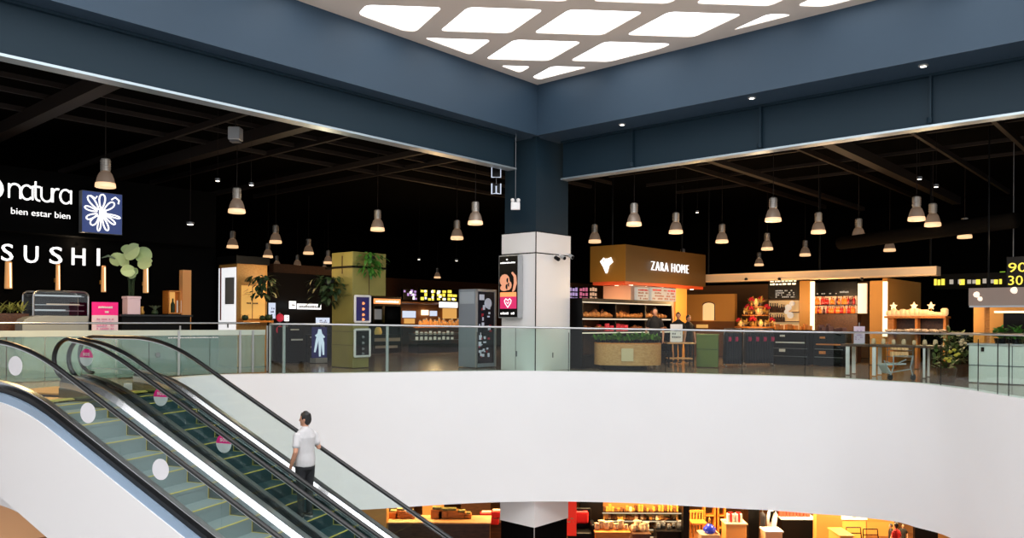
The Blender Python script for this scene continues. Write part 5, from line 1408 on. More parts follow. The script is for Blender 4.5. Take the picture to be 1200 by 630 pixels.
# ================================================================== home store: amber rooms, canopy, shelves
PR = at(1000, 420, 26.0); PR.z = 0
def rp2(px, off=0, z=1.35): P = PR+U*off+Z3*0; return P+V*solve(P+Z3*z, V, px)
def zr2(P, y, px): return EYE+(HY+ROLL*(px-600)-y)*P.y/F
def rpanel(bm, x0, x1, y0, y1, off, dep, mi=0):
    P = rp2(x0, off); ln = (rp2(x1, off)-P).length; z1, z0 = zr2(P, y0, x0), zr2(P, y1, x0)
    para(bm, P+Z3*z0, -V*ln, U*dep, Z3*(z1-z0), mi); return P, ln, z0, z1
cn = thing('store_canopy', 'long pale wooden canopy fascia over the home store front', 'canopy', rp2(960)+Z3*2.6)
bm = B(); rpanel(bm, 826, 1097, 321.5, 330.5, -.25, .5); obj('fascia_board', bm, mat('pale_canopy_board', S(206, 186, 162), .5), cn)
bm = B(); rpanel(bm, 826, 1095, 321.8, 323, -.28, .05); rpanel(bm, 826, 1095, 329, 330.5, -.28, .05); obj('edge_trim', bm, M['cream'], cn)
bm = B(); 
for px in (830, 960, 1090):
    p = rp2(px); tube(bm, [p+Z3*2.75, p+Z3*6.25], .03, 6)
obj('hanger_rod', bm, M['black'], cn)
for px in (874, 913, 1010): 
    p = rp2(px, -.29); bm = B(); lathe(bm, Vector((p.x, p.y, zr2(p, 328, px))), [(.05, 0), (.06, .05), (.03, .08)], 10); obj('spot', bm, M['black'], cn)
# posts
for x0, x1, lab, m in ((936.5, 949, 'olive gold post under the canopy, between menu board and bottle shelves', 'gold'), (1019, 1034, 'amber wooden post at the bottle shelf end under the canopy', 'amber')):
    P = rp2(x0, -.1); ln = (rp2(x1, -.1)-P).length; th = thing('canopy_post', lab, 'post', P)
    bm = B(); para(bm, P, -V*ln, U*.4, Z3*zr2(P, 329, x0)); obj('shaft', bm, M[m], th, bevel=.01)
    bm = B(); para(bm, P-V*(ln+.005)+Z3*.9, -V*.12, U*.1, Z3*(zr2(P, 330, x0)-.9)); obj('light_strip', bm, L['warm'], th)
for x0, x1, lab in ((1005, 1015, 'tall warm white lit strip panel beside the bottle shelves'),):
    bm = B(); rpanel(bm, x0, x1, 332, 367, .1, .1); solo('wall_lightbox', bm, mat('warm_white_lit', S(255, 230, 190), .5, 0, (1, .82, .55, 1), .75), lab, 'panel')
# back walls
bm = B(); P = rp2(790, 4.5); para(bm, P, -V*(rp2(1045, 4.5)-P).length, U*.2, Z3*2.9); struct('wall_home_store', bm, mat('amber_brown_wall', S(120, 80, 40), .6))
bm = B(); P = rp2(1034, .6); para(bm, P, -V*.15, U*3.9, Z3*2.8); struct('wall_home_side', bm, M['amber'])
# amber niche wall with arch (800-860)
an = thing('amber_partition', 'amber lit partition wall with an arched niche beyond the sign block', 'partition', rp2(830, 1.5))
bm = B(); P, ln, z0, z1 = rpanel(bm, 804, 861, 345, 376, 1.6, .2); obj('panel', bm, M['amber'], an)
bm = B(); para(bm, rp2(804, 1.6), -V*ln, U*.2, Z3*z0); obj('base_panel', bm, mat('brown_lit_wall', S(130, 80, 36), .6), an)
bm = B()
A = rp2(823.5, 1.56); w_ = (rp2(837.5, 1.56)-A).length; za, zb2 = zr2(A, 375, 824), zr2(A, 354, 824)
pts = [A+Z3*za, A-V*w_+Z3*za]+[A-V*(w_/2+w_/2*math.cos(t))+Z3*(zb2-.12+.12*math.sin(t)) for t in [PI*i/10 for i in range(11)]]
prism(bm, pts, U*.03); obj('arched_niche', bm, mat('niche_glow', S(250, 205, 130), .5, 0, (1, .75, .35, 1), .6), an)
bm = B(); tube(bm, pts[1:], .02, 6); obj('niche_edge', bm, M['w2'], an)
bm = B(); rpanel(bm, 816, 827, 380, 384, 1.3, .2); solo('lit_tray', bm, L['amber'], 'small lit amber tray under the arched niche', 'tray')
# olive counter
th = thing('olive_counter', 'olive green box counter before the amber partition', 'counter', at(829, 427, 23.4)-Z3*at(829, 427, 23.4).z)
Po = at(816, 427, 23.6); Po.z = 0; x2 = at(841.5, 427, 23.3); d = Vector((x2.x-Po.x, x2.y-Po.y, 0)); zt = EYE+(376.3-392.5)*23.5/F
bm = B(); para(bm, Po, d, Vector((.15, .5, 0)), Z3*zt); obj('body', bm, M['olivecounter'], th, bevel=.01)
bm = B(); para(bm, Po+Z3*zt-Vector((.02, .02, 0)), d*1.04, Vector((.15, .5, 0))*1.04, Z3*.035); obj('worktop', bm, mat('olive_top', S(118, 134, 66), .5), th)
bm = B(); para(bm, Po+Z3*(zt*.55)-Vector((0, .01, 0)), d, Vector((0, .02, 0)), Z3*.015); obj('seam', bm, M['darkleaf'], th)
# clothes rails with garments
def garment(loc, label, grp, m, accent=None, rot=0):
    th = thing('garment', label, 'clothing', loc, grp, 0); c = Vector(loc)
    bm = B(); rows = [(0.0, .06, .02), (-.03, .2, .05), (-.1, .24, .06), (-.35, .2, .06), (-.75, .22, .07), (-.95, .23, .06)]
    prev = None
    for z, a, b in rows:
        q = ring(bm, c+Z3*z, Vector((0, 1, 0)), Vector((1, 0, 0)), a, b, 12)
        if prev: bridge(bm, prev, q)
        else: cap(bm, q[::-1])
        prev = q
    cap(bm, prev); obj('cloth', bm, M[m] if isinstance(m, str) else m, th, smooth=True)
    bm = B(); tube(bm, [c+Z3*-.02, c+Z3*.06, c+Z3*.07+Vector((0, .02, 0)), c+Z3*.065+Vector((0, .04, 0))], .007, 5); obj('hanger_hook', bm, M['grey'], th)
    if accent:
        bm = B(); ball(bm, c+Vector((0, -.12, -.2)), .1, sc=(.7, 1.2, 1.2)); obj('flower_print', bm, accent, th)
    th.rotation_euler = (0, 0, rot); return th
navy_cloth = mat('navy_cloth', S(26, 28, 40), .85); mag_cloth = mat('magenta_cloth', S(190, 40, 90), .8)
for x0, x1, D, lab, n in ((849, 868, 23.9, 'chrome clothes rail with print dresses beside the olive counter', 7), (872, 905, 24.4, 'chrome clothes rail of dark garments under the golden ornaments', 11)):
    A, B_ = at(x0, 390, D), at(x1, 390, D+.15); zt = EYE+(377-385.5)*D/F
    A.z = B_.z = zt; th = thing('clothes_rail', lab, 'clothes rack', (A+B_)/2-Z3*zt)
    bm = B(); tube(bm, [A, B_], .016, 8); obj('top_bar', bm, M['steel'], th)
    for e in (A, B_):
        bm = B(); tube(bm, [e, Vector((e.x, e.y, .02))], .016, 8); obj('post', bm, M['steel'], th)
        bm = B(); tube(bm, [Vector((e.x, e.y-.22, .02)), Vector((e.x, e.y+.22, .02))], .016, 8); obj('foot', bm, M['steel'], th)
    g1 = g2 = None
    for i in range(n):
        c = A.lerp(B_, (i+.6)/(n+.2))-Z3*.1
        acc = (i % 3 == 1)
        if acc:
            if g1 is None: g1 = garment(c, 'navy garment with magenta flower print on the '+('rail beside the olive counter' if x0 == 849 else 'longer dark clothes rail'), 'printed garments '+str(x0), navy_cloth, mag_cloth)
            else: dup(g1, c)
        else:
            if g2 is None: g2 = garment(c, 'plain dark garment on the '+('rail beside the olive counter' if x0 == 849 else 'longer dark clothes rail'), 'dark garments '+str(x0), navy_cloth)
            else: dup(g2, c)
# golden ornament tree with flowers
A = rp2(886, .6); A.z = 0
ot = thing('ornament_stand', 'tiered display stand of golden ornaments and red flowers beyond the clothes rails', 'display stand', A)
for r, y, h_ in ((.75, 384, .05), (.5, 370, .04), (.32, 360, .04)):
    z = zr2(A, y, 886); bm = B(); lathe(bm, A+Z3*z, [(r, 0), (r, h_)], 20); obj('tier', bm, M['w3'], ot)
bm = B(); tube(bm, [A, A+Z3*zr2(A, 352, 886)], .04, 8); obj('stem', bm, M['brass'], ot)
bm = B(); lathe(bm, A, [(.8, 0), (.8, zr2(A, 384, 886))], 20); obj('base_drum', bm, M['w2'], ot)
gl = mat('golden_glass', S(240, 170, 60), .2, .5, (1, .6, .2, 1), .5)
f = f2 = f3 = None; rnd = random.Random(17)
for r, y, n in ((.6, 384, 14), (.38, 370, 10), (.18, 360, 6)):
    z = zr2(A, y, 886)+.05
    for i in range(n):
        a = 2*PI*i/n+.2; c = A+Vector((r*math.cos(a), r*math.sin(a), z))
        if i % 3 == 0:
            if f2 is None:
                f2 = thing('flower_vase', 'small vase of red flowers on the tiered golden stand', 'vase', c, 'red flower vases')
                bm = B(); lathe(bm, c, [(.03, 0), (.06, .05), (.03, .14)], 10); obj('vase', bm, M['brass'], f2, smooth=True)
                bm = B()
                for q in range(7): ball(bm, c+Vector((.06*math.cos(q*.9), .06*math.sin(q*.9), .2+.03*(q % 3))), .045)
                obj('blossoms', bm, mat('red_blossom', S(200, 30, 50), .6), f2)
            else: dup(f2, c, scale=rnd.uniform(.9, 1.4))
        elif i % 3 == 1:
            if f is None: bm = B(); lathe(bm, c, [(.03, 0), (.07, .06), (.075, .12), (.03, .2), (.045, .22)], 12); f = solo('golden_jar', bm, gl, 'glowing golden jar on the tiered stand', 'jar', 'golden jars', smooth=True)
            else: dup(f, c, scale=rnd.uniform(.9, 1.4))
        else:
            if f3 is None:
                f3 = thing('golden_bush', 'small golden leafed decoration on the tiered stand', 'ornament', c, 'golden leafed decorations')
                bm = B(); lathe(bm, c, [(.05, 0), (.06, .08)], 8); obj('cup', bm, M['w2'], f3)
                bm = B()
                for q in range(26): leafm(bm, c+Z3*.08, Vector((rnd.uniform(-1, 1), rnd.uniform(-1, 1), rnd.uniform(.2, 1.5))), rnd.uniform(.12, .25), .025)
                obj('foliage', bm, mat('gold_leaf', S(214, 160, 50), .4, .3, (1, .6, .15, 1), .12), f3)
            else: dup(f3, c, scale=rnd.uniform(.9, 1.3))
# menu board, lit counter with goods (900-935)
mbd = thing('menu_board', 'black hanging menu board with small warm lettering left of the gold post', 'sign', rp2(918, .5)+Z3*2)
bm = B(); P, ln, z0, z1 = rpanel(bm, 900, 935.5, 326.5, 350.5, .4, .08); obj('board', bm, M['black'], mbd)
bm = B(); scribble(bm, P-V*.08-U*.012+Z3*(z0+(z1-z0)*.66), -V, -U, ln-.12, (z1-z0)*.3, 2, .95, .006, 6, random.Random(2)); obj('headings', bm, L['warm'], mbd)
bm = B(); scribble(bm, P-V*.28-U*.012+Z3*(z0+(z1-z0)*.06), -V, -U, ln-.4, (z1-z0)*.4, 4, .7, .006, 9, random.Random(3)); obj('type', bm, L['paper'], mbd)
bm = B()
for a in (.1, .9): tube(bm, [P-V*ln*a+Z3*z1, P-V*ln*a+Z3*2.9], .01, 5)
obj('hanger_rod', bm, M['black'], mbd)
ls_ = thing('lit_shelf', 'cream lit back shelf with plates and bottles under the menu board', 'shelf', rp2(918, 1.6))
bm = B(); P, ln, z0, z1 = rpanel(bm, 901, 936, 352, 386, 1.7, .05); obj('back_panel', bm, mat('cream_lit', S(236, 190, 120), .5, 0, (1, .7, .35, 1), .3), ls_)
for y in (365, 376):
    bm = B(); rpanel(bm, 901, 936, y, y+1, 1.4, .3); obj('shelf_board', bm, M['w2'], ls_)
bm = B(); para(bm, rp2(901, 1.4), -V*ln, U*.3, Z3*zr2(P, 386, 901)); obj('base', bm, M['w2'], ls_)
f = None
for px, y, s in ((924, 360, .2), (926, 369, .2), (921.5, 364, .14), (928, 354.5, .16)):
    p = rp2(px, 1.3); c = Vector((p.x, p.y, zr2(p, y, px)))
    if f is None: bm = B(); tube(bm, [c, c-U*.03], .12, 18); tube(bm, [c-U*.03, c-U*.035], .08, 14); f = solo('plate', bm, mat('blue_white_plate', S(214, 220, 228), .3, 0, (.9, .95, 1, 1), .15), 'pale round plate displayed on the lit back shelf', 'plate', 'plates on the lit back shelf')
    else: dup(f, c-Z3*.12, scale=s/.2)
bt = None
def bottle(c, lab, grp, m):
    th = thing('bottle', lab, 'bottle', c, grp)
    bm = B(); lathe(bm, c, [(.045, 0), (.05, .02), (.05, .17), (.02, .23), (.018, .29)], 10); obj('glass_body', bm, m, th, smooth=True)
    bm = B(); lathe(bm, c+Z3*.285, [(.022, 0), (.022, .035)], 8); obj('cap', bm, M['black'], th); return th
rnd = random.Random(23); b1_ = None
for y in (365, 376):
    for i in range(7):
        p = rp2(903+i*2.6, 1.5); c = Vector((p.x, p.y, zr2(rp2(901, 1.4), y, 901)+.0))
        if b1_ is None: b1_ = bottle(c, 'dark bottle on the lit back shelf under the menu board', 'bottles under the menu board', M['w2'])
        else: dup(b1_, c, scale=rnd.uniform(.7, 1.0))
# red bottle shelves (953-1004)
bs_ = thing('bottle_shelf', 'lit shelves of red and orange bottles under the canopy', 'shelf', rp2(980, 1))
bm = B(); P, ln, z0, z1 = rpanel(bm, 953, 1004, 346.5, 367.5, 1.25, .05); obj('back_panel', bm, mat('peach_lit', S(250, 190, 130), .5, 0, (1, .65, .38, 1), .5), bs_)
for y in (356.8, 367):
    bm = B(); rpanel(bm, 953, 1004, y, y+1, .9, .36); sb_ = obj('shelf_board', bm, M['black'], bs_)
bm = B(); rpanel(bm, 953, 1004, 331, 347, .9, .4); obj('dark_header', bm, M['black'], bs_)
bm = B(); A = rp2(984, .88); scribble(bm, A+Z3*zr2(A, 343.5, 984), -V, -U, .3, .1, 1, 1, .01, 6); A = rp2(957, .88); scribble(bm, A+Z3*zr2(A, 345, 957), -V, -U, .75, .07, 1, .6, .01, 9); obj('header_lettering', bm, L['paper'], bs_)
bm = B(); A = rp2(953, .9); para(bm, A, -V*ln, U*.4, Z3*zr2(A, 368, 953)); obj('base_cabinet', bm, M['w2'], bs_)
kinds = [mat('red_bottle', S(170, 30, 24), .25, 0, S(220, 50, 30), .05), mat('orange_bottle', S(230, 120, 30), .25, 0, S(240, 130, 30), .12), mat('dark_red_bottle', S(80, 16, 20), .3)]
firsts = [None]*3
for y in (356.8, 367):
    base_z = zr2(rp2(953, .9), y, 953)
    for i in range(22):
        if rnd.random() < .18: continue
        p = rp2(954.5+i*2.2, .98); c = Vector((p.x, p.y, base_z)); kx = (0 if 2 < i < 9 or i > 17 else 1) if rnd.random() < .8 else 2
        if y > 360: kx = 0 if rnd.random() < .6 else (1 if rnd.random() < .7 else 2)
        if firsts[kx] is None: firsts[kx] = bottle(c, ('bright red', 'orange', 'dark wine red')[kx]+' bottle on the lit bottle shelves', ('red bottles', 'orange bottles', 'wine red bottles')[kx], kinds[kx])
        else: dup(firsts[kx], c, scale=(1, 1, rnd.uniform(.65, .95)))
# black drawer counters in front
for x0, x1, y0, off, lab in ((905, 948, 386, -2.2, 'black drawer counter with white price strips before the menu board'), (953, 990, 388, -2.0, 'black display counter heaped with small boxes before the bottle shelves')):
    th = thing('display_counter', lab, 'counter', rp2((x0+x1)/2, off)); P = rp2(x0, off); ln = (rp2(x1, off)-P).length; zt = zr2(P, y0, x0)
    bm = B(); para(bm, P, -V*ln, U*.6, Z3*zt); obj('cabinet', bm, M['black'], th, bevel=.012)
    for z in (.25, .5):
        bm = B(); para(bm, P-U*.012+Z3*z-V*.05, -V*(ln-.1), U*.012, Z3*.02); obj('drawer_line', bm, M['grey'], th)
    bm = B(); para(bm, P-U*.02-V*ln*.22+Z3*(zt-.22), -V*.16, U*.012, Z3*.06); para(bm, P-U*.02-V*ln*.1+Z3*(zt-.42), -V*ln*.8, U*.012, Z3*.04); para(bm, P-U*.02-V*ln*.2+Z3*(zt-.7), -V*.2, U*.012, Z3*.09); obj('price_strip', bm, M['white'] if x0 == 905 else M['w3'], th)
    g = None
    for i in range(9):
        c = P-V*(ln*(.06+.108*i))+U*rnd.uniform(.15, .4)+Z3*zt
        if g is None: bm = B(); box(bm, c+Z3*.09, (.14, .12, .18)); g = solo('gift_box', bm, M['w3'] if x0 == 905 else mat('dusk_box', S(96, 62, 60), .5), 'little gift box on the black counter '+('before the menu board' if x0 == 905 else 'before the bottle shelves'), 'box', 'gift boxes '+str(x0), bevel=.008)
        else: dup(g, c, scale=(rnd.uniform(.6, 1.2), 1, rnd.uniform(.5, 1.5)))
# display island (1035-1110)
di = thing('display_island', 'warm lit display island with a raised shelf at the end of the canopy', 'display stand', rp2(1070, -1.5))
P = rp2(1036, -1.6); ln = (rp2(1108, -1.6)-P).length; zt = zr2(P, 372.5, 1036); zt2 = zr2(P, 389, 1036)
bm = B(); para(bm, P+Z3*zt, -V*ln, U*.6, Z3*.06); obj('raised_shelf', bm, M['w3'], di)
for f_ in (.05, .5, .95):
    bm = B(); para(bm, P-V*ln*f_+U*.1, -V*(.16 if f_ < .1 else .07), U*.3, Z3*zt); obj('leg', bm, M['w3'], di)
bm = B(); para(bm, P+Z3*(zt2-.05)-U*.2, -V*ln, U*.9, Z3*.05); obj('table_shelf', bm, M['w2'], di)
bm = B(); para(bm, P+U*.55+Z3*(zt2+.05), -V*ln*.98, U*.03, Z3*(zt-zt2-.06)); obj('back_panel', bm, M['w2'], di)
f = None; lampm = mat('lamp_lit', S(250, 215, 160), .5, 0, (1, .75, .4, 1), .9)
for i in range(13):
    c = P-V*(ln*(.05+.075*i))+U*.25+Z3*(zt+.06)
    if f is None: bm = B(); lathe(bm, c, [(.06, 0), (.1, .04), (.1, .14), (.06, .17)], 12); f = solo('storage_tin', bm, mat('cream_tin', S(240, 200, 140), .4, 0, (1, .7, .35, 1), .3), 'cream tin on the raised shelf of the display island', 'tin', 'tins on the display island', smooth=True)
    else: dup(f, c, scale=(1, 1, rnd.uniform(.6, 1.5)))
for px, lab in ((1047, 'little star topped table lamp nearest the amber post'), (1071, 'little star topped table lamp in the middle of the display island'), (1091, 'little star topped table lamp at the outer end of the display island')):
    p = rp2(px, -1.3); c = Vector((p.x, p.y, zt+.06)); th = thing('star_lamp', lab, 'lamp', c)
    bm = B(); tube(bm, [c, c+Z3*.22], .012, 6); lathe(bm, c, [(.05, 0), (.05, .015)], 10); obj('stem', bm, M['brass'], th)
    bm = B(); ct_ = c+Z3*.3; prism(bm, [ct_+Vector(((.12 if i % 2 == 0 else .055)*math.sin(i*PI/5), -.02, (.12 if i % 2 == 0 else .055)*math.cos(i*PI/5))) for i in range(10)], Vector((0, .04, 0))); obj('star', bm, lampm, th)
f = None
for i in range(12):
    c = P-V*(ln*(.06+.08*i))+U*rnd.uniform(0, .2)+Z3*zt2
    if f is None: bm = B(); lathe(bm, c, [(.05, 0), (.09, .05), (.08, .09)], 12); f = solo('ceramic_bowl', bm, mat('warm_white_china', S(230, 205, 175), .3), 'pale china bowl on the lower shelf of the display island', 'bowl', 'bowls on the display island', smooth=True)
    else: dup(f, c, scale=rnd.uniform(.8, 1.3))
f = None
for r in range(2):
    for i in range(5):
        p = rp2(1046+4*i, -2.1); c = Vector((p.x, p.y, .55-.2*r+.0))
        if f is None: bm = B(); box(bm, c+Z3*.08, (.1, .1, .15)); f = solo('white_package', bm, M['cream'], 'cream package hung on the end rack of the display island', 'package', 'packages on the island end rack', bevel=.01)
        else: dup(f, c)
A = rp2(1055, -1.95); bm = B()
for z in (.34, .54): para(bm, A+Z3*z+V*.35, -V*.72, U*.15-U*.3, Z3*.015)
for s in (-1, 1): tube(bm, [A+V*.35*s, A+V*.35*s+Z3*.75], .015, 6)
solo('end_rack', bm, M['grey'], 'low metal rack of packages before the display island', 'rack')

# ---- wooden table with white legs near the glass, sign stand, cart
tb = thing('display_table', 'walnut topped table with white steel legs behind the glass', 'table', at(1042, 440, 19.9)-Z3*at(1042, 440, 19.9).z)
T1, T2 = at(985, 403.5, 20.6), at(1106, 405.5, 19.2); zt = (T1.z+T2.z)/2; d = Vector((T2.x-T1.x, T2.y-T1.y, 0)); nb = Vector((-d.y, d.x, 0)).normalized()
T1.z = 0
bm = B(); para(bm, T1+Z3*(zt-.05), d, nb*.75, Z3*.06); obj('tabletop', bm, M['w2'], tb, bevel=.008)
for px in (991, 1022, 1081.5):
    t = solve(T1+nb*.02+Z3*.4, d.normalized(), px)
    for o in (.02, .68):
        bm = B(); para(bm, T1+d.normalized()*t+nb*o, d.normalized()*(.09 if px < 1050 else .05), nb*.05, Z3*(zt-.05)); obj('leg', bm, M['white'], tb)
th = thing('sign_stand', 'lilac white paper sign in a stand on the walnut table', 'sign', T1+d*.19+nb*.2+Z3*zt)
c = T1+d.normalized()*solve(T1+nb*.2+Z3*1, d.normalized(), 1000.5)+nb*.2+Z3*(zt+.01); ww = 12*20.6/F
bm = B(); para(bm, c+Z3*.02, d.normalized()*ww, nb*.015, Z3*.44); obj('sheet', bm, mat('lilac_paper', S(222, 204, 222), .6), th)
bm = B(); scribble(bm, c+d.normalized()*.04-nb*.008+Z3*.1, d.normalized(), -nb, ww-.08, .28, 5, .6, .004, 4); obj('print', bm, mat('mauve_type', S(180, 150, 185), .6), th)
bm = B(); tube(bm, [c+d.normalized()*ww/2+Z3*.46, c+d.normalized()*ww/2+Z3*.56], .012, 6); para(bm, c+nb*-.03, d.normalized()*ww, nb*.1, Z3*.02); obj('holder', bm, M['lgrey'], th)
f = None
for i in range(7):
    c = T1+d*(.3+.1*i)+nb*.4+Z3*(zt+.01)
    if f is None: bm = B(); lathe(bm, c, [(.04, 0), (.06, .03), (.05, .12), (.03, .15)], 10); f = solo('candle_jar', bm, M['cream'], 'small cream jar on the walnut table', 'jar', 'jars on the walnut table', smooth=True)
    else: dup(f, c, scale=rnd.uniform(.8, 1.2))
ctp = at(1056, 443, 18.6); ctp.z = 0
st = thing('folding_cart', 'silver framed folding cart parked under the walnut table by the glass', 'cart', ctp)
def cpt(px, py, dy=0): return at(px, py, 18.6+dy)
for dy in (0, .42):
    bm = B()
    tube(bm, [cpt(1043, 438, dy), cpt(1036, 422, dy), cpt(1048, 427, dy), cpt(1062, 421, dy)], .016, 6); tube(bm, [cpt(1047, 417, dy), cpt(1047, 430, dy), cpt(1043, 441, dy)], .016, 6); tube(bm, [cpt(1070, 417, dy), cpt(1067, 430, dy), cpt(1070, 441, dy)], .016, 6); tube(bm, [cpt(1047, 417, dy), cpt(1070, 417, dy)], .016, 6); tube(bm, [cpt(1040, 437, dy), cpt(1068, 432, dy)], .014, 6); obj('side_frame', bm, M['lgrey'], st)
bm = B(); para(bm, cpt(1038, 428), cpt(1062, 427)-cpt(1038, 428), Vector((0, .42, 0)), Z3*.03); para(bm, cpt(1038, 428), Vector((.12, 0, -.2)), Vector((0, .42, 0)), Vector((.02, 0, .02))); obj('tray', bm, mat('pale_plastic', S(205, 210, 212), .4), st)
for px in (1043, 1070):
    for dy in (0, .42):
        c = cpt(px, 441.5, dy); bm = B(); tube(bm, [Vector((c.x, c.y-.02, .06)), Vector((c.x, c.y+.02, .06))], .06, 12); obj('wheel', bm, M['rubber'], st)
# yellow-flower plants by the right-hand counter
for px, D, hgt, lab, seed, cols2 in ((1109, 18.2, 1.0, 'leafy plant with yellow flowers in a tub behind the glass', 5, True), (1112, 20.9, 1.3, 'taller green plant beside the walnut table end', 6, False), (1125, 19.7, 1.2, 'green plant with pale blossom against the white counter', 7, False)):
    A = at(px, 440, D); A.z = 0; th = thing('potted_plant', lab, 'plant', A); rnd = random.Random(seed)
    bm = B(); lathe(bm, A, [(.16, 0), (.22, .3), (.2, .32), (.18, .28)], 14); obj('tub', bm, M['w2'], th)
    bm = B()
    for q in range(80): leafm(bm, A+Vector((rnd.uniform(-.22, .22), rnd.uniform(-.2, .2), rnd.uniform(.3, hgt*.85))), Vector((rnd.uniform(-1, 1), rnd.uniform(-1, 1), rnd.uniform(-.2, 1))), rnd.uniform(.14, .3), .04)
    obj('foliage', bm, mat('mid_green_leaf', S(74, 92, 40), .5, noise=(6, .3, 0)), th)
    bm = B(); tube(bm, [A+Z3*.2, A+Z3*hgt*.7], .015, 6); obj('stem', bm, M['darkleaf'], th)
    if cols2 or seed == 7:
        bm = B()
        for q in range(8): ball(bm, A+Vector((rnd.uniform(-.2, .2), -.2, rnd.uniform(.45, .75) if cols2 else rnd.uniform(.8, 1.1))), .05, sc=(1, .6, .7))
        obj('blossoms', bm, mat('yellow_blossom', S(214, 190, 70), .5) if cols2 else M['cream'], th)
# right-hand kiosk with white counter and beige header
rk = thing('service_counter', 'long white service counter close behind the glass under a beige header panel', 'counter', (9.9, 17.2, 0))
Pk2 = at(1135, 450, 18.2); Pk2.z = 0; zt = EYE+(378.2-404)*18.2/F
bm = B(); para(bm, Pk2, -V*3.5, U*.7, Z3*zt); obj('front_panel', bm, mat('pale_green_white', S(222, 230, 222), .3), rk, bevel=.01)
bm = B(); para(bm, Pk2-U*.03+V*.03+Z3*zt, -V*3.56, U*.78, Z3*.04); obj('worktop', bm, M['lgrey'], rk)
bm = B(); para(bm, Pk2-U*.012+Z3*(zt*.45), -V*3.5, U*.01, Z3*.02)
for q in range(1, 4): para(bm, Pk2-U*.012-V*(.85*q), -V*.015, U*.01, Z3*zt)
obj('panel_seam', bm, M['grey'], rk)
bm = B(); para(bm, Pk2-U*.03-V*.25+Z3*(zt-.14), -V*.06, U*.03, Z3*.1); obj('lock', bm, M['black'], rk)
hd = thing('header_panel', 'beige grey header panel hanging over the white service counter', 'panel', at(1170, 358, 18.6))
A = at(1135, 358, 18.9); h_ = (358-337.5)*18.9/F
bm = B(); para(bm, A, -V*4, U*.12, Z3*h_); obj('panel', bm, mat('taupe_panel', S(150, 128, 116), .35), hd)
bm = B(); para(bm, A-V*.02-Z3*.04-U*.02, -V*4, U*.16, Z3*.04); obj('lower_trim', bm, M['lgrey'], hd)
bm = B(); tube(bm, [A-V*.4+U*.06+Z3*h_, A-V*.4+U*.06+Z3*(6.2-A.z)], .02, 6); obj('hanger_rod', bm, M['black'], hd)
for px, y, s in ((1145, 345, .09), (1149, 350, .07), (1189, 340, .1)):
    t = solve(A+Z3*.2, V, px); c = A+V*t-U*.02; bm = B(); ball(bm, Vector((c.x, c.y, at(px, y, c.y).z)), s, sc=(1, .3, .8)); obj('small_lamp', bm, mat('soft_lamp', S(240, 220, 200), .4, 0, (1, .85, .7, 1), .8), hd)
t = solve(A, V, 1153.5); P = A+V*t+U*.3; bm = B(); box(bm, (P.x, P.y, A.z/2), (.08, .08, A.z)); solo('kiosk_post', bm, M['w3'], 'slim amber post carrying the beige header panel', 'post')
bm = B(); P = A+U*3.0+V*.5; para(bm, Vector((P.x, P.y, 0)), -V*6, U*.2, Z3*2.1); struct('wall_service_room', bm, M['amber'])
bm = B(); P = A+U*2.95; t = solve(P, V, 1176); P = P+V*t; para(bm, Vector((P.x, P.y, 0)), -V*.55, U*.05, Z3*1.65); struct('door_1', bm, M['black'])
bm = B(); P = A+U*2.0; t = solve(P, V, 1165); P = P+V*t; para(bm, Vector((P.x, P.y, A.z-.15)), -V*1.0, U*.15, Z3*.05); solo('ceiling_light_strip', bm, L['warm'], 'warm light strip under the beige header, over the service room', 'lamp')
for px, D, lab, sd in ((1172, 17.9, 'low green plant on the white service counter', 3), (1192, 17.4, 'second low green plant on the white service counter, nearer the edge of the picture', 4)):
    p = Pk2+U*.35; t = solve(p, V, px); c = p+V*t+Z3*(zt+.04); th = thing('potted_plant', lab, 'plant', c); rnd = random.Random(sd)
    bm = B(); lathe(bm, c, [(.1, 0), (.13, .12), (.11, .12)], 12); obj('pot', bm, M['black'], th)
    bm = B()
    for q in range(60): leafm(bm, c+Vector((rnd.uniform(-.12, .12), rnd.uniform(-.1, .1), .1+rnd.uniform(0, .22))), Vector((rnd.uniform(-1, 1), rnd.uniform(-1, 1), rnd.uniform(0, 1))), rnd.uniform(.12, .24), .035)
    obj('foliage', bm, M['leaf'], th)
# yellow neon lettering
ns_ = thing('neon_sign', 'far yellow and white lit neon lettering in the dark above the display island', 'sign', at(1140, 330, 30))
A = at(1095, 336, 31.5)
bm = B(); para(bm, A+U*.05-Z3*.1, -V*6, U*.08, Z3*.6); obj('backing', bm, M['black'], ns_)
bm = B(); scribble(bm, A-U*.03, -V, -U, .42, .42, 1, 1, .03, 2, random.Random(1)); scribble(bm, A-V*.9-U*.03, -V, -U, 2.0, .36, 1, .45, .03, 9, random.Random(2)); obj('yellow_letters', bm, L['yel'], ns_)
bm = B(); scribble(bm, A-V*.55-U*.03+Z3*.05, -V, -U, 2.2, .3, 1, .6, .03, 12, random.Random(6)); obj('white_letters', bm, L['paper'], ns_)
bm = B(); a = at(1162, 325, 31); scribble(bm, a-U*.03, -V, -U, .7, .3, 1, .8, .03, 3, random.Random(4)); obj('green_letters', bm, L['green'], ns_)
n2 = thing('neon_sign', 'larger hanging two-line yellow lit sign at the edge of the picture', 'sign', at(1192, 322, 20))
A = at(1182, 319, 20.5)
bm = B(); para(bm, A+U*.03-V*-.05-Z3*.4, -V*2, U*.06, Z3*.8); obj('backing', bm, M['black'], n2)
bm = textbm('90', A-U*.03+V*.0, -V, -U, .40, .24, .03); obj('yellow_letters', bm, L['yel'], n2)
bm = textbm('%0', A-U*.03-V*.42, -V, -U, .40, .24, .03); obj('yellow_letters', bm, L['yel'], n2)
a = A-Z3*.33; bm = textbm('30', a-U*.03, -V, -U, .32, .24, .03); obj('yellow_letters', bm, L['yel'], n2)
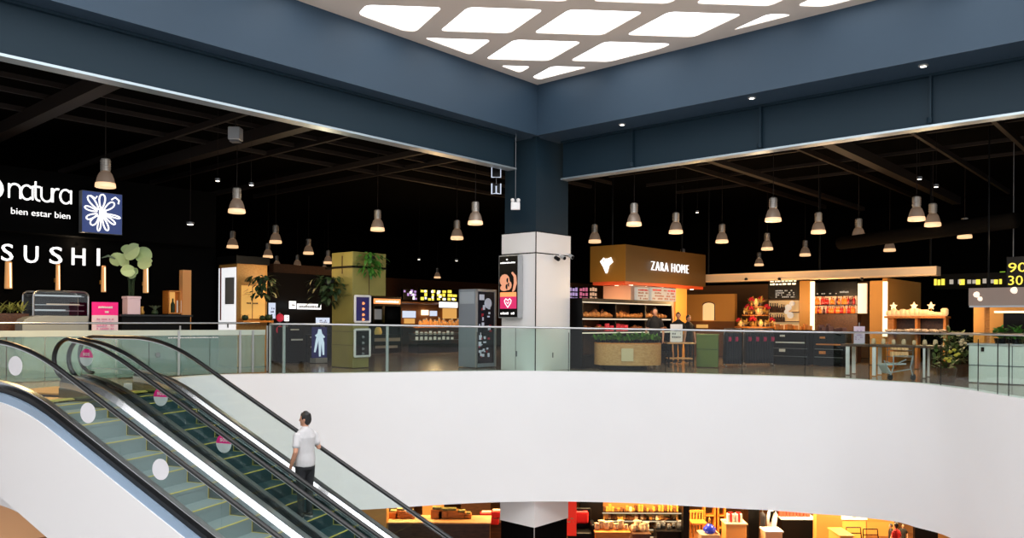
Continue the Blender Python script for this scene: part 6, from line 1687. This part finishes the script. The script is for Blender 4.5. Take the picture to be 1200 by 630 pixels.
bm = B(); scribble(bm, a-V*.38-U*.03, -V, -U, .5, .24, 2, .9, .03, 4); obj('lilac_letters', bm, L['purple'], n2)
bm = B(); tube(bm, [A-V*.1+Z3*.4, A-V*.1+Z3*(6.2-A.z)], .012, 5); obj('wire', bm, M['grey'], n2)

# ================================================================== lower store
ZL = -6.1
def lo(px, py, D): return at(px, py, D)
bm = B(); para(bm, uv(-14, 16, ZL), U*10, V*.3, Z3*2.8); struct('wall_lower_hall', bm, mat('warm_beige_wall', S(226, 200, 182), .6))
bm = B(); para(bm, uv(-4, 16, ZL), U*30, V*.3, Z3*2.8); struct('wall_lower_back_left', bm, M['w2'])
bm = B(); para(bm, uv(14, -34, ZL), V*52, U*.3, Z3*2.8); struct('wall_lower_back_right', bm, mat('amber_brown_wall', S(120, 80, 40), .6))
bm = B(); box(bm, (4, 30, ZL+.03), (40, 18, .05)); struct('floor_store', bm, mat('walnut_floor', S(120, 76, 44), .4, noise=(3, .3, 0)))
def lbox(name, px0, px1, py0, D, dep, m, label, cat, zb=ZL, parts=None, bev=.01):
    """furniture block: top edge seen at py0 between px0 and px1, standing on the lower floor"""
    a, b = lo(px0, py0, D), lo(px1, py0, D); th = thing(name, label, cat, Vector(((a.x+b.x)/2, D+dep/2, zb)))
    bm = B(); box(bm, ((a.x+b.x)/2, D+dep/2, (a.z+zb)/2-.02), (b.x-a.x, dep, a.z-zb-.04)); obj('body', bm, M[m] if isinstance(m, str) else m, th, bevel=bev)
    bm = B(); box(bm, ((a.x+b.x)/2, D+dep/2, a.z-.02), (b.x-a.x+.06, dep+.06, .04)); obj('top', bm, M[parts] if parts else (M[m] if isinstance(m, str) else m), th)
    return th, a, b
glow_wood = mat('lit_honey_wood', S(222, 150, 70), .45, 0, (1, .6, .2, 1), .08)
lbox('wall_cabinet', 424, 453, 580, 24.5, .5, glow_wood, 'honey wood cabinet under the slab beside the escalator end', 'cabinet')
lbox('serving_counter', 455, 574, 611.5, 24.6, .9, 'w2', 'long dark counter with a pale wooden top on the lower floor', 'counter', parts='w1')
f = None; rnd = random.Random(77)
for i, (px, py, s) in enumerate(((462, 606, .3), (470, 603, .35), (480, 605, .3), (512, 601, .38), (520, 603, .35), (530, 600, .35), (541, 602, .3), (548, 604, .25))):
    c = lo(px, 611.5, 25.2); 
    if f is None:
        f = thing('wooden_crate', 'amber goods crate standing on the long dark lower counter', 'crate', c, 'crates on the lower counter')
        bm = B(); box(bm, c+Z3*.17, (.3, .3, .34)); obj('box', bm, mat('amber_crate', S(190, 112, 30), .5), f, bevel=.02)
        bm = B(); box(bm, c+Z3*.36, (.22, .22, .06)); obj('contents', bm, M['olive'], f)
    else: dup(f, c, scale=(s/.3, 1, s/.3))
for px, py, lab in ((570, 600, 'red tray box at the back of the lower counter end'), (577, 606, 'red tray box at the front of the lower counter end'), (583, 598, 'red tray box nearest the lower column')):
    c = lo(px, py+8, 26); th = thing('red_tray', lab, 'tray', c)
    bm = B(); box(bm, c+Z3*.12, (.42, .3, .2)); obj('tray', bm, M['red'], th, bevel=.02)
    bm = B(); box(bm, c+Z3*.235, (.3, .22, .05)); obj('contents', bm, M['cream'], th)
lbox('tray_stand', 562, 589, 612, 26, .8, 'w2', 'dark stand carrying red trays next to the lower column', 'stand')
# behind: hanging dark boards
for x0, x1, m, lab in ((455, 485, 'w2', 'dark wall board behind the lower counter, near the escalator'), (495, 520, glow_wood, 'amber lit wall board behind the lower counter'), (540, 575, 'w2', 'dark wall board behind the red trays')):
    a, b = lo(x0, 585, 29), lo(x1, 585, 29); bm = B(); box(bm, ((a.x+b.x)/2, 29.1, ZL+1.25), (b.x-a.x, .2, 2.4)); solo('wall_board', bm, M[m] if isinstance(m, str) else m, lab, 'panel')
# right of the column
a = lo(660, 586, 24.6); b = lo(675.5, 620, 24.6); th = thing('red_poster_stand', 'bright red lit poster stand beside the lower column', 'poster', Vector(((a.x+b.x)/2, 24.6, ZL)))
bm = B(); box(bm, ((a.x+b.x)/2, 24.65, (a.z+b.z)/2-.1), (b.x-a.x, .08, a.z-b.z+.2)); obj('panel', bm, mat('red_lit_poster', S(225, 40, 25), .5, 0, S(235, 45, 25), .55), th)
bm = B(); box(bm, ((a.x+b.x)/2, 24.7, (ZL+b.z)/2-.1), (.12, .08, b.z-ZL-.2)); obj('stand', bm, M['black'], th)
bm = B(); scribble(bm, Vector((a.x+.08, 24.6, b.z+.2)), Vector((1, 0, 0)), Vector((0, -1, 0)), .25, .2, 2, .9, .01, 3); obj('print', bm, M['cream'], th)
lbox('dark_pillar_unit', 680, 706, 584, 26, .5, 'black', 'tall black unit beside the red poster', 'cabinet')
# armchair
c = lo(682, 622, 24.9); th = thing('armchair', 'dark armchair with a red cushion in the lower store', 'armchair', Vector((c.x, c.y, ZL))); z = c.z
for nm, ctr, sz in (('seat_block', (0, .35, .22), (.7, .7, .44)), ('backrest', (0, .68, .6), (.7, .16, .95)), ('armrest', (-.36, .35, .45), (.14, .7, .5)), ('armrest', (.36, .35, .45), (.14, .7, .5))):
    bm = B(); box(bm, Vector((c.x, c.y, ZL+.35))+Vector(ctr), sz); obj(nm, bm, M['black'], th, bevel=.04)
bm = B(); box(bm, Vector((c.x, c.y+.55, ZL+1.15)), (.5, .14, .4)); obj('red_cushion', bm, M['red'], th, bevel=.05)
bm = B(); 
for dx in (-.3, .3):
    for dy in (.05, .62): tube(bm, [Vector((c.x+dx, c.y+dy, ZL+.05)), Vector((c.x+dx, c.y+dy, ZL+.37))], .03, 6)
obj('legs_frame', bm, M['w2'], th)
# wall shelf
a, b = lo(706, 606, 27), lo(800, 606, 27); ws = thing('wall_shelf', 'wide lit shelving of small goods in the lower store', 'shelf', Vector(((a.x+b.x)/2, 27.3, ZL)))
cxm = (a.x+b.x)/2; wdt = b.x-a.x
bm = B(); box(bm, (cxm, 27.6, ZL+1.3), (wdt, .06, 2.5)); obj('back_panel', bm, mat('amber_shelf_back', S(170, 104, 40), .6, 0, (1, .55, .15, 1), .1), ws)
levs = [lo(706, y, 27).z for y in (601, 610.5, 620.5, 629)]
for z in levs:
    bm = B(); box(bm, (cxm, 27.35, z-.02), (wdt, .5, .05)); sf = obj('shelf_board', bm, M['black'], ws)
    bm = B(); box(bm, (cxm, 27.095, z-.015), (wdt, .012, .035)); obj('edge_light', bm, mat('edge_soft', (0, 0, 0, 1), .5, 0, (1, .8, .5, 1), .75), sf)
for s in (-1, 1):
    bm = B(); box(bm, (cxm+s*wdt/2, 27.35, ZL+1.3), (.06, .52, 2.5)); obj('side_panel', bm, M['black'], ws)
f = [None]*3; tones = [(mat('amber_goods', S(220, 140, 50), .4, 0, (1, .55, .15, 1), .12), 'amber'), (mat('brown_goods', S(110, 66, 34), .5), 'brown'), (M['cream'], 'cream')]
for z in levs[:3]:
    for i in range(26):
        kx = rnd.choice((0, 0, 1, 1, 2)); cpos = Vector((cxm-wdt*.47+wdt*.94*i/25.5, 27.25+rnd.uniform(0, .15), z+.005))
        if f[kx] is None:
            bm = B(); box(bm, cpos+Z3*.08, (.09, .12, .16)); f[kx] = solo('packet', bm, tones[kx][0], tones[kx][1]+' packet on the wide lit lower shelving', 'packet', tones[kx][1]+' packets on the lower shelving', bevel=.01)
        else: dup(f[kx], cpos, scale=(rnd.uniform(.6, 1.2), 1, rnd.uniform(.5, 1.5)))
# tables with goods in front
for x0, x1, py, D, m, lab, n in ((698, 738, 623, 24.6, 'w3', 'honey wood table set with cups in the lower store', 7), (742, 762, 625, 25, 'w2', 'small dark table of goods in the lower store', 4), (770, 802, 622, 26, 'black', 'black table of dark goods before the shelving', 5)):
    th, a, b = lbox('goods_table', x0, x1, py, D, .7, m, lab, 'table')
    g = None
    for i in range(n):
        c = Vector((a.x+(b.x-a.x)*(i+.5)/n, D+.3+.12*(i % 2), a.z))
        if g is None: bm = B(); lathe(bm, c, [(.05, 0), (.08, .02), (.08, .14), (.06, .16), (.09, .2)], 10); g = solo('pot', bm, M['cream'] if m != 'black' else M['grey'], 'small pot on the '+lab, 'pot', 'pots on '+lab[:24], smooth=True)
        else: dup(g, c, scale=rnd.uniform(.8, 1.6))
lbox('dark_post', 801, 808, 584, 25.6, .3, 'black', 'slim black post in the lower store', 'post')
# slatted chair stack
a, b = lo(812, 602, 26), lo(826, 602, 26); th = thing('slatted_chair', 'honey wood slat-backed chair in the lower store', 'chair', Vector(((a.x+b.x)/2, 26.2, ZL)))
for i in range(5): bm = B(); x = a.x+(b.x-a.x)*i/4; tube(bm, [Vector((x, 26.3, ZL+.5)), Vector((x+.02, 26.4, a.z))], .03, 6); obj('back_slat', bm, M['w3'], th)
bm = B(); box(bm, ((a.x+b.x)/2, 26.1, ZL+.85), (b.x-a.x+.1, .5, .06)); obj('seat', bm, M['w3'], th)
bm = B(); box(bm, ((a.x+b.x)/2, 26.4, a.z), (b.x-a.x+.08, .06, .08)); obj('top_rail', bm, M['w3'], th)
for dx in (0, 1):
    for y in (25.9, 26.32): bm = B(); x = a.x+(b.x-a.x)*dx; tube(bm, [Vector((x, y, ZL+.05)), Vector((x, y, ZL+.85))], .03, 6); obj('leg', bm, M['w3'], th)
th, a, b = lbox('plinth', 822, 843, 626, 25.2, .5, 'cream', 'cream plinth under the cobalt vase', 'plinth')
c = Vector(((a.x+b.x)/2+.02, 25.4, a.z)); th = thing('cobalt_vase', 'cobalt blue vase with a gold stopper on the cream plinth', 'vase', c)
bm = B(); lathe(bm, c, [(.12, 0), (.2, .06), (.2, .16), (.1, .26), (.06, .3)], 16); obj('vase_body', bm, mat('cobalt_lit', S(40, 60, 200), .25, 0, S(40, 60, 200), .12), th, smooth=True)
bm = B(); lathe(bm, c+Z3*.3, [(.05, 0), (.03, .06), (.04, .1), (.01, .2)], 10); obj('stopper', bm, M['brass'], th, smooth=True)
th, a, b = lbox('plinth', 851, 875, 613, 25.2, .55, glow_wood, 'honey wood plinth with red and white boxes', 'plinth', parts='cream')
for i, (dx, lab) in enumerate(((.3, 'red and white gift box nearer the cobalt vase, on the wooden plinth'), (.7, 'red and white gift box farther from the cobalt vase, on the wooden plinth'))):
    c = Vector((a.x+(b.x-a.x)*dx, 25.45, a.z)); th = thing('gift_box', lab, 'box', c)
    bm = B(); box(bm, c+Z3*.13, (.2, .2, .26)); obj('box', bm, M['white'], th, bevel=.01)
    bm = B(); box(bm, c+Z3*.13, (.06, .21, .27)); box(bm, c+Z3*.28, (.14, .06, .05)); obj('red_ribbon', bm, M['red'], th)
for x0, x1, D, lab in ((826, 838, 27.5, 'open honey wood bookcase behind the cobalt vase'), (842, 850, 27.5, 'narrow honey wood ladder shelf behind the wooden plinth')):
    a, b = lo(x0, 588, D), lo(x1, 588, D); th = thing('open_bookcase', lab, 'shelf', Vector(((a.x+b.x)/2, D, ZL)))
    for x in (a.x, b.x): bm = B(); box(bm, (x, D+.15, ZL+1.25), (.05, .3, 2.4)); obj('side', bm, M['w3'], th)
    for q in range(6): bm = B(); box(bm, ((a.x+b.x)/2, D+.15, ZL+.3+q*.42), (b.x-a.x, .3, .04)); obj('shelf_board', bm, M['w3'], th)
# dark clothes racks & mannequin torso
lbox('wardrobe', 877, 890, 592, 26, .5, 'black', 'black wardrobe next to the wooden plinth', 'wardrobe')
for px, D, lab in ((894, 25.6, 'dark coat on a stand beside the black wardrobe'),):
    c = lo(px, 600, D); g = garment(Vector((c.x, c.y, c.z)), lab, None, navy_cloth); bm = B(); tube(bm, [Vector((c.x, c.y+.03, ZL+.05)), Vector((c.x, c.y+.03, c.z+.12))], .02, 6); lathe(bm, Vector((c.x, c.y+.03, ZL+.05)), [(.2, 0), (.2, .03)], 14); solo('coat_stand', bm, M['grey'], 'slim grey stand holding the dark coat', 'stand')
c = lo(904.5, 600, 25.8); th = thing('mannequin', 'white dress form with a dark scarf on a stand in the lower store', 'mannequin', Vector((c.x, c.y, ZL)))
bm = B(); limb(bm, [Vector((c.x, c.y, c.z-.75)), Vector((c.x, c.y, c.z-.5)), Vector((c.x, c.y, c.z-.2)), Vector((c.x, c.y, c.z)), Vector((c.x, c.y, c.z+.12))], [(.17, .12), (.14, .1), (.18, .12), (.15, .09), (.055, .055)], 14); obj('torso', bm, M['white'], th, smooth=True)
bm = B(); limb(bm, [Vector((c.x-.08, c.y-.12, c.z-.25)), Vector((c.x-.03, c.y-.11, c.z+.04)), Vector((c.x+.05, c.y-.1, c.z+.05))], [.04, .05, .04], 8); obj('scarf', bm, M['black'], th)
bm = B(); tube(bm, [Vector((c.x, c.y, ZL+.05)), Vector((c.x, c.y, c.z-.7))], .025, 8); lathe(bm, Vector((c.x, c.y, ZL+.05)), [(.18, 0), (.18, .03)], 14); obj('stand', bm, M['grey'], th)
th, a, b = lbox('plinth', 897, 917, 622, 24.8, .5, 'cream', 'cream topped plinth before the dress form', 'plinth', parts='white')
th, a, b = lbox('wall_unit', 916, 956, 607, 26.5, .6, 'black', 'black wall unit with a bright white top and red goods', 'cabinet', parts='white')
g = None
for i in range(9):
    c = Vector((a.x+(b.x-a.x)*(.06+.1*i), 26.8, a.z))
    if g is None: bm = B(); box(bm, c+Z3*.13, (.12, .14, .26)); g = solo('red_box', bm, mat('brick_red_goods', S(190, 70, 50), .5), 'brick red box on top of the black wall unit', 'box', 'boxes on the black wall unit', bevel=.01)
    else: dup(g, c, scale=(rnd.uniform(.6, 1), 1, rnd.uniform(.5, 1.3)))
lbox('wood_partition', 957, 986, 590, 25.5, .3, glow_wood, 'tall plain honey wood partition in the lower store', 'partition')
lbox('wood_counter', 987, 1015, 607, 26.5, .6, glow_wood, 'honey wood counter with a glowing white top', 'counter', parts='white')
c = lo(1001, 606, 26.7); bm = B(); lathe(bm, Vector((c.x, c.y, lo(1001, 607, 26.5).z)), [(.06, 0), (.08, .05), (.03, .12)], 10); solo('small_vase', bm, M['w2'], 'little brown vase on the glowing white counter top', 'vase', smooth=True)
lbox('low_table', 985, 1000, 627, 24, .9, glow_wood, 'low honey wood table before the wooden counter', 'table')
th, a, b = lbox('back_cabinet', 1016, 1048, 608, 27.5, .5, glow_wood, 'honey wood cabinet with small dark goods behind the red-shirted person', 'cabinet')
g = None
for i in range(6):
    c = Vector((a.x+(b.x-a.x)*(.1+.16*i), 27.7, a.z))
    if g is None: bm = B(); lathe(bm, c, [(.07, 0), (.09, .06), (.05, .16)], 10); g = solo('dark_pot', bm, M['shoe'], 'dark pot on the cabinet behind the red-shirted person', 'pot', 'dark pots on the cabinet', smooth=True)
    else: dup(g, c, scale=rnd.uniform(.8, 1.4))
# chairs with dark backs
for px, py, lab in ((1004, 620, 'black metal framed chair at the low table, nearest the counter'), (1024, 622, 'black metal framed chair between the low table and the person')):
    c = lo(px, py, 24.6); th = thing('dining_chair', lab, 'chair', Vector((c.x, c.y, ZL)))
    bm = B(); pts = [Vector((c.x-.24, c.y+.2, c.z-.35)), Vector((c.x-.22, c.y+.24, c.z)), Vector((c.x+.22, c.y+.24, c.z)), Vector((c.x+.24, c.y+.2, c.z-.35))]; tube(bm, pts, .022, 6); tube(bm, [(p+q)/2 for p, q in ((pts[0], pts[1]), (pts[2], pts[3]))], .018, 6); obj('backrest', bm, M['black'], th)
    bm = B(); box(bm, (c.x, c.y, c.z-.37), (.5, .46, .05)); obj('seat', bm, M['black'], th, bevel=.015)
    for dx in (-.22, .22):
        for dy in (-.2, .2): bm = B(); tube(bm, [Vector((c.x+dx, c.y+dy, ZL+.05)), Vector((c.x+dx, c.y+dy, c.z-.38))], .02, 6); obj('leg', bm, M['black'], th)
P = lo(1050, 612.5, 24.2); hh = min(1.75, P.z-ZL-.05)
P = Vector((P.x, P.y, ZL+.055))
person('person in a bright red t-shirt seen from above in the lower store', P, 0.5, lo(1050, 612.5, 24.2).z-ZL-.055, (M['red'], M['trousers'], M['shoe']), fine=.012)
for px, D, lab, rr in ((1044, 25.4, 'person in black behind the red-shirted person, on the chair side', 1.2), (1058, 25.6, 'person in black behind the red-shirted person, beside the dark board', 2.8)):
    P = lo(px, 613.5, D); h_ = P.z-ZL-.055; person(lab, Vector((P.x, P.y, ZL+.055)), rr, h_, (mat('black_top', S(22, 22, 24), .8), M['trousers'], M['shoe']), fine=.014)
a, b = lo(1073, 617, 25), lo(1100, 617, 25); bm = B(); box(bm, ((a.x+b.x)/2, 25.1, (a.z+ZL)/2), (b.x-a.x, .12, a.z-ZL)); solo('dark_board', bm, M['black'], 'dark standing board at the far end of the lower store', 'board')

# ================================================================== light
for i, (x, y, z, p, c) in enumerate((
    (-11, 20, 3.2, 60, (1, .75, .5)), (-6.2, 22.2, 2.5, 45, (1, .62, .28)), (-5, 21.0, 3.6, 60, (1, .8, .5)), (-3.2, 33, 2.3, 160, (1, .6, .26)), (-2, 31.5, 2.0, 40, (1, .6, .3)),
    (3.0, 25.2, 1.75, 60, (1, .55, .24)), (4.3, 23.2, 2.4, 65, (1, .7, .42)), (3.9, 22.6, 3.4, 10, (1, .6, .25)), (6.2, 26.5, 2.0, 120, (1, .58, .22)), (8.4, 26.5, 2.0, 110, (1, .6, .28)), (10.4, 26.3, 2.1, 110, (1, .62, .3)), (12, 23, 2.5, 80, (1, .66, .34)),
    (11.6, 21.5, 1.9, 70, (1, .66, .36)), (7.0, 22.5, 3.2, 45, (1, .72, .46)), (9.5, 21.5, 3.3, 45, (1, .72, .46)), (11.5, 18.6, 3.3, 40, (1, .75, .5)))):
    point('shop_lamp.%02d' % i, (x, y, z), p, c, .2)
for i, (x, y, p) in enumerate(((-13, 22, 130), (-9, 27, 110), (-3.5, 25.8, 130), (-.5, 26, 90), (2.8, 25.6, 170), (5.6, 26, 200), (8.4, 25.2, 200), (11, 25.4, 190), (13, 24.5, 130))):  # the leftmost pair is added, unseen, to brighten the lower hall
    area('lower_warm_light.%02d' % i, (x, y, ZB-.05), 1.2, p*1.7, (1, .66, .32), (x, y+.4, ZL))
area('added_landing_glow', (-9.6, 16.2, 3.6), .8, 150, (1, .62, .26), (-9.8, 15.6, 0))  # added warm light, no lamp known here; turns the landing floor golden
# open daylight from the rest of the skylit hall
area('skylight_daylight', (1, 6, 7.3), 12, 1350, (.96, .98, 1), (1, 9, -4), 8)
